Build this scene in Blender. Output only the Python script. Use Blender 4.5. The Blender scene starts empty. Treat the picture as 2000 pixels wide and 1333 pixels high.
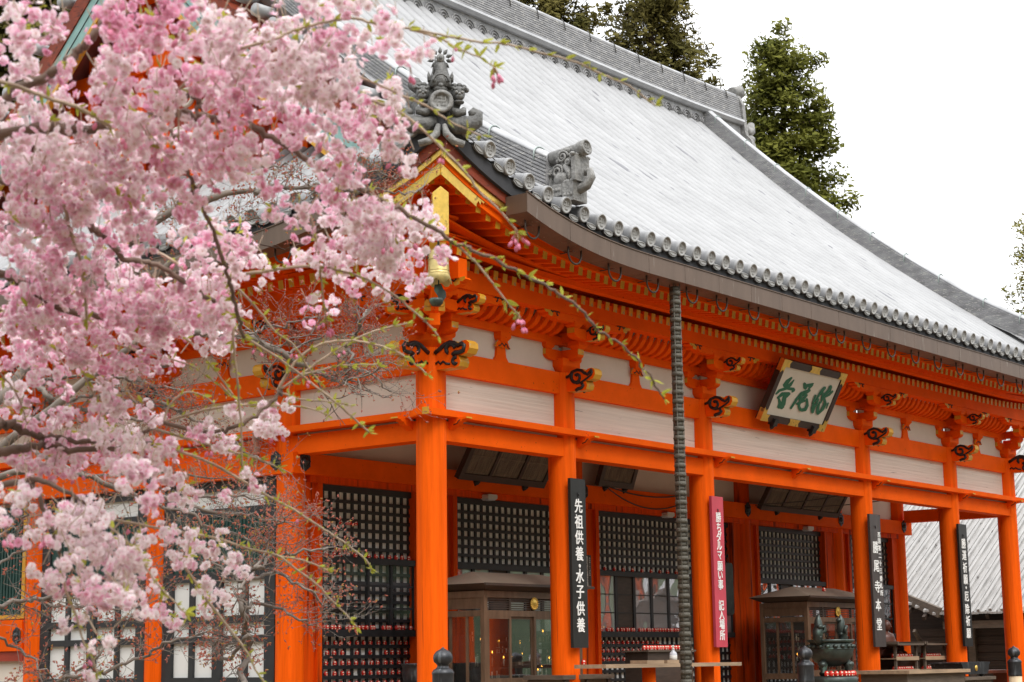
import bpy, math, random
import numpy as np
from mathutils import Vector as V, Matrix
random.seed(7)
PI = math.pi
rad = math.radians
S = bpy.context.scene
COL = S.collection

# ---------------------------------------------------------------- camera
YAW, PITCH, ROLL = 0.666929461, 0.176831923, -0.014055
fw = V((math.cos(YAW)*math.cos(PITCH), math.sin(YAW)*math.cos(PITCH), math.sin(PITCH)))
r0 = V((math.sin(YAW), -math.cos(YAW), 0))
u0 = r0.cross(fw)
rt = r0*math.cos(ROLL) + u0*math.sin(ROLL)
up = -r0*math.sin(ROLL) + u0*math.cos(ROLL)
cd = bpy.data.cameras.new('camera')
cam = bpy.data.objects.new('camera', cd)
COL.objects.link(cam)
M = Matrix((rt, up, -fw)).transposed().to_4x4()
M.translation = V((-17.1305, -14.8163, 1.0))
cam.matrix_world = M
cd.sensor_width = 36.0
cd.lens = 3495.17/2000*36
cd.clip_start = 0.1
cd.clip_end = 3000
cd.dof.use_dof = True
cd.dof.focus_distance = 22.5
cd.dof.aperture_fstop = 8.5
S.camera = cam

# ---------------------------------------------------------------- world, sun, exposure
SUN_EL, SUN_AZ = rad(53), rad(246)
w = bpy.data.worlds.new('World')
S.world = w
w.use_nodes = True
nt = w.node_tree
nt.nodes.clear()
sky = nt.nodes.new('ShaderNodeTexSky')
sky.sky_type = 'NISHITA'
sky.sun_disc = False
sky.sun_elevation = SUN_EL
sky.sun_rotation = rad(90) - SUN_AZ
sky.air_density = 1.0
sky.dust_density = 4.0
tc = nt.nodes.new('ShaderNodeTexCoord')
mp = nt.nodes.new('ShaderNodeMapping')
mp.inputs['Scale'].default_value = (1.0, 1.0, 2.6)
nz = nt.nodes.new('ShaderNodeTexNoise')
nz.inputs['Scale'].default_value = 2.2
nz.inputs['Detail'].default_value = 5
cr = nt.nodes.new('ShaderNodeValToRGB')
cr.color_ramp.elements[0].position = 0.35
cr.color_ramp.elements[0].color = (14.2, 14.5, 14.9, 1)
cr.color_ramp.elements[1].position = 0.65
cr.color_ramp.elements[1].color = (15.6, 15.6, 15.6, 1)
mx = nt.nodes.new('ShaderNodeMixRGB')
mx.inputs[0].default_value = 0.93
bg = nt.nodes.new('ShaderNodeBackground')
bg.inputs['Strength'].default_value = 0.075
ow = nt.nodes.new('ShaderNodeOutputWorld')
nt.links.new(tc.outputs['Generated'], mp.inputs[0])
nt.links.new(mp.outputs[0], nz.inputs['Vector'])
nt.links.new(nz.outputs[0], cr.inputs[0])
nt.links.new(sky.outputs[0], mx.inputs[1])
nt.links.new(cr.outputs[0], mx.inputs[2])
# an overcast vault is brighter overhead than at the horizon
sx = nt.nodes.new('ShaderNodeSeparateXYZ')
gr = nt.nodes.new('ShaderNodeMapRange')
gr.inputs['From Min'].default_value = 0.05
gr.inputs['From Max'].default_value = 0.95
gr.inputs["To Min"].default_value = 1.05
gr.inputs["To Max"].default_value = 1.75
ml = nt.nodes.new('ShaderNodeMixRGB')
ml.blend_type = 'MULTIPLY'
ml.inputs[0].default_value = 1.0
nt.links.new(tc.outputs['Generated'], sx.inputs[0])
nt.links.new(sx.outputs['Z'], gr.inputs['Value'])
nt.links.new(mx.outputs[0], ml.inputs[1])
nt.links.new(gr.outputs[0], ml.inputs[2])
nt.links.new(ml.outputs[0], bg.inputs['Color'])
nt.links.new(bg.outputs[0], ow.inputs['Surface'])

sd = bpy.data.lights.new('sun', 'SUN')
sd.energy = 1.5
sd.angle = rad(25)
sd.color = (1.0, 0.97, 0.92)
so = bpy.data.objects.new('sun', sd)
COL.objects.link(so)
so.rotation_euler = V((-math.cos(SUN_AZ)*math.cos(SUN_EL), -math.sin(SUN_AZ)*math.cos(SUN_EL), -math.sin(SUN_EL))).to_track_quat('-Z', 'Y').to_euler()

S.view_settings.view_transform = 'Standard'
S.view_settings.look = 'None'
S.view_settings.exposure = 0.36
S.view_settings.gamma = 1.0

# ---------------------------------------------------------------- materials
def mat(name, col, rough=0.6, metal=0.0, var=0.0, vscale=3.0, stretch=(1, 1, 1), bump=0.0, bscale=None,
        col2=None, spots=None, spec=0.5, trans=0.0, coat=0.0, detail=6.0):
    m = bpy.data.materials.new(name)
    m.use_nodes = True
    t = m.node_tree
    b = t.nodes['Principled BSDF']
    b.inputs['Roughness'].default_value = rough
    b.inputs['Metallic'].default_value = metal
    b.inputs['Specular IOR Level'].default_value = spec
    b.inputs['Coat Weight'].default_value = coat
    b.inputs['Base Color'].default_value = (*col, 1)
    src = None
    if var or col2 or bump or spots:
        co = t.nodes.new('ShaderNodeTexCoord')
        mpn = t.nodes.new('ShaderNodeMapping')
        mpn.inputs['Scale'].default_value = stretch
        t.links.new(co.outputs['Object'], mpn.inputs[0])
        n = t.nodes.new('ShaderNodeTexNoise')
        n.inputs['Scale'].default_value = vscale
        n.inputs['Detail'].default_value = detail
        n.inputs['Roughness'].default_value = 0.6
        t.links.new(mpn.outputs[0], n.inputs['Vector'])
        rp = t.nodes.new('ShaderNodeValToRGB')
        rp.color_ramp.elements[0].position = 0.3
        rp.color_ramp.elements[1].position = 0.7
        a = [max(0, c*(1-var)) for c in col]
        c2 = col2 if col2 else [min(1, c*(1+var)) for c in col]
        rp.color_ramp.elements[0].color = (*a, 1)
        rp.color_ramp.elements[1].color = (*c2, 1)
        t.links.new(n.outputs[0], rp.inputs[0])
        src = rp.outputs[0]
        if spots:
            # spots = (colour, scale, stretch, threshold, softness): wear with a shape of its own
            sc, ss, sst, th, sf = spots
            mp2 = t.nodes.new('ShaderNodeMapping')
            mp2.inputs['Scale'].default_value = sst
            t.links.new(co.outputs['Object'], mp2.inputs[0])
            n2 = t.nodes.new('ShaderNodeTexNoise')
            n2.inputs['Scale'].default_value = ss
            n2.inputs['Detail'].default_value = 3
            t.links.new(mp2.outputs[0], n2.inputs['Vector'])
            r2 = t.nodes.new('ShaderNodeValToRGB')
            r2.color_ramp.elements[0].position = th
            r2.color_ramp.elements[1].position = min(1, th+sf)
            t.links.new(n2.outputs[0], r2.inputs[0])
            mm = t.nodes.new('ShaderNodeMixRGB')
            mm.inputs[2].default_value = (*sc, 1)
            t.links.new(r2.outputs[0], mm.inputs[0])
            t.links.new(src, mm.inputs[1])
            src = mm.outputs[0]
        t.links.new(src, b.inputs['Base Color'])
        if bump:
            bp = t.nodes.new('ShaderNodeBump')
            bp.inputs['Strength'].default_value = bump
            bp.inputs['Distance'].default_value = 0.02
            if bscale:
                n3 = t.nodes.new('ShaderNodeTexNoise')
                n3.inputs['Scale'].default_value = bscale
                n3.inputs['Detail'].default_value = 5
                t.links.new(mpn.outputs[0], n3.inputs['Vector'])
                t.links.new(n3.outputs[0], bp.inputs['Height'])
            else:
                t.links.new(n.outputs[0], bp.inputs['Height'])
            t.links.new(bp.outputs[0], b.inputs['Normal'])
    if trans:
        tr = t.nodes.new('ShaderNodeBsdfTranslucent')
        tr.inputs[0].default_value = (*col, 1)
        if src:
            t.links.new(src, tr.inputs[0])
        ms = t.nodes.new('ShaderNodeMixShader')
        ms.inputs[0].default_value = trans
        out = t.nodes['Material Output']
        t.links.new(b.outputs[0], ms.inputs[1])
        t.links.new(tr.outputs[0], ms.inputs[2])
        t.links.new(ms.outputs[0], out.inputs['Surface'])
    return m

VERM = (0.86, 0.108, 0.0025)
MT = {}
MT['verm'] = mat('vermilion_paint', VERM, 0.65, spec=0.05, var=0.10, vscale=2.2, bump=0.06, bscale=30,
                 spots=((0.30, 0.045, 0.01), 26, (1, 1, 1), 0.70, 0.05))
MT['vermv'] = mat('vermilion_pillar', VERM, 0.6, spec=0.07, var=0.2, vscale=5, stretch=(2.5, 2.5, 0.15), bump=0.25, bscale=14,
                  spots=((0.42, 0.05, 0.008), 7, (4, 4, 0.12), 0.68, 0.06))
MT['verms'] = mat('vermilion_old', (0.68, 0.072, 0.002), 0.6, spec=0.08, var=0.2, vscale=4, stretch=(3, 3, 0.25), bump=0.12, bscale=14,
                  spots=((0.16, 0.022, 0.008), 3.2, (3, 3, 0.22), 0.57, 0.12))
MT['red'] = mat('dark_red_paint', (0.30, 0.028, 0.006), 0.6, var=0.15, vscale=3)
MT['rust'] = mat('weathered_red_board', (0.22, 0.032, 0.008), 0.7, var=0.3, vscale=5, spots=((0.07, 0.012, 0.006), 8, (1, 1, 3), 0.55, 0.15))
MT['gold'] = mat('ochre_paint', (0.62, 0.31, 0.015), 0.55, var=0.12, vscale=9, spots=((0.40, 0.30, 0.18), 14, (1, 1, 1), 0.62, 0.06))
MT['brass'] = mat('gilt_metal', (0.80, 0.53, 0.12), 0.38, metal=0.85, var=0.18, vscale=9, bump=0.08, spots=((0.32, 0.21, 0.07), 9, (1, 1, 1), 0.60, 0.12))
MT['bellm'] = mat('bell_metal', (0.66, 0.52, 0.22), 0.45, metal=0.7, var=0.2, vscale=10, bump=0.1, spots=((0.34, 0.33, 0.18), 7, (1, 1, 0.5), 0.58, 0.1))
MT['black'] = mat('black_paint', (0.012, 0.012, 0.013), 0.45, var=0.2, vscale=8)
MT['lacq'] = mat('black_lacquer_wood', (0.022, 0.023, 0.026), 0.5, var=0.3, vscale=5, bump=0.05)
MT['white'] = mat('whitewashed_board', (0.71, 0.635, 0.55), 0.8, var=0.10, vscale=2.5, stretch=(0.22, 0.22, 11), bump=0.6, bscale=3.0,
                  spots=((0.33, 0.28, 0.25), 3.4, (0.6, 0.6, 12), 0.69, 0.012))
MT['plaster'] = mat('white_plaster', (0.68, 0.61, 0.53), 0.85, var=0.04, vscale=3, bump=0.05, spots=((0.42, 0.38, 0.35), 5, (0.6, 0.6, 6), 0.74, 0.03))
MT['paper'] = mat('shoji_paper', (0.88, 0.86, 0.82), 0.9, var=0.03, vscale=2)
MT['panelw'] = mat('white_shutter_board', (0.80, 0.79, 0.77), 0.75, var=0.03, vscale=2)
MT['tile'] = mat('silver_roof_tile', (0.305, 0.306, 0.312), 0.45, var=0.16, vscale=1.3, bump=0.05, bscale=9, spec=0.8,
                 spots=((0.16, 0.16, 0.175), 2.6, (4.0, 0.6, 0.6), 0.66, 0.025))
MT['tiled'] = mat('grey_ridge_tile', (0.27, 0.268, 0.275), 0.5, var=0.35, vscale=1.5, stretch=(2, 2, 6), bump=0.08, spots=((0.50, 0.485, 0.46), 3.5, (2.2, 2.2, 14), 0.60, 0.03))
MT['tilecap'] = mat('ridge_cap_tile', (0.40, 0.405, 0.42), 0.42, var=0.25, vscale=1.6, spec=0.7)
MT['tileg'] = mat('eave_tile_face', (0.36, 0.355, 0.345), 0.55, var=0.15, vscale=8, bump=0.1)
MT['tilefig'] = mat('ornament_tile_clay', (0.115, 0.113, 0.108), 0.55, var=0.5, vscale=14, bump=0.9, bscale=26)
MT['tilefig2'] = mat('pale_ornament_clay', (0.235, 0.23, 0.22), 0.55, var=0.4, vscale=12, bump=0.8, bscale=24)
MT['mort'] = mat('dark_mortar', (0.045, 0.045, 0.05), 0.9, var=0.2, vscale=6)
MT['copper'] = mat('brown_copper_sheet', (0.150, 0.102, 0.076), 0.5, metal=0.3, var=0.12, vscale=3, stretch=(2, 2, 0.4), spots=((0.40, 0.37, 0.33), 6, (7, 7, 0.25), 0.70, 0.04))
MT['copperd'] = mat('dark_copper', (0.075, 0.055, 0.045), 0.5, metal=0.4, var=0.2, vscale=5)
MT['chain'] = mat('rain_chain_metal', (0.105, 0.095, 0.075), 0.65, metal=0.2, var=0.25, vscale=8)
MT['bronze'] = mat('dark_bronze', (0.060, 0.075, 0.068), 0.42, metal=0.6, var=0.3, vscale=7, bump=0.15, spots=((0.10, 0.16, 0.13), 5, (1, 1, 1), 0.58, 0.1))
MT['bronzek'] = mat('black_bronze', (0.045, 0.047, 0.052), 0.42, metal=0.5, var=0.25, vscale=9, bump=0.1, spots=((0.13, 0.14, 0.15), 5, (3, 3, 0.4), 0.6, 0.1))
MT['wood'] = mat('grey_brown_wood', (0.115, 0.085, 0.062), 0.65, var=0.3, vscale=4, stretch=(1, 1, 6), bump=0.15)
MT['woodl'] = mat('pale_wood', (0.36, 0.25, 0.16), 0.6, var=0.25, vscale=3, stretch=(0.6, 5, 5), bump=0.12)
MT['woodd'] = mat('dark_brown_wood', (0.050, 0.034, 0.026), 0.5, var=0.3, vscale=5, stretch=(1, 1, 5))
MT['woodc'] = mat('cabinet_wood', (0.125, 0.075, 0.045), 0.42, var=0.3, vscale=5, stretch=(3, 3, 0.6))
MT['woodr'] = mat('red_brown_wood', (0.11, 0.035, 0.020), 0.4, var=0.3, vscale=6)
MT['cabroof'] = mat('brown_sheet_roof', (0.19, 0.145, 0.11), 0.5, var=0.12, vscale=2)
MT['votive'] = mat('old_votive_board', (0.16, 0.125, 0.09), 0.8, var=0.4, vscale=26, stretch=(1, 1, 0.15), bump=0.2)
MT['greenb'] = mat('green_louver', (0.012, 0.055, 0.045), 0.6, var=0.2, vscale=4)
MT['turq'] = mat('turquoise_barge', (0.26, 0.43, 0.41), 0.7, var=0.12, vscale=4)
MT['signk'] = mat('black_signboard', (0.018, 0.017, 0.017), 0.4, var=0.35, vscale=9, stretch=(1, 1, 0.3))
MT['signb'] = mat('brown_signboard', (0.055, 0.042, 0.040), 0.45, var=0.3, vscale=9, stretch=(1, 1, 0.3))
MT['signr'] = mat('crimson_signboard', (0.52, 0.055, 0.085), 0.5, var=0.10, vscale=3)
MT['signw'] = mat('white_lettering', (0.83, 0.82, 0.80), 0.6)
MT['signg'] = mat('green_lettering', (0.010, 0.125, 0.062), 0.55)
MT['plaqw'] = mat('plaque_cream', (0.68, 0.62, 0.54), 0.7, var=0.05, vscale=4, bump=0.05)
MT['plaqb'] = mat('plaque_frame', (0.035, 0.017, 0.012), 0.5, var=0.2, vscale=6)
MT['darred'] = mat('daruma_red', (0.62, 0.022, 0.012), 0.35)
MT['darface'] = mat('daruma_face', (0.80, 0.72, 0.58), 0.5)
MT['plastic'] = mat('clear_bottle', (0.72, 0.74, 0.80), 0.25, trans=0.3)
MT['lampw'] = mat('white_plastic', (0.62, 0.61, 0.58), 0.5)
MT['pinkp'] = mat('painted_conduit', (0.42, 0.17, 0.11), 0.5)
MT['wire'] = mat('dark_wire', (0.05, 0.045, 0.04), 0.6)
MT['clamp'] = mat('verdigris_clamp', (0.36, 0.42, 0.40), 0.5, metal=0.3)
MT['shed'] = mat('grey_plank_roof', (0.37, 0.36, 0.35), 0.7, var=0.22, vscale=4, stretch=(0.5, 5, 0.5), bump=0.2, spots=((0.14, 0.13, 0.125), 6, (0.6, 3, 0.6), 0.66, 0.03))
MT['shedw'] = mat('dark_timber_wall', (0.040, 0.024, 0.016), 0.7, var=0.45, vscale=3, stretch=(1, 0.4, 7), bump=0.3)
MT['hillg'] = mat('wooded_slope', (0.045, 0.065, 0.028), 0.9, var=0.6, vscale=0.35, bump=0.4)
MT['gravel'] = mat('pale_gravel', (0.17, 0.125, 0.08), 0.9, var=0.15, vscale=25, bump=0.2)
MT['stone'] = mat('porch_boards', (0.34, 0.22, 0.13), 0.8, var=0.15, vscale=6)
MT['postw'] = mat('pale_post_wood', (0.62, 0.47, 0.30), 0.6, var=0.15, vscale=4, stretch=(3, 3, 0.4))

def glass_mat(name, tint, opaque, wav, refl=0.12):
    m = bpy.data.materials.new(name)
    m.use_nodes = True
    t = m.node_tree
    t.nodes.clear()
    o = t.nodes.new('ShaderNodeOutputMaterial')
    tr = t.nodes.new('ShaderNodeBsdfTransparent')
    tr.inputs[0].default_value = (*tint, 1)
    df = t.nodes.new('ShaderNodeBsdfDiffuse')
    df.inputs[0].default_value = (*opaque[:3], 1)
    m1 = t.nodes.new('ShaderNodeMixShader')
    m1.inputs[0].default_value = opaque[3]
    gl = t.nodes.new('ShaderNodeBsdfGlossy')
    gl.inputs['Roughness'].default_value = 0.02
    gl.inputs['Color'].default_value = (0.93, 0.95, 1.0, 1)
    m2 = t.nodes.new('ShaderNodeMixShader')
    fr = t.nodes.new('ShaderNodeLayerWeight')
    fr.inputs[0].default_value = refl
    co = t.nodes.new('ShaderNodeTexCoord')
    n = t.nodes.new('ShaderNodeTexNoise')
    n.inputs['Scale'].default_value = 2.5
    n.inputs['Detail'].default_value = 0
    bp = t.nodes.new('ShaderNodeBump')
    bp.inputs['Strength'].default_value = wav
    bp.inputs['Distance'].default_value = 0.05
    t.links.new(co.outputs['Object'], n.inputs['Vector'])
    t.links.new(n.outputs[0], bp.inputs['Height'])
    t.links.new(bp.outputs[0], gl.inputs['Normal'])
    t.links.new(tr.outputs[0], m1.inputs[1])
    t.links.new(df.outputs[0], m1.inputs[2])
    t.links.new(m1.outputs[0], m2.inputs[1])
    t.links.new(gl.outputs[0], m2.inputs[2])
    t.links.new(fr.outputs['Facing'], m2.inputs[0])
    t.links.new(m2.outputs[0], o.inputs[0])
    return m
MT['glass'] = glass_mat('cabinet_glass', (0.93, 0.95, 0.95), (0.1, 0.12, 0.12, 0.05), 0.05, 0.35)
MT['glassw'] = glass_mat('old_window_glass', (0.5, 0.5, 0.5), (0.50, 0.50, 0.52, 0.9), 0.8, 0.62)  # pale body colour stands in for sky reflected in the panes
MT['glassl'] = glass_mat('lattice_glass', (0.97, 0.98, 0.98), (0.2, 0.2, 0.2, 0.02), 0.2, 0.12)

def flame_mat():
    m = bpy.data.materials.new('candle_flame')
    m.use_nodes = True
    b = m.node_tree.nodes['Principled BSDF']
    b.inputs['Base Color'].default_value = (1, 0.5, 0.1, 1)
    b.inputs['Emission Color'].default_value = (1, 0.42, 0.05, 1)
    b.inputs['Emission Strength'].default_value = 6
    return m
MT['flame'] = flame_mat()

# ---------------------------------------------------------------- mesh builder
class MB:
    def __init__(self):
        self.v = []; self.f = []; self.m = []; self.s = []
    def add(self, vs, fs, m=0, smooth=False):
        o = len(self.v)
        self.v.extend([tuple(p) for p in vs])
        for q in fs:
            self.f.append(tuple(i+o for i in q)); self.m.append(m); self.s.append(smooth)
    def box(self, x0, x1, y0, y1, z0, z1, m=0):
        x0, x1 = min(x0, x1), max(x0, x1); y0, y1 = min(y0, y1), max(y0, y1); z0, z1 = min(z0, z1), max(z0, z1)
        self.add([(x0,y0,z0),(x1,y0,z0),(x1,y1,z0),(x0,y1,z0),(x0,y0,z1),(x1,y0,z1),(x1,y1,z1),(x0,y1,z1)],
                 [(0,3,2,1),(4,5,6,7),(0,1,5,4),(1,2,6,5),(2,3,7,6),(3,0,4,7)], m)
    def bar(self, p0, p1, w, h, m=0, upv=(0, 0, 1)):
        # rectangular bar from p0 to p1; w across, h along upv
        p0, p1 = V(p0), V(p1); d = (p1-p0).normalized(); u = V(upv)
        sd = d.cross(u)
        if sd.length < 1e-5: sd = V((1, 0, 0))
        sd.normalize(); u = sd.cross(d).normalized()
        a, b = sd*w/2, u*h/2
        vs = [p0-a-b, p0+a-b, p0+a+b, p0-a+b, p1-a-b, p1+a-b, p1+a+b, p1-a+b]
        self.add(vs, [(0,1,2,3),(7,6,5,4),(0,4,5,1),(1,5,6,2),(2,6,7,3),(3,7,4,0)], m)
    def prism(self, poly, o, u, v, wv, ms=0, mc=None):
        # polygon (a,b) in plane o + a*u + b*v, extruded along wv
        o, u, v, wv = V(o), V(u), V(v), V(wv); n = len(poly)
        if mc is None: mc = ms
        A = [o + u*a + v*b for a, b in poly]; B = [p + wv for p in A]
        ar = sum(poly[i][0]*poly[(i+1) % n][1]-poly[(i+1) % n][0]*poly[i][1] for i in range(n))
        flip = (u.cross(v).dot(wv) * ar) > 0
        c0 = tuple(range(n)); c1 = tuple(range(n, 2*n))
        if flip: c0 = c0[::-1]
        else: c1 = c1[::-1]
        self.add(A+B, [c0, c1], mc)
        o2 = len(self.v)-2*n
        for i in range(n):
            j = (i+1) % n
            q = (o2+i, o2+j, o2+n+j, o2+n+i) if flip else (o2+j, o2+i, o2+n+i, o2+n+j)
            self.f.append(q); self.m.append(ms); self.s.append(False)
    def tube(self, path, r, seg=6, m=0, cap=True, smooth=True, flat=1.0):
        P = [V(p) for p in path]; n = len(P)
        R = r if isinstance(r, (list, tuple)) else [r]*n
        vs = []; fs = []; prev = None
        for i in range(n):
            d = (P[min(i+1, n-1)]-P[max(i-1, 0)])
            if d.length < 1e-9: d = V((0, 0, 1))
            d.normalize()
            if prev is None:
                a = V((0, 0, 1)) if abs(d.z) < 0.9 else V((1, 0, 0))
                x = d.cross(a).normalized()
            else:
                x = prev - d*prev.dot(d)
                x = x.normalized() if x.length > 1e-6 else d.orthogonal().normalized()
            y = d.cross(x); prev = x
            for k in range(seg):
                t = 2*PI*k/seg
                vs.append(P[i] + x*math.cos(t)*R[i] + y*math.sin(t)*R[i]*flat)
        for i in range(n-1):
            for k in range(seg):
                k2 = (k+1) % seg
                fs.append((i*seg+k, i*seg+k2, (i+1)*seg+k2, (i+1)*seg+k))
        self.add(vs, fs, m, smooth)
        if cap:
            o = len(self.v)-n*seg
            self.f.append(tuple(o+k for k in range(seg))[::-1]); self.m.append(m); self.s.append(False)
            self.f.append(tuple(o+(n-1)*seg+k for k in range(seg))); self.m.append(m); self.s.append(False)
    def lathe(self, prof, o=(0, 0, 0), seg=16, m=0, ax=(0, 0, 1), smooth=True, sx=1.0, sy=1.0):
        o, ax = V(o), V(ax).normalized()
        x = ax.orthogonal().normalized() if abs(ax.z) < 0.99 else V((1, 0, 0))
        y = ax.cross(x)
        vs = []; fs = []; n = len(prof)
        for r, z in prof:
            for k in range(seg):
                t = 2*PI*k/seg
                vs.append(o + ax*z + x*(r*math.cos(t)*sx) + y*(r*math.sin(t)*sy))
        for i in range(n-1):
            for k in range(seg):
                k2 = (k+1) % seg
                fs.append((i*seg+k, i*seg+k2, (i+1)*seg+k2, (i+1)*seg+k))
        self.add(vs, fs, m, smooth)
        b = len(self.v)-n*seg
        if prof[0][0] > 1e-4:
            self.f.append(tuple(b+k for k in range(seg))[::-1]); self.m.append(m); self.s.append(False)
        if prof[-1][0] > 1e-4:
            self.f.append(tuple(b+(n-1)*seg+k for k in range(seg))); self.m.append(m); self.s.append(False)
    def ball(self, c, rx, ry=None, rz=None, m=0, seg=10, rings=6, rot=None):
        ry = ry or rx; rz = rz or rx
        vs = []; fs = []; c = V(c)
        for i in range(rings+1):
            ph = PI*i/rings
            for k in range(seg):
                t = 2*PI*k/seg
                p = V((rx*math.sin(ph)*math.cos(t), ry*math.sin(ph)*math.sin(t), rz*math.cos(ph)))
                if rot: p = rot @ p
                vs.append(c+p)
        for i in range(rings):
            for k in range(seg):
                k2 = (k+1) % seg
                fs.append((i*seg+k, (i+1)*seg+k, (i+1)*seg+k2, i*seg+k2))
        self.add(vs, fs, m, True)
    def build(self, name, mats, parent=None, loc=None):
        me = bpy.data.meshes.new(name)
        me.from_pydata(self.v, [], self.f)
        mats = mats if isinstance(mats, (list, tuple)) else [mats]
        for q in mats: me.materials.append(MT[q] if isinstance(q, str) else q)
        me.polygons.foreach_set('material_index', self.m)
        me.polygons.foreach_set('use_smooth', self.s)
        me.update()
        o = bpy.data.objects.new(name, me)
        COL.objects.link(o)
        if parent: o.parent = parent
        if loc: o.location = loc
        return o

def tag(o, label=None, cat=None, group=None, kind=None):
    if label: o['label'] = label
    if cat: o['category'] = cat
    if group: o['group'] = group
    if kind: o['kind'] = kind
    return o
def empty(name, loc=(0, 0, 0), label=None, cat=None, group=None, rz=0):
    o = bpy.data.objects.new(name, None)
    COL.objects.link(o)
    o.location = loc
    o.rotation_euler = (0, 0, rz)
    return tag(o, label, cat, group)
def copy(o, parent=None, loc=None):
    c = o.copy()
    COL.objects.link(c)
    if parent: c.parent = parent
    if loc is not None: c.location = loc
    return c
def copy_tree(o, loc=None, parent=None, rz=None):
    c = copy(o, parent, loc)
    if rz is not None: c.rotation_euler = (0, 0, rz)
    for ch in list(o.children): copy_tree(ch, None, c)
    return c
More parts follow.
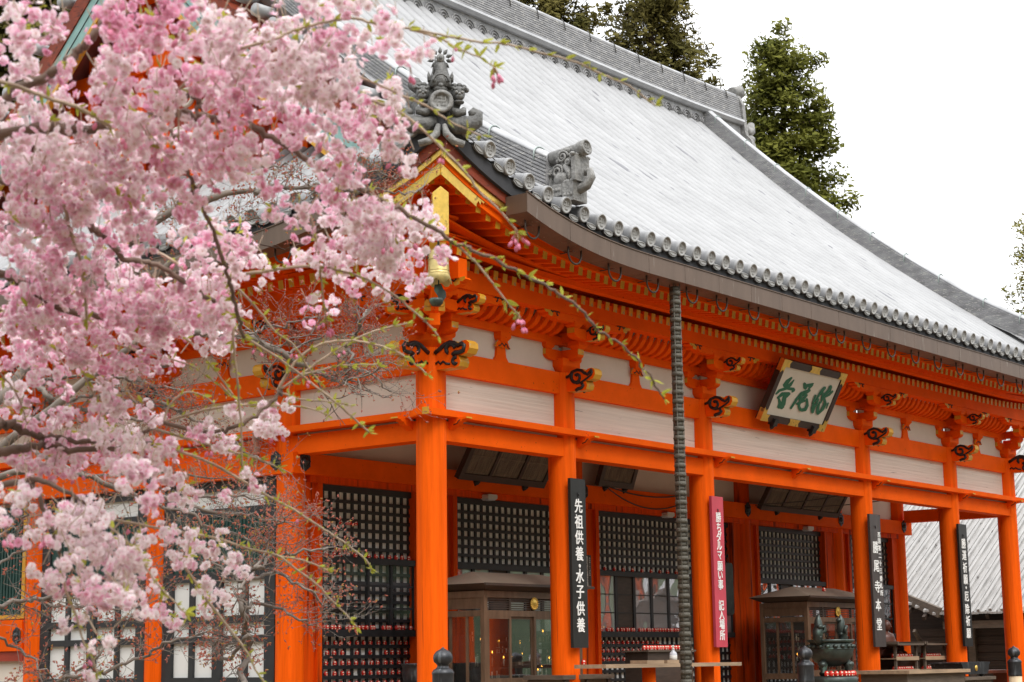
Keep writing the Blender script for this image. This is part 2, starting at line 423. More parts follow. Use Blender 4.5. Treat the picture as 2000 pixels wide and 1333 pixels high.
# ---- cherry and maple skeletons (world coordinates, metres)
BLOOM=[(-14.55,-11.75,2.49,0.112,0.038,9),(-14.51,-11.6,2.49,0.091,0.039,8),(-14.5,-11.22,2.61,0.049,0.031,5),(-14.5,-11.32,2.55,0.053,0.046,5),(-14.71,-11.46,2.47,0.036,0.024,5),(-14.59,-11.27,2.51,0.043,0.03,3),(-14.4,-11.46,2.52,0.073,0.035,8),(-14.46,-11.63,2.46,0.046,0.029,6),(-14.25,-11.46,2.56,0.042,0.023,7),(-14.43,-11.64,2.43,0.042,0.015,8),(-14.39,-11.63,2.52,0.057,0.03,5),(-14.33,-11.63,2.55,0.048,0.043,5),(-14.26,-11.68,2.52,0.063,0.048,2),(-14.13,-11.59,2.52,0.063,0.05,4),(-14.14,-11.5,2.54,0.037,0.037,4),(-14.23,-11.19,2.56,0.043,0.038,3),(-14.39,-11.45,2.43,0.058,0.048,3),(-14.25,-11.35,2.49,0.055,0.05,4),(-14.19,-11.41,2.51,0.055,0.042,5),(-14.28,-11.49,2.41,0.059,0.033,4),(-14.36,-11.71,2.38,0.044,0.044,4),(-13.96,-11.37,2.53,0.077,0.052,6),(-14.16,-11.56,2.4,0.07,0.034,7),(-14.51,-11.31,2.45,0.063,0.025,5),(-14.38,-11.0,2.54,0.051,0.035,4),(-14.39,-11.16,2.47,0.061,0.032,5),(-14.43,-11.09,2.42,0.061,0.042,2),(-14.29,-11.01,2.45,0.055,0.033,5),(-14.45,-11.45,2.36,0.04,0.032,4),(-14.21,-11.22,2.46,0.059,0.038,4),(-14.25,-11.34,2.38,0.066,0.034,4),(-14.33,-11.51,2.35,0.043,0.033,3),(-14.2,-11.11,2.4,0.046,0.049,1),(-14.23,-10.85,2.44,0.067,0.042,3),(-14.38,-11.15,2.31,0.074,0.034,3),(-14.2,-11.05,2.38,0.074,0.044,1),(-14.22,-11.33,2.34,0.071,0.047,3),(-14.02,-11.21,2.39,0.075,0.036,3),(-13.96,-11.31,2.4,0.075,0.05,5),(-14.04,-11.5,2.32,0.058,0.037,4),(-13.91,-11.18,2.37,0.062,0.031,1),(-14.1,-11.1,2.35,0.089,0.039,2),(-14.24,-10.89,2.36,0.092,0.033,3),(-13.98,-11.11,2.37,0.076,0.031,1),(-14.28,-11.69,2.53,0.055,0.05,1),(-14.06,-11.57,2.57,0.061,0.048,2),(-14.0,-11.66,2.67,0.058,0.024,3),(-14.21,-11.97,2.54,0.066,0.017,3),(-13.95,-11.63,2.63,0.072,0.035,4),(-14.04,-11.82,2.56,0.059,0.028,4),(-13.99,-11.86,2.62,0.067,0.028,2),(-14.02,-11.95,2.54,0.058,0.033,3),(-13.73,-11.77,2.62,0.06,0.027,4),(-13.83,-11.93,2.56,0.034,0.029,4),(-13.69,-11.68,2.63,0.053,0.014,6),(-14.15,-11.74,2.49,0.069,0.046,2),(-13.98,-11.68,2.54,0.061,0.048,2),(-13.99,-11.78,2.54,0.047,0.034,6),(-13.87,-11.68,2.56,0.038,0.024,5),(-14.1,-11.73,2.45,0.082,0.046,1),(-14.02,-11.78,2.46,0.07,0.046,1),(-13.77,-11.63,2.57,0.047,0.041,1),(-13.99,-11.5,2.52,0.073,0.049,2),(-14.12,-11.54,2.49,0.06,0.047,3),(-13.77,-11.45,2.53,0.09,0.051,1),(-13.94,-11.75,2.44,0.079,0.045,1),(-13.62,-11.58,2.55,0.068,0.034,1),(-13.79,-11.8,2.43,0.035,0.024,1),(-13.86,-11.36,2.52,0.076,0.036,4),(-13.9,-11.48,2.45,0.063,0.036,4),(-13.71,-11.59,2.47,0.061,0.028,6),(-13.65,-11.39,2.5,0.089,0.037,3),(-13.58,-11.56,2.51,0.063,0.029,3),(-13.75,-11.41,2.45,0.062,0.042,5),(-13.9,-11.67,2.33,0.051,0.035,5),(-13.78,-11.62,2.41,0.047,0.022,5),(-13.83,-11.74,2.37,0.035,0.016,4),(-13.72,-11.76,2.41,0.041,0.027,3),(-13.67,-11.7,2.37,0.047,0.033,2),(-13.51,-11.45,2.46,0.029,0.016,4),(-13.64,-11.71,2.34,0.039,0.015,2),(-14.06,-11.42,2.31,0.045,0.027,3),(-13.94,-11.38,2.35,0.047,0.033,5),(-13.77,-11.31,2.42,0.046,0.029,5),(-13.48,-11.27,2.42,0.036,0.024,4),(-14.22,-10.86,2.35,0.118,0.036,3),(-14.34,-10.98,2.27,0.062,0.049,4),(-14.16,-11.04,2.32,0.075,0.036,3),(-14.06,-11.07,2.35,0.076,0.036,3),(-14.16,-11.36,2.25,0.056,0.032,7),(-13.89,-11.19,2.35,0.048,0.034,3),(-13.93,-11.32,2.31,0.036,0.03,1),(-14.16,-10.78,2.29,0.077,0.051,4),(-14.1,-10.84,2.31,0.063,0.037,4),(-14.05,-10.91,2.31,0.077,0.051,2),(-14.03,-11.01,2.28,0.065,0.051,5),(-13.99,-11.07,2.29,0.048,0.037,4),(-14.05,-11.23,2.25,0.027,0.03,5),(-13.93,-11.15,2.29,0.028,0.02,4),(-14.25,-10.86,2.2,0.075,0.05,5),(-14.07,-10.76,2.24,0.078,0.052,5),(-14.03,-10.82,2.25,0.049,0.038,4),(-13.91,-10.79,2.28,0.08,0.053,4),(-13.96,-10.98,2.23,0.063,0.043,5),(-14.0,-11.06,2.15,0.042,0.025,6),(-13.77,-11.0,2.24,0.05,0.038,6),(-13.91,-11.19,2.23,0.034,0.028,4),(-13.95,-10.49,2.23,0.094,0.04,5),(-14.0,-10.71,2.19,0.079,0.038,5),(-13.95,-10.79,2.19,0.062,0.023,7),(-13.71,-10.61,2.23,0.05,0.022,5),(-13.96,-10.62,2.16,0.081,0.03,4),(-14.06,-10.57,2.17,0.035,0.035,5),(-13.96,-10.53,2.13,0.075,0.048,5),(-13.84,-10.48,2.12,0.083,0.055,6),(-13.94,-10.74,2.1,0.065,0.053,4),(-13.8,-10.65,2.17,0.033,0.03,3),(-13.59,-10.52,2.19,0.086,0.048,3),(-13.62,-10.64,2.12,0.084,0.053,4),(-13.6,-10.82,2.23,0.031,0.037,3),(-13.54,-10.8,2.27,0.037,0.037,5),(-13.48,-10.88,2.26,0.059,0.053,5),(-13.49,-10.78,2.2,0.053,0.031,3),(-13.43,-10.68,2.18,0.07,0.038,3),(-13.35,-10.79,2.21,0.07,0.048,2),(-13.62,-10.79,2.08,0.08,0.052,6),(-13.84,-10.29,2.09,0.069,0.053,5),(-13.81,-10.45,2.07,0.093,0.047,5),(-13.75,-10.54,2.05,0.084,0.031,5),(-13.61,-10.51,2.09,0.086,0.041,5),(-13.6,-10.67,2.06,0.084,0.04,4),(-13.41,-10.64,2.1,0.084,0.042,5),(-13.37,-10.72,2.12,0.051,0.038,3),(-13.76,-11.57,2.31,0.05,0.047,6),(-13.57,-11.45,2.35,0.035,0.032,5),(-13.53,-11.37,2.31,0.044,0.038,5),(-13.36,-11.2,2.32,0.052,0.04,4),(-13.51,-11.41,2.24,0.064,0.055,3),(-13.69,-11.31,2.24,0.055,0.034,5),(-13.46,-11.13,2.26,0.03,0.014,6),(-13.8,-11.31,2.31,0.037,0.014,5),(-13.81,-11.15,2.33,0.02,0.02,6),(-13.75,-11.33,2.29,0.026,0.013,6),(-13.48,-11.27,2.22,0.033,0.021,6),(-13.22,-10.9,2.26,0.045,0.026,5),(-13.44,-11.17,2.19,0.017,0.017,4),(-13.44,-11.45,2.26,0.062,0.029,3),(-13.27,-11.35,2.25,0.082,0.067,2),(-13.33,-11.29,2.25,0.082,0.067,2),(-13.26,-11.27,2.2,0.083,0.043,1),(-13.08,-11.21,2.24,0.067,0.038,4),(-13.04,-11.26,2.37,0.032,0.026,1),(-13.27,-11.46,2.24,0.057,0.036,2),(-13.06,-11.35,2.25,0.031,0.024,3),(-13.04,-11.31,2.31,0.024,0.019,3),(-13.12,-11.03,2.28,0.035,0.018,3),(-12.91,-10.96,2.26,0.04,0.033,1),(-13.17,-11.26,2.16,0.031,0.028,2),(-13.22,-11.06,2.21,0.07,0.035,2),(-13.01,-10.92,2.22,0.025,0.025,5),(-13.4,-11.17,2.14,0.021,0.014,2),(-12.98,-11.04,2.18,0.031,0.026,1),(-13.08,-11.26,2.16,0.031,0.025,4),(-12.84,-11.03,2.2,0.025,0.013,5),(-12.95,-10.76,2.16,0.037,0.019,4),(-13.11,-10.82,2.1,0.013,0.011,6),(-13.33,-11.07,2.08,0.014,0.012,4),(-13.92,-10.43,2.02,0.082,0.046,5),(-13.71,-10.32,2.04,0.099,0.057,4),(-13.53,-10.31,2.1,0.102,0.049,4),(-13.63,-10.62,2.03,0.097,0.047,4),(-13.4,-10.46,2.05,0.072,0.049,3),(-13.52,-10.48,2.01,0.087,0.042,3),(-13.64,-10.4,1.99,0.067,0.041,5),(-13.61,-10.06,2.02,0.103,0.056,5),(-13.74,-10.19,1.93,0.071,0.032,5),(-13.64,-10.27,1.96,0.087,0.048,5),(-13.46,-10.18,1.97,0.04,0.025,5),(-13.62,-10.18,1.9,0.055,0.018,4),(-13.5,-10.09,1.9,0.025,0.013,5),(-13.5,-10.33,1.95,0.046,0.023,6),(-13.58,-10.51,1.91,0.054,0.017,6),(-13.45,-10.45,1.94,0.084,0.021,5),(-13.24,-10.34,2.0,0.027,0.024,3),(-13.34,-10.59,2.06,0.085,0.068,3),(-13.12,-10.39,2.06,0.058,0.031,2),(-13.52,-10.9,2.04,0.049,0.037,5),(-13.29,-10.63,2.0,0.023,0.013,1),(-13.6,-9.98,1.9,0.04,0.023,3),(-13.64,-9.98,1.87,0.02,0.018,3),(-13.63,-10.09,1.83,0.052,0.018,3),(-13.52,-10.14,1.81,0.053,0.03,5),(-13.53,-9.96,1.8,0.071,0.025,4),(-13.54,-10.09,1.75,0.076,0.033,6),(-13.51,-10.25,1.79,0.021,0.018,6),(-13.5,-10.27,1.88,0.018,0.018,3),(-13.43,-10.27,1.86,0.033,0.025,2),(-13.55,-10.38,1.81,0.039,0.032,2),(-13.41,-10.28,1.81,0.04,0.033,4),(-13.39,-10.34,1.79,0.046,0.033,4),(-13.39,-10.2,1.77,0.057,0.033,3),(-13.52,-10.26,1.73,0.024,0.018,2),(-13.61,-10.51,1.68,0.075,0.038,2),(-13.4,-10.36,1.68,0.085,0.033,2),(-13.38,-10.13,1.71,0.087,0.034,4),(-13.52,-10.14,1.7,0.056,0.025,5),(-13.59,-10.03,1.67,0.083,0.025,5),(-13.61,-10.19,1.61,0.068,0.021,4),(-13.67,-10.16,1.63,0.068,0.029,3),(-13.46,-10.12,1.66,0.086,0.03,4),(-13.57,-10.49,1.6,0.079,0.025,4),(-13.25,-10.28,1.7,0.057,0.03,3),(-13.21,-10.3,1.71,0.037,0.024,4),(-13.13,-10.3,1.76,0.019,0.019,7),(-13.38,-10.62,1.7,0.022,0.013,6),(-13.35,-10.66,1.71,0.027,0.027,2),(-13.05,-10.38,1.72,0.044,0.027,3),(-13.15,-10.59,1.61,0.015,0.018,3),(-13.26,-10.64,1.81,0.023,0.023,0),(-13.14,-10.65,1.82,0.025,0.021,2),(-13.03,-10.55,1.79,0.041,0.022,1),(-13.15,-10.77,1.82,0.015,0.015,0),(-13.04,-10.63,1.75,0.052,0.013,1),(-13.05,-10.53,1.76,0.041,0.015,1),(-13.15,-10.43,1.76,0.025,0.025,1),(-14.1,-11.17,1.49,0.069,0.032,3),(-13.23,-10.3,1.63,0.06,0.03,3),(-13.26,-10.43,1.56,0.03,0.018,2),(-13.27,-10.4,1.53,0.033,0.018,3),(-13.87,-10.99,1.44,0.051,0.021,5),(-13.29,-10.51,1.55,0.013,0.011,2),(-13.02,-10.36,1.56,0.015,0.015,6),(-13.22,-10.66,1.59,0.015,0.015,3),(-13.1,-10.55,1.58,0.022,0.012,2),(-14.23,-10.85,1.45,0.038,0.02,2),(-14.07,-10.7,1.49,0.028,0.021,1),(-14.0,-10.54,1.46,0.032,0.015,3),(-13.96,-10.61,1.46,0.022,0.016,3),(-14.25,-10.85,1.38,0.024,0.012,2),(-13.98,-10.79,1.44,0.06,0.034,1),(-13.87,-10.71,1.42,0.05,0.038,0),(-14.13,-10.94,1.39,0.033,0.027,2),(-14.06,-10.84,1.36,0.069,0.047,1),(-13.91,-10.79,1.35,0.066,0.043,1),(-14.02,-10.64,1.36,0.026,0.016,1),(-14.12,-10.73,1.34,0.011,0.008,4),(-13.89,-10.86,1.31,0.074,0.048,1),(-13.85,-10.89,1.32,0.034,0.034,0),(-14.04,-10.9,1.29,0.058,0.033,2),(-13.88,-10.85,1.27,0.071,0.034,3),(-13.99,-10.77,1.25,0.034,0.02,4),(-13.99,-10.67,1.26,0.019,0.013,2),(-14.04,-10.75,1.21,0.031,0.013,3),(-14.04,-10.88,1.21,0.069,0.021,5),(-13.97,-10.88,1.18,0.056,0.019,6),(-13.76,-10.77,1.23,0.047,0.032,2),(-14.01,-11.05,1.18,0.042,0.019,3),(-14.02,-11.05,1.16,0.042,0.018,3),(-13.43,-10.5,1.4,0.051,0.029,2),(-13.1,-10.24,1.42,0.068,0.031,2),(-13.01,-10.24,1.39,0.054,0.024,3),(-13.24,-10.57,1.41,0.015,0.013,1),(-13.27,-10.49,1.33,0.036,0.023,2),(-13.21,-10.61,1.32,0.032,0.021,3),(-13.05,-10.48,1.31,0.025,0.013,4),(-13.23,-10.36,1.34,0.025,0.015,2),(-13.01,-10.35,1.31,0.038,0.015,3),(-13.27,-10.51,1.25,0.029,0.021,2),(-13.01,-10.29,1.24,0.031,0.019,2),(-13.13,-10.47,1.22,0.025,0.015,3),(-13.06,-10.27,1.21,0.014,0.015,5),(-13.04,-10.29,1.18,0.024,0.012,3),(-13.11,-10.13,1.24,0.019,0.019,1),(-13.24,-10.28,1.18,0.018,0.018,2),(-13.19,-10.25,1.16,0.06,0.018,2),(-13.85,-10.93,1.14,0.016,0.013,3),(-13.31,-10.44,1.14,0.023,0.013,5),(-13.99,-10.8,1.13,0.018,0.015,2),(-13.84,-10.63,1.11,0.029,0.016,2),(-13.82,-10.65,1.05,0.016,0.013,2),(-14.09,-11.05,1.06,0.02,0.012,1),(-13.88,-10.75,0.97,0.016,0.011,2)]
TWIGS=[(0.005,0.0021,1,[(-14.234,-11.7,2.491),(-14.178,-11.758,2.517),(-14.152,-11.776,2.536),(-14.114,-11.809,2.556),(-14.072,-11.847,2.572),(-14.025,-11.89,2.582),(-13.987,-11.915,2.574),(-13.941,-11.952,2.57),(-13.874,-12.012,2.557),(-13.792,-12.091,2.538),(-13.74,-12.136,2.536),(-13.671,-12.197,2.517),(-13.602,-12.258,2.496),(-13.545,-12.302,2.467),(-13.496,-12.338,2.447),(-13.466,-12.351,2.432),(-13.422,-12.377,2.399)]),(0.0039,0.002,2,[(-13.911,-11.968,2.566),(-13.842,-12.011,2.552),(-13.796,-12.023,2.535),(-13.738,-12.052,2.52),(-13.693,-12.063,2.505)]),(0.004,0.0022,1,[(-13.835,-11.721,2.516),(-13.748,-11.816,2.46),(-13.71,-11.857,2.434),(-13.67,-11.897,2.396),(-13.615,-11.956,2.359)]),(0.0056,0.0031,2,[(-13.744,-11.52,2.554),(-13.661,-11.596,2.522),(-13.596,-11.649,2.491),(-13.542,-11.685,2.448),(-13.488,-11.717,2.393),(-13.434,-11.748,2.337),(-13.393,-11.765,2.285),(-13.35,-11.789,2.248),(-13.294,-11.82,2.181)]),(0.0088,0.0031,1,[(-13.655,-11.273,2.447),(-13.561,-11.344,2.393),(-13.496,-11.383,2.354),(-13.433,-11.419,2.315),(-13.369,-11.46,2.287),(-13.294,-11.508,2.239),(-13.227,-11.548,2.198),(-13.17,-11.581,2.175),(-13.087,-11.642,2.133),(-12.998,-11.706,2.081),(-12.927,-11.75,2.032),(-12.871,-11.773,1.978),(-12.816,-11.799,1.944),(-12.749,-11.836,1.889),(-12.695,-11.855,1.828),(-12.646,-11.867,1.771)]),(0.0048,0.0027,2,[(-13.257,-11.545,2.208),(-13.23,-11.544,2.198),(-13.169,-11.574,2.144),(-13.112,-11.594,2.081),(-13.056,-11.616,2.02),(-13.029,-11.614,2.009)]),(0.0061,0.0028,1,[(-13.546,-10.995,2.14),(-13.474,-11.05,2.156),(-13.425,-11.075,2.168),(-13.353,-11.126,2.172),(-13.261,-11.194,2.146),(-13.174,-11.25,2.096),(-13.122,-11.265,2.062),(-13.069,-11.281,2.028),(-13.019,-11.291,1.987)]),(0.007,0.006,1,[(-13.999,-11.166,2.45),(-13.94,-11.157,2.374),(-13.892,-11.142,2.324),(-13.847,-11.125,2.277),(-13.795,-11.112,2.219),(-13.732,-11.102,2.12),(-13.687,-11.082,2.064),(-13.634,-11.063,1.979),(-13.593,-11.04,1.935)]),(0.0057,0.0045,1,[(-14.089,-10.836,2.272),(-14.034,-10.803,2.199),(-13.982,-10.773,2.153),(-13.935,-10.733,2.092),(-13.883,-10.689,1.993)]),(0.0056,0.0037,1,[(-13.541,-10.552,2.287),(-13.449,-10.604,2.229),(-13.355,-10.641,2.106),(-13.265,-10.687,2.03),(-13.147,-10.764,1.942),(-13.015,-10.851,1.826),(-12.952,-10.871,1.778),(-12.894,-10.885,1.735)]),(0.0048,0.0027,1,[(-13.382,-10.727,2.197),(-13.283,-10.762,2.109),(-13.208,-10.771,2.041),(-13.136,-10.786,2.002),(-13.074,-10.782,1.944),(-13.013,-10.781,1.897)]),(0.008,0.0066,0,[(-13.441,-10.521,1.742),(-13.332,-10.589,1.727),(-13.26,-10.617,1.734),(-13.183,-10.663,1.783),(-13.127,-10.686,1.84),(-13.088,-10.68,1.878)]),(0.0066,0.003,1,[(-13.095,-10.669,1.87),(-13.087,-10.691,1.91),(-13.073,-10.723,1.959),(-13.052,-10.76,1.996),(-13.017,-10.811,2.023),(-12.967,-10.877,2.028),(-12.926,-10.926,2.018),(-12.877,-10.982,1.995),(-12.836,-11.023,1.959),(-12.8,-11.057,1.917)]),(0.0056,0.003,1,[(-13.088,-10.68,1.878),(-13.034,-10.731,1.934),(-12.983,-10.778,1.986),(-12.911,-10.855,2.049),(-12.849,-10.911,2.081),(-12.789,-10.959,2.1)]),(0.005,0.0027,1,[(-13.052,-10.738,1.923),(-12.999,-10.755,1.939),(-12.934,-10.789,1.96),(-12.833,-10.866,1.968)]),(0.0058,0.0025,1,[(-13.31,-10.368,1.777),(-13.22,-10.462,1.816),(-13.144,-10.53,1.833),(-13.065,-10.598,1.835),(-12.972,-10.682,1.828),(-12.912,-10.718,1.805)]),(0.0058,0.0025,1,[(-13.31,-10.368,1.777),(-13.295,-10.367,1.821),(-13.267,-10.383,1.864),(-13.231,-10.4,1.88),(-13.185,-10.422,1.869),(-13.147,-10.431,1.843)]),(0.004,0.0025,1,[(-13.086,-10.679,1.865),(-13.022,-10.701,1.849),(-12.932,-10.759,1.844),(-12.869,-10.781,1.837)]),(0.0047,0.0035,1,[(-13.433,-10.811,2.144),(-13.411,-10.79,2.086),(-13.371,-10.764,1.934),(-13.334,-10.745,1.82),(-13.3,-10.722,1.705),(-13.273,-10.696,1.61)]),(0.0049,0.003,1,[(-13.503,-10.407,2.191),(-13.425,-10.441,2.106),(-13.32,-10.508,2.017),(-13.24,-10.542,1.926),(-13.176,-10.559,1.847)]),(0.0042,0.0027,1,[(-13.533,-10.324,2.031),(-13.429,-10.401,1.986),(-13.327,-10.481,1.956),(-13.265,-10.509,1.923),(-13.188,-10.548,1.861)]),(0.0068,0.0031,1,[(-13.259,-10.253,1.721),(-13.186,-10.303,1.698),(-13.114,-10.349,1.669),(-13.041,-10.394,1.628),(-12.954,-10.45,1.567),(-12.861,-10.515,1.508),(-12.784,-10.56,1.453),(-12.707,-10.605,1.399),(-12.64,-10.637,1.343),(-12.609,-10.632,1.314)]),(0.0059,0.0031,1,[(-13.329,-10.095,1.482),(-13.206,-10.206,1.452),(-13.065,-10.338,1.417),(-12.969,-10.413,1.38),(-12.894,-10.466,1.359),(-12.836,-10.491,1.317),(-12.768,-10.526,1.266),(-12.715,-10.542,1.215),(-12.66,-10.561,1.164),(-12.614,-10.57,1.121)]),(0.0041,0.0024,1,[(-12.887,-10.457,1.359),(-12.784,-10.5,1.34),(-12.701,-10.515,1.311)]),(0.0057,0.0036,1,[(-13.29,-10.431,1.338),(-13.237,-10.471,1.24),(-13.21,-10.491,1.192),(-13.144,-10.544,1.086),(-13.111,-10.569,1.026),(-13.092,-10.58,0.981),(-13.059,-10.605,0.924)]),(0.0043,0.0029,1,[(-13.914,-10.809,1.409),(-13.856,-10.863,1.338),(-13.819,-10.891,1.276),(-13.787,-10.916,1.219),(-13.755,-10.944,1.177),(-13.725,-10.969,1.134)]),(0.0042,0.0028,1,[(-14.024,-10.789,1.253),(-14.001,-10.797,1.184),(-13.982,-10.807,1.133),(-13.963,-10.813,1.073),(-13.941,-10.827,1.022),(-13.925,-10.835,0.976)]),(0.0028,0.0021,0,[(-13.971,-10.826,1.149),(-13.959,-10.834,1.125),(-13.934,-10.852,1.076)]),(0.0068,0.005,1,[(-14.696,-11.252,2.4),(-14.639,-11.294,2.392),(-14.595,-11.32,2.382),(-14.541,-11.355,2.362),(-14.492,-11.386,2.348),(-14.45,-11.407,2.33),(-14.407,-11.427,2.304)]),(0.005,0.0039,0,[(-14.284,-11.626,2.452),(-14.277,-11.591,2.445),(-14.28,-11.538,2.416),(-14.276,-11.492,2.381),(-14.269,-11.451,2.351)]),(0.0039,0.0032,0,[(-14.253,-11.489,2.413),(-14.25,-11.49,2.401),(-14.235,-11.479,2.299)]),(0.0044,0.0031,1,[(-14.362,-11.579,2.636),(-14.343,-11.595,2.605),(-14.319,-11.616,2.574),(-14.294,-11.635,2.53)]),(0.0035,0.0026,0,[(-13.993,-11.142,2.34),(-13.95,-11.107,2.315),(-13.89,-11.083,2.251)]),(0.0042,0.0028,2,[(-13.46,-11.162,2.338),(-13.427,-11.155,2.283),(-13.397,-11.144,2.228),(-13.37,-11.128,2.164),(-13.337,-11.111,2.075),(-13.311,-11.097,2.025)]),(0.0042,0.0026,1,[(-13.829,-10.14,2.128),(-13.783,-10.157,2.1),(-13.713,-10.196,2.039),(-13.633,-10.248,1.983),(-13.579,-10.271,1.937),(-13.502,-10.295,1.798)]),(0.0042,0.0026,1,[(-13.796,-10.131,1.955),(-13.766,-10.117,1.916),(-13.716,-10.124,1.864),(-13.675,-10.119,1.806),(-13.646,-10.101,1.762)]),(0.005,0.003,1,[(-13.332,-10.336,1.758),(-13.23,-10.414,1.722),(-13.13,-10.489,1.687),(-13.058,-10.534,1.667),(-12.989,-10.571,1.636)]),(0.0171,0.0103,0,[(-14.589,-10.882,2.357),(-14.506,-11.024,2.402),(-14.443,-11.148,2.473),(-14.407,-11.225,2.5),(-14.397,-11.271,2.533),(-14.387,-11.318,2.572),(-14.375,-11.367,2.606),(-14.363,-11.425,2.675)]),(0.0171,0.0148,0,[(-14.691,-10.727,2.269),(-14.496,-10.97,2.347),(-14.367,-11.116,2.379),(-14.323,-11.143,2.374),(-14.28,-11.172,2.381),(-14.198,-11.256,2.407),(-14.111,-11.346,2.427)]),(0.0148,0.0058,0,[(-14.111,-11.346,2.427),(-14.02,-11.334,2.444),(-13.89,-11.368,2.446),(-13.775,-11.375,2.413),(-13.645,-11.396,2.37),(-13.559,-11.373,2.37)]),(0.0094,0.0067,0,[(-14.123,-11.339,2.456),(-14.113,-11.357,2.477),(-14.098,-11.376,2.474),(-14.086,-11.383,2.449),(-14.085,-11.377,2.419)]),(0.0157,0.0077,0,[(-14.396,-10.488,2.419),(-14.123,-10.728,2.329),(-14.023,-10.761,2.29),(-13.942,-10.769,2.248),(-13.886,-10.753,2.231),(-13.8,-10.765,2.175),(-13.732,-10.769,2.178),(-13.633,-10.8,2.135),(-13.525,-10.84,2.079)]),(0.0179,0.0108,0,[(-14.344,-10.167,2.215),(-14.093,-10.407,2.167),(-14.01,-10.441,2.15),(-13.934,-10.463,2.12),(-13.845,-10.494,2.062),(-13.73,-10.568,2.038)]),(0.0189,0.0066,0,[(-14.118,-9.838,1.789),(-13.838,-10.123,1.754),(-13.774,-10.14,1.746),(-13.726,-10.139,1.747),(-13.663,-10.151,1.723),(-13.595,-10.174,1.719),(-13.525,-10.2,1.711),(-13.42,-10.274,1.717),(-13.329,-10.34,1.761)]),(0.0205,0.0082,0,[(-14.09,-9.812,1.572),(-13.826,-10.113,1.648),(-13.749,-10.162,1.666),(-13.7,-10.173,1.677),(-13.643,-10.194,1.692),(-13.558,-10.244,1.675),(-13.388,-10.411,1.697)]),(0.0143,0.0043,0,[(-14.353,-10.255,1.422),(-14.15,-10.532,1.487),(-14.047,-10.67,1.513),(-13.981,-10.745,1.484),(-13.914,-10.809,1.409)]),(0.0086,0.0043,0,[(-14.047,-10.67,1.513),(-14.009,-10.694,1.428),(-13.98,-10.706,1.343),(-13.958,-10.714,1.272)])]
CTRUNK=[[(-14.484,-9.308,0.427),(-14.545,-9.447,1.172),(-14.597,-9.713,1.753),(-14.622,-10.114,2.116),(-14.638,-10.638,2.296)],[(-14.597,-9.713,1.753),(-14.389,-9.798,1.704),(-14.118,-9.838,1.789)],[(-14.564,-9.465,1.321),(-14.344,-9.625,1.475),(-14.09,-9.812,1.572)],[(-14.622,-10.114,2.116),(-14.485,-10.138,2.165),(-14.344,-10.167,2.215)],[(-14.509,-9.578,1.469),(-14.432,-9.99,1.419),(-14.353,-10.255,1.422)],[(-14.597,-9.713,1.753),(-14.551,-10.244,2.254),(-14.396,-10.488,2.419)],[(-14.622,-10.114,2.116),(-14.658,-10.601,2.257),(-14.589,-10.882,2.357)]]
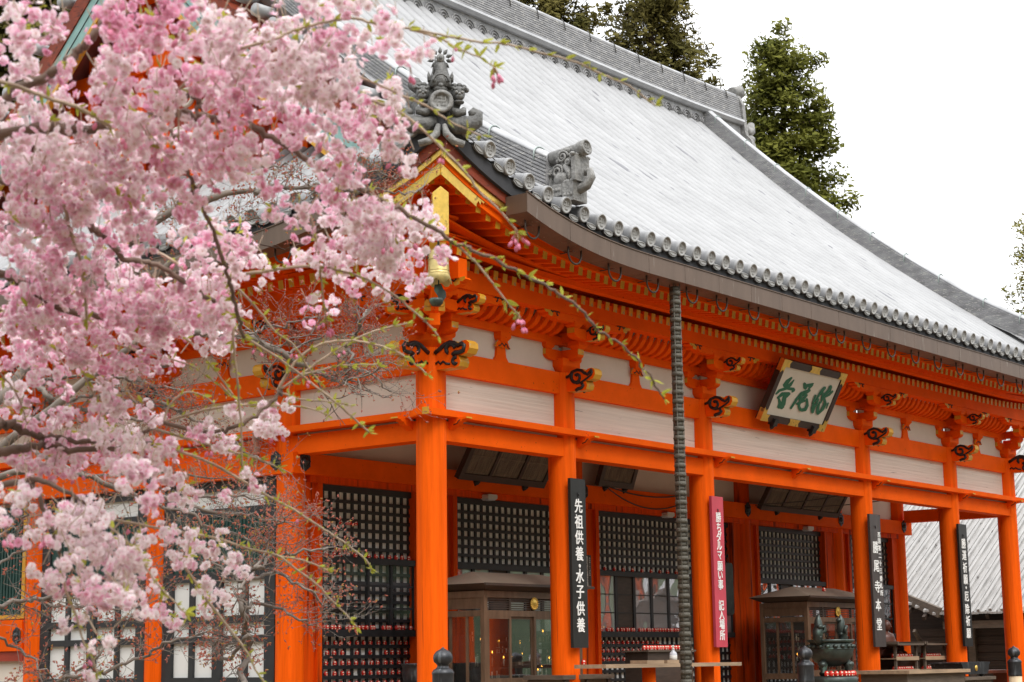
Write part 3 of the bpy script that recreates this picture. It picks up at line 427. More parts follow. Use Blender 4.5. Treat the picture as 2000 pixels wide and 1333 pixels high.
MAPLE=[(0.0298,0.0186,[(-8.66,-4.988,3.411),(-8.496,-5.189,3.352),(-8.207,-5.337,3.372),(-8.222,-5.7,3.187),(-7.755,-5.626,3.101),(-7.971,-6.077,2.96)]),(0.0167,0.0093,[(-7.716,-5.834,3.014),(-7.691,-5.851,3.072),(-7.973,-6.128,3.139),(-7.72,-5.878,3.306)]),(0.013,0.0074,[(-7.723,-5.88,3.305),(-7.726,-5.961,3.416),(-7.939,-6.236,3.427),(-7.619,-5.968,3.561)]),(0.0112,0.0056,[(-7.851,-5.798,3.048),(-7.683,-5.946,3.112),(-7.823,-6.228,3.005),(-7.398,-6.0,2.975)]),(0.0112,0.0056,[(-8.185,-5.715,3.168),(-7.846,-5.53,3.339),(-8.075,-6.014,3.306),(-7.65,-5.915,3.356)]),(0.0112,0.0056,[(-8.438,-5.583,3.311),(-8.05,-5.36,3.448),(-8.171,-5.697,3.419),(-8.067,-5.8,3.465)]),(0.027,0.0154,[(-8.839,-3.617,3.322),(-8.822,-3.699,3.137),(-8.958,-3.979,2.976),(-8.62,-3.66,2.985),(-8.731,-4.052,2.896),(-8.589,-4.114,2.905)]),(0.0154,0.0077,[(-8.762,-3.618,3.153),(-8.77,-4.03,3.146),(-8.493,-4.167,3.065),(-8.294,-4.404,3.023)]),(0.0154,0.0077,[(-8.622,-3.662,2.985),(-8.684,-4.287,2.993),(-8.246,-4.231,2.967),(-8.232,-4.682,2.885)]),(0.0154,0.0077,[(-8.413,-3.893,2.944),(-8.547,-4.479,2.797),(-8.018,-4.327,2.743),(-8.097,-4.987,2.64)]),(0.0154,0.0077,[(-8.479,-3.899,3.294),(-8.652,-4.419,3.118),(-8.23,-4.266,3.124),(-8.26,-4.653,3.04)]),(0.0154,0.0077,[(-8.286,-4.396,2.986),(-8.16,-4.717,2.812),(-7.781,-4.758,2.648),(-7.872,-5.19,2.469)]),(0.0193,0.0077,[(-8.748,-3.533,2.63),(-8.7,-3.85,2.492),(-8.487,-4.067,2.414),(-8.216,-4.332,2.433),(-7.939,-4.709,2.386)]),(0.0215,0.0072,[(-9.185,-4.422,2.41),(-9.267,-4.928,2.276),(-8.885,-4.905,2.196),(-8.835,-5.227,2.142),(-8.603,-5.442,2.16),(-8.393,-5.633,2.142)]),(0.0143,0.0072,[(-8.832,-5.224,2.142),(-8.592,-5.432,2.054),(-8.374,-5.614,2.019),(-8.384,-5.931,1.964)]),(0.0143,0.0072,[(-8.882,-4.9,2.197),(-8.742,-5.39,2.013),(-8.374,-5.461,1.884),(-8.435,-5.884,1.824)]),(0.024,0.0137,[(-8.852,-5.991,0.846),(-8.585,-5.742,1.029),(-8.627,-5.819,1.199),(-8.92,-6.053,1.359),(-8.638,-5.8,1.508),(-8.681,-5.943,1.639)]),(0.0137,0.0062,[(-8.885,-6.157,1.623),(-8.477,-5.928,1.733),(-8.657,-6.306,1.725),(-8.412,-6.351,1.767)]),(0.0137,0.0062,[(-8.901,-6.127,1.557),(-8.461,-5.914,1.612),(-8.62,-6.319,1.49),(-8.403,-6.296,1.393)]),(0.0137,0.0062,[(-8.92,-6.053,1.359),(-8.493,-5.85,1.405),(-8.61,-6.215,1.325),(-8.463,-6.261,1.258)]),(0.0137,0.0069,[(-8.865,-6.071,1.193),(-8.727,-5.704,1.031),(-8.669,-5.538,1.108),(-8.971,-5.892,1.163)]),(0.012,0.0051,[(-8.916,-6.095,1.491),(-8.765,-5.784,1.608),(-8.778,-5.541,1.722),(-9.114,-5.712,1.804)]),(0.0103,0.0051,[(-8.885,-6.157,1.623),(-8.542,-5.896,1.784),(-8.697,-6.104,1.87),(-8.743,-6.294,1.959)]),(0.0172,0.0103,[(-9.821,-4.592,1.405),(-9.567,-4.635,1.453),(-9.684,-5.064,1.46),(-9.303,-4.788,1.487)]),(0.0103,0.0048,[(-9.411,-4.707,1.477),(-9.508,-5.157,1.511),(-9.211,-5.21,1.584),(-9.131,-5.426,1.715)]),(0.0103,0.0048,[(-9.538,-4.652,1.453),(-9.506,-5.052,1.397),(-9.259,-5.171,1.38),(-9.096,-5.343,1.411)]),(0.0172,0.0069,[(-9.46,-4.58,0.861),(-9.441,-5.044,0.95),(-9.207,-5.123,0.99),(-9.056,-5.255,1.072),(-9.143,-5.612,1.152),(-8.684,-5.552,1.211)]),(0.0103,0.0048,[(-9.209,-4.748,0.949),(-9.425,-5.23,1.075),(-9.199,-5.157,1.21),(-9.101,-5.245,1.363)]),(0.0103,0.0048,[(-9.761,-4.575,1.22),(-9.532,-4.55,1.119),(-9.648,-4.988,0.98),(-9.301,-4.649,0.875)]),(0.0103,0.0048,[(-9.818,-4.629,1.659),(-9.617,-4.629,1.769),(-9.817,-5.056,1.875),(-9.511,-4.754,2.01)]),(0.0103,0.0048,[(-9.845,-4.653,1.861),(-9.65,-4.607,1.942),(-9.879,-5.023,2.008),(-9.627,-4.734,2.144)]),(0.02,0.012,[(-7.859,-5.033,4.589),(-7.412,-4.853,4.74),(-7.545,-5.383,4.61),(-7.16,-5.342,4.675),(-7.143,-5.437,4.636)]),(0.012,0.006,[(-7.416,-5.256,4.659),(-7.247,-5.045,4.634),(-7.523,-5.363,4.443),(-7.307,-5.235,4.342)]),(0.012,0.006,[(-7.163,-5.345,4.674),(-7.166,-5.403,4.775),(-7.333,-5.723,4.723),(-6.859,-5.56,4.789)]),(0.012,0.006,[(-7.085,-5.382,4.691),(-7.114,-5.628,4.633),(-7.054,-5.842,4.575),(-6.72,-5.762,4.739)]),(0.012,0.006,[(-8.02,-4.641,4.227),(-7.775,-4.602,4.4),(-7.648,-4.698,4.449),(-7.766,-5.052,4.368)]),(0.012,0.006,[(-8.14,-4.06,4.297),(-8.312,-4.382,4.377),(-7.944,-4.129,4.53),(-8.084,-4.475,4.364)]),(0.012,0.006,[(-8.061,-4.79,4.762),(-7.714,-4.702,4.872),(-7.665,-4.941,4.818),(-7.681,-5.183,4.811)]),(0.016,0.008,[(-8.234,-3.681,4.215),(-8.421,-4.164,4.029),(-7.979,-4.002,4.043),(-8.022,-4.53,4.04)])]
MTRUNK=[[(-9.442,-2.7,0.289),(-9.541,-2.842,1.218),(-9.51,-3.31,2.134),(-9.31,-3.552,2.658),(-8.925,-3.733,3.298)],[(-9.51,-3.31,2.134),(-9.088,-4.216,2.844),(-8.8,-4.707,3.276),(-8.634,-4.958,3.418)],[(-9.31,-3.552,2.658),(-8.957,-3.815,2.589)],[(-9.51,-3.31,2.134),(-9.377,-4.035,2.352),(-9.324,-4.604,2.386)],[(-9.541,-2.842,1.218),(-9.641,-3.747,1.379),(-9.791,-4.55,1.407)],[(-8.925,-3.733,3.298),(-8.593,-3.832,3.888),(-8.376,-3.859,4.164)],[(-8.376,-3.859,4.164),(-8.056,-4.378,4.55),(-7.918,-4.631,4.822)],[(-8.376,-3.859,4.164),(-8.193,-4.124,4.277)],[(-8.056,-4.378,4.55),(-7.697,-4.862,4.652)],[(-8.107,-4.153,4.0),(-7.895,-4.501,4.271)],[(-9.516,-2.82,1.032),(-9.535,-3.748,0.917),(-9.55,-4.699,0.863)]]
MTRUNK2=[[(-8.508,-5.671,-0.357),(-8.676,-5.803,0.843)]]
# ================================================================ setting
def sheet(name, x0, x1, y0, y1, z, m, kind='structure', n=1):
    b = MB(); b.add([(x0, y0, z), (x1, y0, z), (x1, y1, z), (x0, y1, z)], [(0, 1, 2, 3)])
    return tag(b.build(name, m), kind=kind)
sheet('ground', -600, 900, -600, 900, -0.60, 'gravel')
b = MB(); b.box(-1.0, 19.2, -1.3, 14.2, -0.596, 0.0)
tag(b.build('porch_floor', 'stone'), kind='structure')

# unseen wooded slopes added round the viewer, raised to block low sky light
def shading_hills():
    b = MB(); vs = []; n = 72; m = 9
    hh = lambda a: 24 + 4*math.exp(-((a-170)/40)**2)
    for i in range(n+1):
        a = 112 + 232*i/n
        h = hh(a)*min(1, i/5, (n-i)/5)
        for k in range(m+1):
            t = k/m; r = 38+34*t+3*math.sin(a*0.31+k)
            vs.append((r*math.cos(rad(a))+2, r*math.sin(rad(a))-2, -0.7+h*math.sin(t*PI/2)*(1+0.10*math.sin(a*1.7+k*2.1)+0.06*math.sin(a*3.3))))
    b.add(vs, [(i*(m+1)+k, (i+1)*(m+1)+k, (i+1)*(m+1)+k+1, i*(m+1)+k+1) for i in range(n) for k in range(m)], 0, True)
    return b
tag(shading_hills().build('shading_hills', 'hillg'), kind='structure')
# ================================================================ the hall
XS = [0, 2.776, 6.376, 11.639, 15.239, 18.015]
SY = [0, 2.512, 5.15, 7.92, 10.6, 13.2]
XE, YE = XS[-1], SY[-1]
D1 = 2.512
YR = YE/2
PR = 0.194
E0 = 1.47
HALL = empty('temple_hall', (0, 0, 0), 'vermilion temple hall with silver tiled roof, white panels and open pillared porch', 'temple hall')
def hp(name, b, mats, parent=None, label=None, kind=None):
    return tag(b.build(name, mats, parent or HALL), label, kind=kind)

def sweepup(d):            # how far the eave rises towards a corner, d = distance from it
    return 0.93*max(0.0, 1-max(d, 0)/4.3)**2.6
_py = np.array([-1.47, -0.8, -0.15, 0.5, 1.25, 2.4, 3.35, 4.1, 5.0, 5.75, 6.6])
_pz = np.array([5.74, 6.22, 6.74, 7.22, 7.80, 8.68, 9.46, 10.12, 10.96, 11.69, 12.50])
_pc = np.polyfit(_py, _pz, 4)
def prof(y):               # tile surface of the slope at distance y inside the pillar line
    return float(np.polyval(_pc, y)) + 1.0 - 0.06
def rz(y, d):
    return prof(y) + sweepup(d)*math.exp(-max(0, y+E0)/1.6)
def lin(d): return min(d, XE+2*E0-d)     # nearest corner along the front, d = X+E0
def lins(d): return min(d, YE+2*E0-d)

def sweep(b, path, sec, side, m=0, cap=True, smooth=False, upv=V((0, 0, 1)), ms=None):
    side = V(side); n = len(sec); k = len(path); o = len(b.v)
    for p in path:
        p = V(p)
        for a, c in sec: b.v.append(tuple(p + side*a + upv*c))
    d = V(path[-1])-V(path[0])
    ar = sum(sec[i][0]*sec[(i+1) % n][1]-sec[(i+1) % n][0]*sec[i][1] for i in range(n))
    flip = (side.cross(upv).dot(d))*ar > 0
    for i in range(k-1):
        for j in range(n):
            j2 = (j+1) % n
            q = (o+i*n+j, o+i*n+j2, o+(i+1)*n+j2, o+(i+1)*n+j)
            b.f.append(q if flip else q[::-1]); b.m.append(ms[j] if ms else m); b.s.append(smooth)
    if cap:
        c0 = tuple(o+j for j in range(n)); c1 = tuple(o+(k-1)*n+j for j in range(n))
        b.f.append(c0[::-1] if flip else c0); b.m.append(m); b.s.append(False)
        b.f.append(c1 if flip else c1[::-1]); b.m.append(m); b.s.append(False)
def rect(a0, a1, c0, c1): return [(a0, c0), (a1, c0), (a1, c1), (a0, c1)]

# ---- pillars
b = MB(); b.lathe([(PR+0.0, 0.0), (PR, 0.3), (PR, 4.6), (PR-0.012, 4.949)], seg=28)
pil = hp('pillar', b, 'vermv'); 
for i, x in enumerate(XS):
    if i: copy(pil, HALL, (x, 0, 0))
    if i == 3:
        st = b.build('pillar', 'verms', HALL, (x, D1, 0)); st['label'] = 'old pillar with dark vertical stains and scorched paint'
    else:
        q = copy(pil, HALL, (x, D1, 0)); 
for y in SY[2:]: copy(pil, HALL, (0, y, 0))
for y in SY[2:]: copy(pil, HALL, (XE, y, 0))

# ---- long beams of the two visible sides: front (along X) and side (along Y)
def two(name, m, y0, y1, z0, z1, ext=0.0, label=None):
    # y0..y1 = inwards offset from the pillar line
    b = MB(); b.box(-ext, XE+ext, y0, y1, z0, z1); hp(name, b, m)
    b = MB(); b.box(y0, y1, max(y1, 0)+0.001 if ext == 0 else y1+0.003, YE+ext, z0+0.0015, z1+0.0015); hp(name, b, m)
two('head_beam', 'verm', -0.10, 0.10, 4.645, 4.949)
two('tie_beam', 'verm', -0.135, 0.12, 3.77, 4.02)
b = MB(); b.box(-0.375, XE+0.375, -0.285, -0.021, 4.060, 4.142, 0); b.box(-0.379, -0.374, -0.289, -0.18, 4.056, 4.146, 1)
hp('eave_strip', b, ['verm', 'gold'])
b = MB(); b.box(-0.285, -0.021, -0.284, YE+0.3, 4.056, 4.139); hp('eave_strip', b, 'verm')
two('wall_beam', 'verm', -0.085, 0.06, 5.345, 5.455)
two('upper_wall_board', 'verm', -0.03, 0.03, 5.4565, 6.10)
# thin grey slit board under the strip
b = MB(); b.box(0, XE, -0.06, -0.03, 4.021, 4.06); b.box(-0.06, -0.03, 0.1, YE, 4.021, 4.06); hp('slit_board', b, 'white')
# ---- white boards
for i in range(5):
    b = MB(); b.box(XS[i]+0.05, XS[i+1]-0.05, -0.02, 0.02, 4.142, 4.646); hp('white_panel', b, 'white')
    b = MB(); b.box(XS[i]+0.05, XS[i+1]-0.05, -0.015, 0.02, 4.95, 5.346); hp('white_panel', b, 'plaster')
    b = MB(); b.box(-0.02, 0.02, SY[i]+0.05, SY[i+1]-0.05, 4.142, 4.646); hp('white_panel', b, 'plaster')
    b = MB(); b.box(-0.015, 0.02, SY[i]+0.05, SY[i+1]-0.05, 4.95, 5.346); hp('white_panel', b, 'plaster')

# ---- little arms that carry the strip
ap = [(0, 0), (0.30, 0), (0.30, -0.018), (0.235, -0.03), (0.215, -0.05), (0.17, -0.055), (0.15, -0.085), (0.09, -0.10), (0.0, -0.15)]
def arm_mesh():
    b = MB()
    b.prism(ap, (-0.05, 0, 0), (0, -1, 0), (0, 0, 1), (0.10, 0, 0), 0)
    b.box(-0.052, 0.052, -0.312, -0.299, -0.019, 0.001, 1)
    for pts in ([(0.20, -0.045), (0.17, -0.055), (0.15, -0.085), (0.09, -0.10)],):
        b.tube([(-0.054, -p, c+0.012) for p, c in pts], 0.007, 4, 2)
    return b
arm = hp('strip_arm', arm_mesh(), ['verm', 'gold', 'black']); arm.location = (XS[0]+0.235, -0.13, 4.058)
for x in [XS[1]+0.235, XS[2]+0.235, (XS[2]+XS[3])/2, XS[3]+0.235, XS[4]+0.235, XS[5]-0.24]:
    copy(arm, HALL, (x, -0.13, 4.058))
for y in (0.24, SY[1]+0.2, SY[2]+0.2, SY[3]+0.2):
    c = copy(arm, HALL, (-0.13, y, 4.056)); c.rotation_euler = (0, 0, -PI/2)

# ---- swirl nosing (profile in the plane: a = outwards, c = up)
def scroll(c, r0, r1, t0, t1, n=16):
    return [(c[0]+(r0+(r1-r0)*i/n)*math.cos(t0+(t1-t0)*i/n), c[1]+(r0+(r1-r0)*i/n)*math.sin(t0+(t1-t0)*i/n)) for i in range(n+1)]
NOSE = [(0, -0.145), (0.27, -0.145), (0.315, -0.155), (0.38, -0.135), (0.40, -0.085), (0.385, -0.035), (0.36, -0.012),
        (0.42, -0.02), (0.50, 0.0), (0.535, 0.055), (0.53, 0.115), (0.485, 0.15), (0.42, 0.145), (0.375, 0.115), (0.33, 0.15), (0.25, 0.165), (0.16, 0.14), (0.10, 0.09), (0, 0.06)]
def nosing(sc=1.0, wd=0.17, big=False):
    b = MB()
    P = [(a*sc, c*sc) for a, c in NOSE]
    # faces in red, rim in ochre from the lobes outwards
    b.prism(P, (-wd/2, 0, 0), (0, -1, 0), (0, 0, 1), (wd, 0, 0), 1, 0)
    for sx in (-1, 1):
        X = sx*(wd/2+0.002)
        L = lambda pts, r: b.tube([(X, -p*sc, c*sc) for p, c in pts], r*sc*1.35, 5, 2, flat=1)
        if big:
            L([(0.03, 0.05), (0.10, 0.085), (0.17, 0.125), (0.25, 0.145), (0.32, 0.13), (0.375, 0.10), (0.43, 0.115), (0.465, 0.085), (0.45, 0.03), (0.39, 0.015), (0.33, 0.02), (0.29, 0.0)], 0.021)
            L(scroll((0.245, 0.055), 0.085, 0.03, 0.2, 4.2), 0.02)
            L(scroll((0.33, -0.08), 0.05, 0.02, 1.2, 5.8), 0.017)
            L([(0.04, -0.075), (0.08, -0.055), (0.11, -0.085), (0.15, -0.06), (0.19, -0.09), (0.25, -0.10)], 0.011)
        else:
            L([(0.05, 0.06), (0.10, 0.075), (0.15, 0.125), (0.24, 0.148), (0.31, 0.13), (0.36, 0.09), (0.41, 0.065), (0.455, 0.095), (0.49, 0.13)], 0.017)
            L(scroll((0.225, 0.045), 0.10, 0.025, 2.4, 8.6), 0.019)
            L([(0.18, -0.02), (0.23, -0.045), (0.30, -0.035), (0.36, -0.01), (0.42, 0.02), (0.47, 0.05), (0.495, 0.10)], 0.012)
            L([(0.31, -0.045), (0.335, -0.085), (0.30, -0.115), (0.24, -0.125), (0.21, -0.14)], 0.020)
    return b
nose_s = nosing()
nose_b = nosing(1.12, 0.18, True)
# ---- bracket set on a pillar (local origin = pillar top, +Y inwards)
def dai(b, x, y, z, w, h, m=0, t=0.62):   # bearing block: square top, tapered foot
    f = w*t
    b.box(x-w/2, x+w/2, y-w/2, y+w/2, z+h*0.45, z+h, m)
    vs = [(x-f/2, y-f/2, z), (x+f/2, y-f/2, z), (x+f/2, y+f/2, z), (x-f/2, y+f/2, z),
          (x-w/2, y-w/2, z+h*0.45), (x+w/2, y-w/2, z+h*0.45), (x+w/2, y+w/2, z+h*0.45), (x-w/2, y+w/2, z+h*0.45)]
    b.add(vs, [(0, 3, 2, 1), (0, 1, 5, 4), (1, 2, 6, 5), (2, 3, 7, 6), (3, 0, 4, 7)], m)
def hiji(L, h):            # bow-bottomed arm profile, half length L
    q = [(-L, h), (-L, h*0.45)]
    q += [(-L+L*0.42*(1-math.cos(t)), h*0.45*(1-math.sin(t))) for t in [PI/2*i/5 for i in range(1, 6)]]
    q += [(-a, c) for a, c in q[::-1][:-1]] + [(L, h)]
    return q
def bracket(corner=False):
    b = MB()
    dai(b, 0, 0, 0, 0.40, 0.19, 0)
    H = hiji(0.42, 0.15)
    b.prism(H, (0, -0.07, 0.165), (1, 0, 0), (0, 0, 1), (0, 0.14, 0), 0)
    b.prism(hiji(0.36, 0.148), (-0.07, 0, 0.166), (0, 1, 0), (0, 0, 1), (0.14, 0, 0), 0)
    for x in (-0.34, 0.34): dai(b, x, 0, 0.312, 0.19, 0.10)
    dai(b, 0, -0.31, 0.312, 0.20, 0.11)
    # ochre end grains
    for x in (-0.421, 0.416): b.box(x, x+0.005, -0.068, 0.068, 0.235, 0.312, 1)
    b.box(-0.068, 0.068, -0.364, -0.359, 0.235, 0.312, 1)
    # second step: arm to the purlin and its cross arm
    b.prism(hiji(0.34, 0.14), (0, -0.51, 0.42), (1, 0, 0), (0, 0, 1), (0, 0.13, 0), 0)
    b.prism(hiji(0.5, 0.138), (-0.065, -0.02, 0.421), (0, 1, 0), (0, 0, 1), (0.13, 0, 0), 0)
    for x in (-0.27, 0, 0.27): dai(b, x, -0.445, 0.556, 0.17, 0.085)
    for x in (-0.341, 0.336): b.box(x, x+0.005, -0.508, -0.382, 0.49, 0.56, 1)
    # boat arm under the purlin with ochre carved ends
    P = [(-0.98, 0.10), (-1.02, 0.07), (-0.98, 0.045), (-0.94, 0.05), (-0.93, 0.015), (-0.86, 0.0), (-0.80, 0.015), (-0.74, -0.02), (-0.66, -0.02), (0.66, -0.02), (0.74, -0.02), (0.80, 0.015), (0.86, 0.0), (0.93, 0.015), (0.94, 0.05), (0.98, 0.045), (1.02, 0.07), (0.98, 0.10)]
    b.prism(P, (0, -0.512, 0.640), (1, 0, 0), (0, 0, 1), (0, 0.135, 0), 0)
    for sx in (-1, 1):
        E = [(-1.022, 0.101), (-1.022, 0.07), (-0.98, 0.042), (-0.937, 0.05), (-0.93, 0.012), (-0.86, -0.003), (-0.83, 0.03), (-0.85, 0.101)]
        b.prism([(sx*a, c) for a, c in E], (0, -0.515, 0.640), (1, 0, 0), (0, 0, 1), (0, 0.003, 0), 1)
        b.tube([(sx*a, -0.517, 0.640+c) for a, c in [(-0.88, 0.085), (-0.84, 0.06), (-0.80, 0.085), (-0.755, 0.075)]], 0.010, 4, 2)
        b.tube([(sx*a, -0.517, 0.640+c) for a, c in scroll((-0.72, 0.045), 0.042, 0.015, 0.6, 4.9, 8)], 0.010, 4, 2)
    return b
bm = bracket()
def add_bracket(x, y, rzv, big=False, mirror=False):
    o = b_proto[0]
    if o is None:
        o = hp('bracket_set', bm, ['verm', 'gold', 'black']); b_proto[0] = o
    else:
        o = copy(o, HALL)
    if big and rzv: o.scale = (0.985, 0.985, 0.99)
    o.location = (x, y, 4.95); o.rotation_euler = (0, 0, rzv)
    for (nm, z, sc) in (('beam_nosing', -0.135, 1.0), ('step_nosing', 0.50, 0.66)):
        pr = n_proto.get((nm, big))
        if pr is None:
            n = (nosing(1.12 if nm[0] == 'b' else 0.74, 0.18 if nm[0] == 'b' else 0.12, True) if big else nosing(sc, 0.17 if sc == 1 else 0.11)).build(nm, ['verm', 'gold', 'black'], o)
            n_proto[(nm, big)] = n
        else:
            n = copy(pr, o)
        n.location = (0, -0.12 if nm[0] == 'b' else -0.48, z)
    return o
b_proto = [None]; n_proto = {}
for i, x in enumerate(XS): add_bracket(x, 0, 0, i in (0, 5))
for i, y in enumerate(SY[:4]): add_bracket(0, y+(0.0015 if i == 0 else 0), -PI/2, i == 0)
# diagonal corner pieces and foliage board
b = MB()
b.bar((0.1, 0.1, 5.2), (-0.55, -0.55, 5.2), 0.13, 0.15, 0)
b.bar((0.1, 0.1, 5.46), (-0.80, -0.80, 5.46), 0.13, 0.14, 0)
dai(b, -0.45, -0.45, 5.27, 0.2, 0.1); dai(b, -0.45, -0.45, 5.53, 0.19, 0.09)
b.bar((-0.51, -0.51, 5.36), (-0.515, -0.515, 5.36), 0.26, 0.10, 1)
for k in (-0.085, 0, 0.085):
    b.lathe([(0.045, 0), (0.045, 0.012)], (-0.515-k*0.7, -0.515+k*0.7, 5.41), 12, 1, (-1, -1, 0))
hp('corner_bracket', b, ['verm', 'gold'])
# ---- centre struts
def strut():
    b = MB()
    q = [(-0.16, 0), (-0.105, 0.07), (-0.085, 0.18), (-0.075, 0.27), (0.075, 0.27), (0.085, 0.18), (0.105, 0.07), (0.16, 0)]
    b.prism(q, (0, -0.055, 0), (1, 0, 0), (0, 0, 1), (0, 0.05, 0), 0)
    dai(b, 0, -0.03, 0.27, 0.22, 0.125)
    L = [(-0.16, 0.20), (-0.12, 0.19), (-0.06, 0.205), (0, 0.185), (0.06, 0.205), (0.12, 0.18), (0.16, 0.185), (0.125, 0.23), (0.10, 0.285), (-0.10, 0.285), (-0.125, 0.25)]
    b.prism(L, (0, -0.085, 0), (1, 0, 0), (0, 0, 1), (0, 0.03, 0), 1, 0)
    b.tube([(a, -0.088, c) for a, c in [(-0.10, 0.205), (-0.05, 0.22), (-0.03, 0.25), (0.0, 0.23), (0.03, 0.21), (0.05, 0.25), (0.08, 0.24), (0.10, 0.205), (0.14, 0.19)]], 0.009, 4, 2)
    return b
sp = None
for i in range(5):
    if i == 2: continue
    c = ((XS[i]+XS[i+1])/2, 0, 4.95)
    if sp is None: sp = hp('strut', strut(), ['verm', 'gold', 'black']); sp.location = c
    else: copy(sp, HALL, c)
for i in range(3):
    c = copy(sp, HALL, (0, (SY[i]+SY[i+1])/2, 4.95)); c.rotation_euler = (0, 0, -PI/2)
# ---- ribbed coves between brackets
def cove(L, n):
    b = MB()
    path = [(-0.06, 5.44), (-0.11, 5.445), (-0.20, 5.47), (-0.28, 5.52), (-0.345, 5.60), (-0.375, 5.70)]
    for i in range(len(path)-1):          # white board behind the ribs
        (a, c), (a2, c2) = path[i], path[i+1]
        b.add([(0, a+0.09, c+0.035), (L, a+0.09, c+0.035), (L, a2+0.09, c2+0.03), (0, a2+0.09, c2+0.03)], [(0, 1, 2, 3)], 1)
    for k in range(n):
        x = L*(k+0.5)/n
        sweep(b, [(x, a, c) for a, c in path], rect(-0.046, 0.046, 0, 0.09), (1, 0, 0), 0)
    return b
for i in range(5):
    L = XS[i+1]-XS[i]-0.5
    o = hp('ribbed_cove', cove(L, int(round(L/0.185))), ['verm', 'white']); o.location = (XS[i]+0.25, 0, 0)
for i in range(3):
    L = SY[i+1]-SY[i]-0.5
    o = hp('ribbed_cove', cove(L, int(round(L/0.185))), ['verm', 'white']); o.location = (0, SY[i+1]-0.25, 0); o.rotation_euler = (0, 0, -PI/2)
# ---- eave purlin
b = MB(); b.box(-0.92, XE+0.92, -0.535, -0.365, 5.675, 5.93); hp('eave_purlin', b, 'verm')
b = MB(); b.box(-0.535, -0.365, -0.92, YE+0.9, 5.673, 5.928); hp('eave_purlin', b, 'verm')
# ---- rafters (front ones are single parts, the side ones a group)
def rafter_mesh(y0, z0, y1, z1, w, h):
    b = MB(); b.bar((0, y0, z0), (0, y1, z1), w, h, 0)
    d = (V((0, y1, z1))-V((0, y0, z0))).normalized()
    p = V((0, y1, z1)); b.bar(p, p+d*0.006, w+0.004, h+0.004, 1)
    return b
RS = 0.193
def zbase(d): return sweepup(d)*0.25
def zfly(d): return sweepup(d)
br = rafter_mesh(0.0, 0, -0.90, -0.17, 0.088, 0.115).build('base_rafter', ['verm', 'gold'], HALL)
frr = rafter_mesh(-0.5, 0.10, -1.22, 0.0, 0.085, 0.105).build('flying_rafter', ['verm', 'gold'], HALL)
xs = [-1.08+RS*k for k in range(int((XE+2.16)/RS)+1)]
firstb = firstf = True
for x in xs:
    d = lin(x+E0)
    if -0.62 < x < XE+0.62:
        o = br if firstb else copy(br, HALL)
        firstb = False
        o.location = (x, 0 if x > -0.3 else -0.35, 6.075+zbase(d)-(0.0 if x > -0.3 else 0.0))
        if x < -0.3: o.scale = (1, 0.62, 1)
    o = frr if firstf else copy(frr, HALL)
    firstf = False
    o.location = (x, 0, 6.028+zfly(d))
    if x < -0.5: o.scale = (1, 1, 1)
b1 = MB(); b2 = MB()
y = -1.08
while y < YE+1:
    d = lins(y+E0)
    zz = 6.075+zbase(d)
    if y > -0.62:
        x0 = 0.0 if y > -0.3 else -0.35
        p0 = V((x0, y, zz)); p1 = V((-0.90, y, zz-0.17)) if x0 == 0 else V((-0.90, y, zz-0.1))
        dd = (p1-p0).normalized(); b1.bar(p0, p1, 0.088, 0.115, 0); b1.bar(p1, p1+dd*0.006, 0.092, 0.119, 1)
    zz = 6.028+zfly(d)
    p0 = V((-0.5, y, zz+0.10)); p1 = V((-1.22, y, zz)); dd = (p1-p0).normalized()
    b2.bar(p0, p1, 0.085, 0.105, 0); b2.bar(p1, p1+dd*0.006, 0.089, 0.109, 1)
    y += RS
hp('side_rafters', b1, ['verm', 'gold'], kind='stuff'); hp('side_flying_rafters', b2, ['verm', 'gold'], kind='stuff')
# ---- boards that ride on the rafters, following the sweep of the eave
def eave_path(off, zf, side=False, n=90, c=None):
    # off = distance out from the pillar line
    c = off if c is None else c
    L = (YE if side else XE)
    pts = []
    for i in range(n+1):
        t = -c + (L+2*c)*i/n
        d = min(t+E0, L+E0-t)
        pts.append((-off, t, zf(d)) if side else (t, -off, zf(d)))
    return pts
def eave_board(name, m, off, th, zf, h, ms=None):
    # front
    b = MB(); sweep(b, eave_path(off, zf), rect(0, th, 0, h), (0, 1, 0)); hp(name, b, m)
    b = MB(); sweep(b, eave_path(off-0.0015, lambda d: zf(d)+0.001, True), rect(0, th, 0, h), (1, 0, 0)); hp(name, b, m)
eave_board('rafter_strip', 'verm', 0.87, 0.13, lambda d: 5.965+zbase(d)*0.9, 0.075)      # on the base rafters
eave_board('rafter_board', 'verm', 0.93, 0.40, lambda d: 6.042+(zbase(d)+zfly(d))*0.45, 0.03)
# soffit boards over both rafter rows
eave_board('soffit_board', 'verm', 0.80, 0.85, lambda d: 6.105+zbase(d)*0.9, 0.02)
eave_board('soffit_board', 'verm', 1.20, 0.60, lambda d: 6.125+zfly(d)*0.98, 0.02)
eave_board('eave_lip', 'verm', 1.27, 0.12, lambda d: 6.082+zfly(d)*0.9, 0.085)
eave_board('eave_lip', 'verm', 1.305, 0.12, lambda d: 6.168+zfly(d)*0.9, 0.06)
eave_board('ochre_band', 'gold', 1.325, 0.12, lambda d: 6.229+zfly(d)*0.9, 0.075)
eave_board('fascia_board', 'rust', 1.36, 0.16, lambda d: 6.305+zfly(d)*0.9, 0.19)
eave_board('mortar_bed', 'mort', 1.41, 0.32, lambda d: 6.40+zfly(d)*0.97, 0.20)
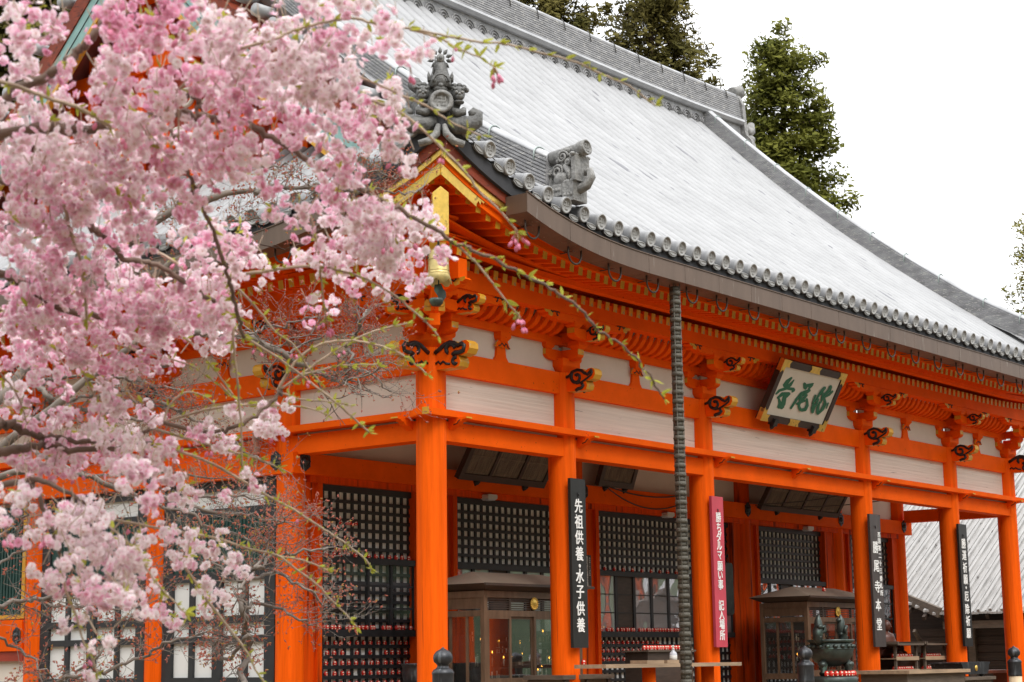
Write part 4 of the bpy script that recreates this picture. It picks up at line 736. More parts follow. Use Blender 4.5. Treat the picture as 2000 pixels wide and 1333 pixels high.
# gilt corner sheath on the lip, with a cut end
def sheath():
    b = MB()
    P = [(0, 0), (0, 0.115), (0.92, 0.115), (0.86, 0.10), (0.83, 0.112), (0.80, 0.085), (0.76, 0.095), (0.74, 0.05), (0.70, 0.07), (0.665, 0.03), (0.66, 0.0)]
    for front in (True, False):
        n = len(P)
        pts = []
        for a, c in P:
            t = -1.285 + a
            z = 6.02+zfly(t+E0)*0.9+c*1.35
            pts.append((t, -1.284, z) if front else (-1.2855, t, z))
        k = len(b.v); b.v.extend(pts); nn = V((0, -0.012, 0)) if front else V((-0.012, 0, 0))
        b.v.extend([tuple(V(p)+nn) for p in pts])
        b.f.append(tuple(range(k+n, k+2*n))); b.m.append(0); b.s.append(False)
        for i in range(n):
            j = (i+1) % n
            b.f.append((k+i, k+j, k+n+j, k+n+i)); b.m.append(0); b.s.append(False)
    for front in (True, False):               # gilt lip and ochre corner of the upper band
        pa = []
        for i in range(14):
            t = -1.33+0.14*i; z = 6.226+zfly(t+E0)*0.9
            pa.append((t, -1.332, z) if front else (-1.333, t, z))
        sweep(b, pa, rect(-0.004, 0.003, 0, 0.081), (0, 1, 0) if front else (1, 0, 0), 0)
    return b
hp('gilt_corner_sheath', sheath(), ['brass'])
# corner rafters
b = MB()
b.bar((0.2, 0.2, 6.02), (-0.86, -0.86, 5.93), 0.19, 0.24, 0); b.bar((-0.86, -0.86, 5.93), (-0.93, -0.93, 5.925), 0.20, 0.25, 1)
b.bar((-0.2, -0.2, 6.25), (-1.14, -1.14, 6.44), 0.19, 0.34, 0)
hp('corner_rafter', b, ['verm', 'gold'])
b = MB()
q = [(-0.10, 0), (0.10, 0), (0.10, 0.52), (0.0, 0.60), (-0.10, 0.52)]
u = V((0.7071, -0.7071, 0)); n_ = V((-0.7071, -0.7071, 0))
b.prism(q, V((-1.12, -1.12, 6.03)), u, (0, 0, 1), n_*0.17, 0)
b.prism([(a*0.96, c*0.99+0.003) for a, c in q], V((-1.12, -1.12, 6.03))+n_*0.17, u, (0, 0, 1), n_*0.05, 0)
hp('gilt_rafter_cap', b, 'brass')

# ---- copper rain gutter with hooks (front and side)
def gutter(front, t0, t1, step):
    L = XE if front else YE
    b = MB(); t = t0
    while t < t1-0.05:
        te = min(t+step, t1)
        pts = []
        for k in range(5):
            tt = t+0.003+(te-t-0.006)*k/4; d = min(tt+E0, L+E0-tt); z = 6.115+zfly(d)*0.98
            pts.append((tt, -1.70, z) if front else (-1.70, tt, z))
        sd = (0, 1, 0) if front else (1, 0, 0)
        sweep(b, pts, [(0, 0.0), (0.34, 0.0), (0.34, 0.23), (0.315, 0.23), (0.315, 0.02), (0.02, 0.02), (0.02, 0.245), (0, 0.255)], sd, 0)
        # rolled rim and seam
        sweep(b, [tuple(V(p)+V((0, 0, 0.253))) for p in pts], rect(-0.012, 0.02, 0, 0.012), sd, 0)
        t = te
    for tt in (t0, t1):
        d = min(tt+E0, L+E0-tt); z = 6.115+zfly(d)*0.98
        if front: b.box(tt, tt+0.012, -1.698, -1.362, z+0.001, z+0.24)
        else: b.box(-1.698, -1.362, tt, tt+0.012, z+0.001, z+0.24)
    return b
g1 = hp('rain_gutter', gutter(True, -0.13, XE+0.13, 0.89), 'copper'); g2 = hp('rain_gutter', gutter(False, -0.05, YE+0.05, 0.89), 'copper')
def hook_mesh():
    b = MB()
    pts = [(-0.14, 0, 0)]+[(0.14*math.cos(PI+PI*i/12), 0, -0.075+0.135*math.sin(PI+PI*i/12)) for i in range(13)]+[(0.14, 0, 0)]
    b.tube(pts, 0.014, 6, 0, flat=1)
    b.bar((-0.02, 0, -0.045), (0.16, 0.42, 0.0), 0.03, 0.008, 0)
    return b
hk = None
for i in range(20):
    x = -0.13+0.89*(i+0.0)+0.25
    if i == 4: x += 0.1
    d = lin(x+E0); p = (x, -1.58, 6.115+zfly(d)*0.98)
    if hk is None: hk = hook_mesh().build('gutter_hook', 'copperd', g1, p)
    else: copy(hk, g1, p)
for i in range(8):
    y = 0.2+0.89*i; d = lins(y+E0)
    c = copy(hk, g2, (-1.58, y, 6.115+zfly(d)*0.98)); c.rotation_euler = (0, 0, PI/2)
# ================================================================ roof
XK0, XK1 = 1.2, 17.25          # descending ridges
XV0, XV1 = 0.62, 17.85         # verges
XG = 1.05                      # gable wall plane
TP = 0.3895                    # tile column pitch
ROOF = hp('roof', MB(), 'tile')
def rp(name, b, mats, kind=None): return tag(b.build(name, mats, ROOF), kind=kind)
rb = MB()
# flat tile sheet, front slope
NX, NY = 120, 26
def front_top(x):             # how far up the slope runs at x
    if x < XV0: return max(-E0+0.05, min(x, XV0))
    if x > XV1: return max(-E0+0.05, min(XE-x, XE-XV1))
    return YR-0.2
def ssheet(fn_top, L, place, n, smooth=True):
    vs = []; fs = []
    for i in range(n+1):
        t = -E0+(L+2*E0)*i/n
        tp = fn_top(t)
        d = min(t+E0, L+E0-t)
        for k in range(NY+1):
            y = -1.40+(tp+1.40)*k/NY if tp > -1.38 else -1.40+0.001*k
            vs.append(place(t, y, rz(y, d)-0.085))
    for i in range(n):
        for k in range(NY):
            a = i*(NY+1)+k
            fs.append((a, a+NY+1, a+NY+2, a+1))
    rb.add(vs, fs, 0, smooth)
ssheet(front_top, XE, lambda t, y, z: (t, y, z), 240)
def side_top(y):
    if y < XG: return max(-E0+0.05, y)
    if y > YE-XG: return max(-E0+0.05, YE-y)
    return XG
ssheet(side_top, YE, lambda t, y, z: (y, t, z), 180)
# rear slope and far side, plain sheets that close the roof
vs = []; fs = []
for i in range(2):
    for k in range(15):
        y = YR-0.2-(YR-0.2+E0)*k/14
        vs.append(((XV0, XV1)[i], YE-y, rz(y, 5)-0.125))
for k in range(14): fs.append((k, k+1, 15+k+1, 15+k))
rb.add(vs, fs, 0, True)
vs = [(XE-XG+0.2, 0.5, prof(XG)), (XE+E0, -E0+0.3, prof(-E0)), (XE+E0, YE+E0, prof(-E0)), (XE-XG+0.2, YE-0.5, prof(XG))]
rb.add(vs, [(0, 1, 2, 3)], 0)
# round tile columns with overlapping joints
TL = 0.33
SEG = 6
def column(t, tp, L, place, ph):
    d = min(t+E0, L+E0-t)
    ys = []
    y = -1.30
    while y < tp-0.02:
        ys.append(y); y += TL
    ys.append(tp)
    vs = []; fs = []; ring = 0
    for i in range(len(ys)-1):
        for yy, r in ((ys[i], 0.105), (ys[i+1]+0.010, 0.1040)):
            z = rz(yy, d)-0.105
            for k in range(SEG+1):
                a = PI*k/SEG
                vs.append(place(t+r*1.5*math.cos(a), yy, z+r*math.sin(a)*1.02))
        o = ring*(SEG+1)
        for k in range(SEG): fs.append((o+k, o+k+1, o+SEG+1+k+1, o+SEG+1+k))
        ring += 2
    rb.add(vs, fs, 0, True)
    for q in range(len(rb.f)-len(fs), len(rb.f)):
        if len(rb.f[q]) > 4: rb.s[q] = False
nf = int((XE+2*E0-0.7)/TP)
xt = [-0.962+TP*k for k in range(-0, 52)]
xt = [x for x in xt if x < XE+E0-0.3]
for x in xt:
    column(x, front_top(x), XE, lambda t, y, z: (t, y, z), 0)
yt = [-0.962+TP*k for k in range(0, 40)]
yt = [y for y in yt if y < YE+E0-0.3]
for y in yt:
    column(y, side_top(y), YE, lambda t, yy, z: (yy, t, z), 0)
ROOF.data = rb.build('tmp', 'tile').data
bpy.data.objects.remove(bpy.data.objects['tmp'])
# ---- eave tiles: round end tile with carved disc, and the curved drip tile between
def emblem(b, c, ux, uy, nrm, s, m):
    # small manji in relief
    t = s*0.13
    def seg(a0, a1, c0, c1):
        P = [c+ux*a+uy*e for a, e in ((a0, c0), (a1, c0), (a1, c1), (a0, c1))]
        Q = [p+nrm*0.006 for p in P]
        b.add(P+Q, [(4, 5, 6, 7), (0, 1, 5, 4), (1, 2, 6, 5), (2, 3, 7, 6), (3, 0, 4, 7)], m)
    seg(-t, t, -s, s); seg(-s, -t, -t, t); seg(t, s, -t, t)
    seg(-s, -t, s-2*t, s); seg(t, s, -s, -s+2*t); seg(-s, -s+2*t, -s, -t); seg(s-2*t, s, t, s)
def disc_tile(r=0.108, L=0.34):
    b = MB()
    ax = V((0, -1, -0.22)).normalized(); o = V((0, 0, 0))
    b.lathe([(r*0.93, -L), (r*0.95, -0.05), (r*1.02, -0.045), (r*1.03, 0.0), (r*0.97, 0.008), (r*0.80, 0.008), (r*0.78, -0.012), (0.0001, -0.012)], o, 20, 0, ax)
    ux = V((1, 0, 0)); uy = ux.cross(ax)*-1
    emblem(b, o-ax*0.012, ux, -uy if uy.z < 0 else uy, ax, r*0.50, 1)
    for i in range(len(b.f)):
        pass
    # faces of the disc use the face material
    for i, f in enumerate(b.f):
        cc = sum((V(b.v[k]) for k in f), V())/len(f)
        if cc.dot(ax) > -0.02 and cc.length < r*0.98: b.m[i] = 1
    return b
def drip_tile(w=0.2):
    b = MB(); n = 8; vs = []; R = 0.17
    def P(a, y, r): return (R*math.sin(a), y, R-r*math.cos(a)-0.0)
    A = 0.62
    out = []; inn = []
    for i in range(n+1):
        a = -A+2*A*i/n
        out.append(P(a, 0, R)); inn.append(P(a, 0, R-0.075*math.cos(a*1.6)-0.01))
    bk = [(p[0], 0.25, p[2]+0.075+0.03) for p in out]
    k = n+1
    fr2 = [(p[0], 0.035, p[2]) for p in inn]
    b.add(out+inn, [(i, i+1, k+i+1, k+i) for i in range(n)], 1)
    b.add(inn+bk, [(i, i+1, k+i+1, k+i) for i in range(n)], 0, True)
    b.add(out+[(p[0], 0.25, p[2]+0.09) for p in out], [(i+1, i, k+i, k+i+1) for i in range(n)], 0, True)
    b.tube([(p[0]*0.9, -0.004, p[2]+0.02) for p in out], 0.006, 4, 1)
    b.tube([(p[0]*0.9, -0.004, p[2]-0.012) for p in inn], 0.006, 4, 1)
    return b
et = dt = None
for front, ts, L in ((True, xt, XE), (False, yt, YE)):
    for i, t in enumerate(ts):
        d = min(t+E0, L+E0-t); z = 6.69+sweepup(d)
        p = (t, -E0-0.012, z) if front else (-E0-0.012, t, z)
        if et is None: et = disc_tile().build('eave_tile', ['tile', 'tileg'], ROOF); o = et
        else: o = copy(et, ROOF)
        o.location = p
        if not front: o.rotation_euler = (0, 0, -PI/2)
        t2 = t+TP/2
        d = min(t2+E0, L+E0-t2); z = 6.545+sweepup(d)
        p = (t2, -E0+0.02, z) if front else (-E0+0.02, t2, z)
        if dt is None: dt = drip_tile().build('drip_tile', ['tile', 'tileg'], ROOF); o = dt
        else: o = copy(dt, ROOF)
        o.location = p
        sl = math.atan((sweepup(d+0.05)-sweepup(d-0.05))/0.1*(1 if t2 < L/2 else -1))
        o.rotation_euler = (0, -sl if front else 0, 0) if front else (0, 0, -PI/2)
# wire along the eave tiles
b = MB()
b.tube([(x, -1.30, rz(-1.30, lin(x+E0))+0.012+0.006*math.sin(x*17)) for x in np.linspace(-1.0, XE, 120)], 0.008, 4)
b.tube([(-1.30, y, rz(-1.30, lins(y+E0))+0.012+0.006*math.sin(y*17)) for y in np.linspace(-1.0, YE, 90)], 0.008, 4)
rp('eave_wire', b, 'wire')
# ---- ridges: stacked flat tiles with a round cap
def stack(h, w0, w1, n, lip=0.026):
    q = []
    for i in range(n):
        w = w0+(w1-w0)*i/n
        z0 = h*i/n; z1 = h*(i+0.62)/n; z2 = h*(i+1)/n
        q += [(-w, z0), (-w, z1), (-w+lip, z1), (-w+lip, z2)]
    return q+[(-a, c) for a, c in q[::-1]]
def capsec(w, h, n=8): return [(-w*math.cos(PI*i/n), h*math.sin(PI*i/n)) for i in range(n+1)]
def ridge(name, path, side, h, w0, w1, n, cap, cw):
    b = MB()
    sweep(b, path, stack(h, w0, w1, n), side, 0)
    sweep(b, [tuple(V(p)+V((0, 0, h))) for p in path], capsec(cw, cap), side, 1, smooth=True)
    return rp(name, b, ['tiled', 'tilecap'])
def clampw(b, p, side, h, cw, ch, along):
    side = V(side); p = V(p)
    pts = [p-side*(cw+0.03)+V((0, 0, h*0.72)), p-side*(cw+0.02)+V((0, 0, h+0.01))]
    pts += [p-side*(cw+0.012)*math.cos(PI*i/6)+V((0, 0, h+(ch+0.012)*math.sin(PI*i/6))) for i in range(1, 6)]
    pts += [p+side*(cw+0.02)+V((0, 0, h+0.02)), p+side*(cw+0.03)+V((0, 0, h+0.05))]
    b.tube(pts, 0.011, 5, 0)
for xk, sg in ((XK0, 1), (XK1, -1)):
    d = lin(xk+E0)
    path = []
    n = 40
    for i in range(n+1):
        y = YR-0.15-(YR-0.15+1.10)*i/n
        lift = 0.10*max(0, (0.3-y))**1.5
        path.append((xk, y, rz(y, d)-0.06+lift))
    ridge('descending_ridge', path, (1, 0, 0), 0.40, 0.175, 0.135, 8, 0.085, 0.12)
    b = MB()
    s = 0.0; last = path[-1]
    cl = [path[-2]]; acc = 0
    for i in range(n, 0, -1):
        acc += (V(path[i])-V(path[i-1])).length
        if acc > 0.93: cl.append(path[i-1]); acc = 0
    for p in cl: clampw(b, p, (1, 0, 0), 0.40, 0.125, 0.088, None)
    rp('ridge_clamps', b, 'clamp')
    # end: horn tile and seated guardian lion
    e = V(path[-1])
    b = MB()
    a = V((0, -1, 0.10)).normalized()
    b.lathe([(0.095, -0.2), (0.088, 0.28), (0.097, 0.30), (0.105, 0.31), (0.105, 0.42), (0.085, 0.425), (0.08, 0.405), (0.0001, 0.405)], e+V((0, -0.16, 0.42)), 18, 0, a)
    emblem(b, e+V((0, -0.16, 0.42))+a*0.405, V((1, 0, 0)), V((0, 0.1, 1)).normalized(), a, 0.05, 0)
    rp('horn_tile', b, 'tilefig2')
    b = MB()
    c = e+V((0, -0.06, -0.03))
    F = lambda x, f, z: c+V((x, -f, z))
    for k in range(2):                                           # carved blocks under the lion
        b.box(c.x-0.15, c.x+0.15, c.y-0.20-k*0.19, c.y-0.02-k*0.19, c.z-0.13-0.09*k, c.z+0.03)
        for t in (0.04, 0.09, 0.14): b.ball((c.x-0.15, c.y-0.02-k*0.19-t, c.z-0.05-0.09*k), 0.016, 0.022, 0.03, seg=8, rings=5)
    b.ball(F(0, 0.15, 0.18), 0.125, 0.15, 0.17, seg=14, rings=9)             # haunches
    b.ball(F(0, 0.22, 0.30), 0.115, 0.12, 0.14, seg=14, rings=9)             # chest and mane
    b.ball(F(0, 0.24, 0.40), 0.105, 0.115, 0.095, seg=14, rings=9)           # head
    b.ball(F(0, 0.33, 0.36), 0.065, 0.065, 0.05); b.ball(F(0, 0.34, 0.315), 0.05, 0.05, 0.025)
    b.box(c.x-0.16, c.x+0.16, c.y-0.43, c.y-0.37, c.z+0.04, c.z+0.39)        # plate before the beast
    for k in range(5): b.ball((c.x-0.16+0.08*k, c.y-0.40, c.z+0.39), 0.05, 0.04, 0.03, seg=8, rings=5)
    for s_ in (-1, 1):
        b.ball(F(s_*0.085, 0.19, 0.475), 0.03, 0.04, 0.035)
        b.ball(F(s_*0.045, 0.345, 0.40), 0.02, 0.02, 0.018)
        b.tube([F(s_*0.10, 0.25, 0.27), F(s_*0.115, 0.31, 0.15), F(s_*0.11, 0.33, 0.06)], [0.055, 0.042, 0.036], 8)
        b.ball(F(s_*0.11, 0.355, 0.045), 0.045, 0.065, 0.035)
        b.ball(F(s_*0.115, 0.17, 0.10), 0.05, 0.12, 0.095); b.ball(F(s_*0.115, 0.27, 0.04), 0.04, 0.085, 0.04)
        for (ff, zz, R_, q) in ((0.21, 0.385, 0.085, 1), (0.13, 0.20, 0.10, -1), (0.30, 0.30, 0.05, 1)):
            b.tube([F(s_*(0.118+0.018*math.sin(t/12*PI)), ff+q*R_*(1-t/14)*math.cos(t), zz+R_*(1-t/14)*math.sin(t)) for t in np.linspace(0, 12, 28)], 0.017, 5)
        for k in range(6):
            t = 1.1+k*0.42; b.ball(F(s_*0.07, 0.22+0.115*math.cos(t), 0.36+0.125*math.sin(t)), 0.045, 0.04, 0.04, seg=8, rings=5)
    b.tube([F(0, 0.10, 0.02), F(0, -0.02, 0.0), F(0, -0.10, 0.07), F(0, -0.10, 0.19), F(0, -0.03, 0.24), F(0, 0.03, 0.19), F(0, 0.01, 0.13)], [0.07, 0.08, 0.08, 0.075, 0.065, 0.05, 0.03], 12)
    for k in range(7):
        t = 0.6+k*0.5; b.ball(F(-0.075, -0.03+0.085*math.cos(t+1.2), 0.12+0.085*math.sin(t+1.2)), 0.022, 0.03, 0.02, seg=6, rings=4)
    b.tube([F(0, 0.22, -0.01), F(0, 0.36, -0.06), F(0, 0.50, -0.02), F(0, 0.575, 0.08), F(0, 0.55, 0.17), F(0, 0.49, 0.17), F(0, 0.48, 0.11)], [0.075, 0.07, 0.065, 0.06, 0.05, 0.04, 0.025], 12)
    rp('lion_ornament', b, 'tilefig2')
# main ridge, rising towards its ends
def rzr(x):
    t = abs(x-9.007)/9.0
    return 0.42*max(0, t-0.35)**2.4
path = [(x, YR, 13.56+rzr(x)*0.55) for x in np.linspace(XK0-0.9, 18.75, 60)]
b = MB()
sweep(b, [(p[0], p[1], p[2]-0.55) for p in path], rect(-0.22, 0.22, 0, 0.42), (0, 1, 0), 0)     # carved band
sweep(b, [(p[0], p[1], p[2]-0.13) for p in path], [(-0.36, 0.06), (-0.34, 0.12), (0.34, 0.12), (0.36, 0.06), (0.3, 0.0), (-0.3, 0.0)], (0, 1, 0), 1)
sweep(b, [(p[0], p[1], p[2]-0.01) for p in path], stack(0.62, 0.27, 0.19, 12, 0.02), (0, 1, 0), 0)
sweep(b, [(p[0], p[1], p[2]+0.61) for p in path], capsec(0.15, 0.11), (0, 1, 0), 1, smooth=True)
for k, x in enumerate(xt):                        # wave carving on the band, one motif per tile column
    if XK0 < x < XK1:
        z = 13.56+rzr(x)*0.55-0.42
        x += TP/2
        for j, r in enumerate((0.15, 0.10, 0.05)):
            b.tube([(x+r*1.1*math.cos(a), YR-0.235, z+0.02+r*1.2*math.sin(a)) for a in np.linspace(0.1, PI-0.1, 9)], 0.016, 4, 0)
rp('main_ridge', b, ['tiled', 'tilecap'])
b = MB()
for x in np.arange(1.6, 18.7, 0.92):              # ridge pins
    z = 13.56+rzr(x)*0.55
    b.tube([(x, YR-0.245, z+0.42), (x, YR-0.215, z+0.60), (x, YR-0.15, z+0.70)], 0.012, 4)
rp('ridge_pins', b, 'wire')
# ridge-end ornaments
for x, sg in ((18.78, 1), (XK0-0.93, -1)):
    z = 13.35+rzr(x)*0.55
    b = MB()
    P = [(-0.55, -0.55), (-0.48, -0.30), (-0.34, -0.15), (-0.30, 0.2), (-0.27, 0.62), (-0.15, 0.86), (0, 0.93), (0.15, 0.86), (0.27, 0.62), (0.30, 0.2), (0.34, -0.15), (0.48, -0.30), (0.55, -0.55), (0.3, -0.62), (-0.3, -0.62)]
    b.prism(P, (x, YR, z), (0, 1, 0), (0, 0, 1), (sg*0.14, 0, 0))
    b.lathe([(0.14, 0), (0.15, 0.28), (0.17, 0.34), (0.0001, 0.34)], (x, YR, z+0.95), 14, 0, (sg, 0, 0.28))
    b.tube([(x+sg*0.15, YR-0.2, z+0.1), (x+sg*0.30, YR-0.2, z-0.02), (x+sg*0.46, YR-0.2, z+0.06), (x+sg*0.52, YR-0.2, z+0.25)], [0.1, 0.13, 0.13, 0.08], 10)
    b.tube([(x+sg*0.15, YR+0.2, z+0.1), (x+sg*0.30, YR+0.2, z-0.02), (x+sg*0.46, YR+0.2, z+0.06), (x+sg*0.52, YR+0.2, z+0.25)], [0.1, 0.13, 0.13, 0.08], 10)
    for k in range(4):
        b.ball((x+sg*(0.2+0.07*k), YR-0.35+0.03*k, z-0.25-0.14*k), 0.13, 0.12, 0.11)
        b.ball((x+sg*(0.2+0.07*k), YR+0.35-0.03*k, z-0.25-0.14*k), 0.13, 0.12, 0.11)
    b.ball((x+sg*0.15, YR, z+0.2), 0.12, 0.2, 0.2); b.ball((x+sg*0.2, YR, z-0.3), 0.16, 0.22, 0.2)
    rp('ridge_end_ornament', b, 'tilefig2')
# ---- hip ridge on the near corner with its demon-tile group
path = []
for i in range(16):
    s = 0.75-(0.75+1.16)*i/15
    path.append((s, s, rz(s, s+E0)-0.02))
ridge('hip_ridge', path, (0.7071, -0.7071, 0), 0.16, 0.13, 0.11, 4, 0.07, 0.09)
def corner_ornament():
    b = MB()
    o = V((-1.33, -1.33, 7.30)); f = V((-0.7071, -0.7071, 0)); s = V((0.7071, -0.7071, 0)); z = V((0, 0, 1))
    def p(a, c, d=0): return o+s*a+z*c+f*d
    P = [(-0.16, 0.02), (-0.20, 0.2), (-0.26, 0.36), (-0.16, 0.52), (0.16, 0.52), (0.26, 0.36), (0.20, 0.2), (0.16, 0.02)]
    b.prism(P, p(0, 0, -0.10), s, z, f*0.12)
    # big disc
    b.lathe([(0.125, 0), (0.135, 0.13), (0.145, 0.155), (0.135, 0.175), (0.095, 0.175), (0.09, 0.15), (0.0001, 0.15)], p(0, 0.315, 0.0), 24, 1, f)
    emblem(b, p(0, 0.315, 0.15), s, z, f, 0.055, 1)
    for k in (-1, 1):
        # demon heads on either side
        b.ball(p(k*0.215, 0.45, 0.03), 0.085, 0.085, 0.095)
        b.ball(p(k*0.225, 0.39, 0.09), 0.055, 0.055, 0.045)
        b.ball(p(k*0.22, 0.335, 0.06), 0.065, 0.065, 0.03)
        for e in (-1, 1):
            b.ball(p(k*0.22+e*0.035, 0.445, 0.115), 0.020, 0.02, 0.02, 1)
            b.tube([p(k*0.22+e*0.03, 0.48, 0.09), p(k*0.22+e*0.07, 0.52, 0.06), p(k*0.22+e*0.10, 0.515, 0.03)], [0.022, 0.018, 0.008], 6)
        b.ball(p(k*0.22, 0.42, 0.135), 0.02, 0.02, 0.015, 1)
        for e in range(5):
            t = e*0.6-0.3
            b.ball(p(k*0.215+0.10*math.cos(t+0.5), 0.50+0.07*math.sin(t+0.5), -0.02), 0.04, 0.04, 0.035, seg=8, rings=5)
        # cloud feet sweeping out and up
        b.tube([p(k*0.06, 0.10, 0.0), p(k*0.20, 0.05, 0.03), p(k*0.33, 0.055, 0.03), p(k*0.43, 0.12, 0.02), p(k*0.44, 0.20, 0.02), p(k*0.39, 0.235, 0.02), p(k*0.345, 0.205, 0.02)], [0.08, 0.11, 0.115, 0.095, 0.075, 0.055, 0.03], 12)
        b.ball(p(k*0.39, 0.20, 0.04), 0.06, 0.06, 0.06)
        b.tube([p(k*0.13, 0.22, 0.06), p(k*0.2, 0.19, 0.09), p(k*0.27, 0.21, 0.07), p(k*0.28, 0.26, 0.05)], [0.05, 0.055, 0.05, 0.03], 8)
        # curved apron tiles under the feet
        b.tube([p(k*0.035, 0.04, 0.10), p(k*0.06, -0.08, 0.12), p(k*0.15, -0.17, 0.12), p(k*0.27, -0.20, 0.09)], [0.028, 0.05, 0.05, 0.045], 8, 1)
    b.ball(p(0, 0.50, 0.03), 0.10, 0.09, 0.07); b.ball(p(0, 0.53, 0.09), 0.045, 0.04, 0.04)
    # robed figure with hood and lotus bloom above
    b.lathe([(0.15, 0.0), (0.145, 0.10), (0.115, 0.17), (0.10, 0.22), (0.085, 0.30), (0.06, 0.36), (0.0001, 0.38)], p(0, 0.52, -0.03), 14, 0, (0, 0, 1))
    for k in range(3):
        b.tube([p(0.10*(1-k*0.28)*math.cos(a), 0.56+0.10*(1-k*0.28)*math.sin(a)*1.15, 0.09+0.005*k) for a in np.linspace(0.15, PI-0.15, 10)], 0.012, 5, 0)
    for k in (-1, 1): b.tube([p(k*0.13, 0.60, 0.02), p(k*0.14, 0.68, 0.02), p(k*0.145, 0.73, 0.01)], [0.03, 0.022, 0.004], 6)
    b.tube([p(-0.085, 0.68, 0.05), p(-0.075, 0.80, 0.05), p(-0.06, 0.91, 0.05)], 0.008, 5)
    for k in range(9):
        t = -2.4+k*0.6
        q = p(0.07*math.sin(t), 0.90+0.06*math.cos(t), -0.01)
        d = (s*math.sin(t)+z*math.cos(t))
        b.lathe([(0.0001, 0), (0.026, 0.03), (0.020, 0.06), (0.0001, 0.095)], q, 6, 0, d)
    b.lathe([(0.0001, 0.02), (0.05, 0.02), (0.052, 0.0)], p(0.0, 0.895, 0.03), 14, 1, f)
    b.lathe([(0.0001, 0.028), (0.022, 0.028), (0.024, 0.0)], p(0.0, 0.895, 0.03), 10, 0, f)
    return b
rp('corner_ornament', corner_ornament(), ['tilefig', 'tilefig2'])
# small ornaments on the left skirt roof
b = MB(); p_ = V((XG-0.2, 0.9, rz(XG-0.2, 3)+0.1))
for k in range(5): b.ball(p_+V((0.02*k, 0.05*k, 0.06*k)), 0.10, 0.12, 0.10)
b.lathe([(0.09, 0), (0.1, 0.2), (0.0001, 0.2)], p_+V((0, 0, 0.3)), 12, 0, (-1, -0.3, 0.1))
rp('skirt_ornament', b, 'tilefig')
# ---- gable on the left
b = MB()
ys = np.linspace(0.4, YE-0.4, 41)
vs = []
for y in ys:
    yy = y if y < YR else YE-y
    vs.append((XG, y, prof(yy)-0.3)); vs.append((XG, y, 7.6))
b.add(vs, [(2*i, 2*i+1, 2*i+3, 2*i+2) for i in range(40)], 0)
for y in np.arange(1.4, YE-1, 0.62):
    yy = y if y < YR else YE-y
    b.box(XG-0.10, XG-0.001, y-0.07, y+0.07, 8.0, prof(yy)-0.9, 1)
for z in (9.0, 10.4, 11.6):
    w_ = 0
    for y in np.arange(0.5, YR, 0.05):
        if prof(y)-0.8 > z: w_ = y; break
    b.box(XG-0.16, XG-0.002, w_, YE-w_, z, z+0.22, 1)
rp('gable_wall', b, ['red', 'verm'])
vt = None
for sgn in (0, 1):
    b = MB()
    pa = []
    for y in np.linspace(0.75, YR, 26):
        yy = y; pa.append((0.42, yy if sgn == 0 else YE-yy, prof(y)-0.45))
    sweep(b, pa, rect(-0.05, 0.05, -0.92, -0.42), (1, 0, 0), 0)
    sweep(b, pa, rect(-0.075, 0.05, -1.02, -0.925), (1, 0, 0), 1)
    sweep(b, pa, rect(-0.075, 0.4, -0.416, -0.02), (1, 0, 0), 2)
    sweep(b, pa, rect(-0.062, 0.05, -0.66, -0.645), (1, 0, 0), 3)
    rp('bargeboard', b, ['turq', 'gold', 'rust', 'black'])
    for i in range(17):
        y = 0.8+0.35*i; Y = y if sgn == 0 else YE-y
        if vt is None:
            b = MB(); b.lathe([(0.1, 0), (0.1, 0.34), (0.0001, 0.34)], (0, 0, 0), 12, 0, (-1, 0, -0.05)); vt = rp('verge_tile', b, 'tile'); vt.location = (XV0-0.02, Y, prof(y)-0.12)
        else: copy(vt, ROOF, (XV0-0.02, Y, prof(y)-0.12))
# carved gable pendant
for k in range(26):
    b = MB()
    a = random.uniform(-1.6, 1.6); c = random.uniform(8.2, 10.6)
    q = V((XG-0.22, YR+a, c)); r = random.uniform(0.10, 0.18)
    b.tube([q+V((0, r*math.cos(t)*(1-t/14), r*math.sin(t)*(1-t/14))) for t in np.linspace(0, 9, 16)], 0.04, 5, k % 2)
    rp('gable_carving', b, ['verm', 'plaster'])
# ================================================================ inner walls of the hall
b = MB(); b.box(-0.22, XE+0.25, D1-0.26, D1-0.06, 3.52, 3.80); b.box(-0.22, -0.02, D1-0.058, YE, 3.522, 3.802)
hp('lintel_beam', b, 'verm')
b = MB(); b.box(0.2, XE-0.2, D1-0.17, D1-0.02, 3.43, 3.519); hp('lintel_rail', b, 'verms')
b = MB(); b.box(0, XE, D1-0.01, D1+0.0045, 3.80, 4.75); b.box(-0.01, 0.03, D1, YE, 3.80, 4.06); hp('wall_boards', b, 'plaster')
b = MB(); b.box(0.1, XE-0.1, D1-0.12, D1-0.012, 4.62, 4.85); b.box(0.13, XE-0.13, 0.12, D1-0.12, 4.80, 4.84, 1)
hp('ceiling', b, ['verm', 'plaster'])
for x in XS[1:5]:
    b = MB(); b.box(x-0.11, x+0.11, 0.1, D1-0.15, 4.34, 4.60); hp('cross_beam', b, 'verms')
b = MB(); b.box(XE-0.12, XE+0.12, 0.1, D1-0.27, 3.77, 4.02); hp('cross_beam', b, 'verm')
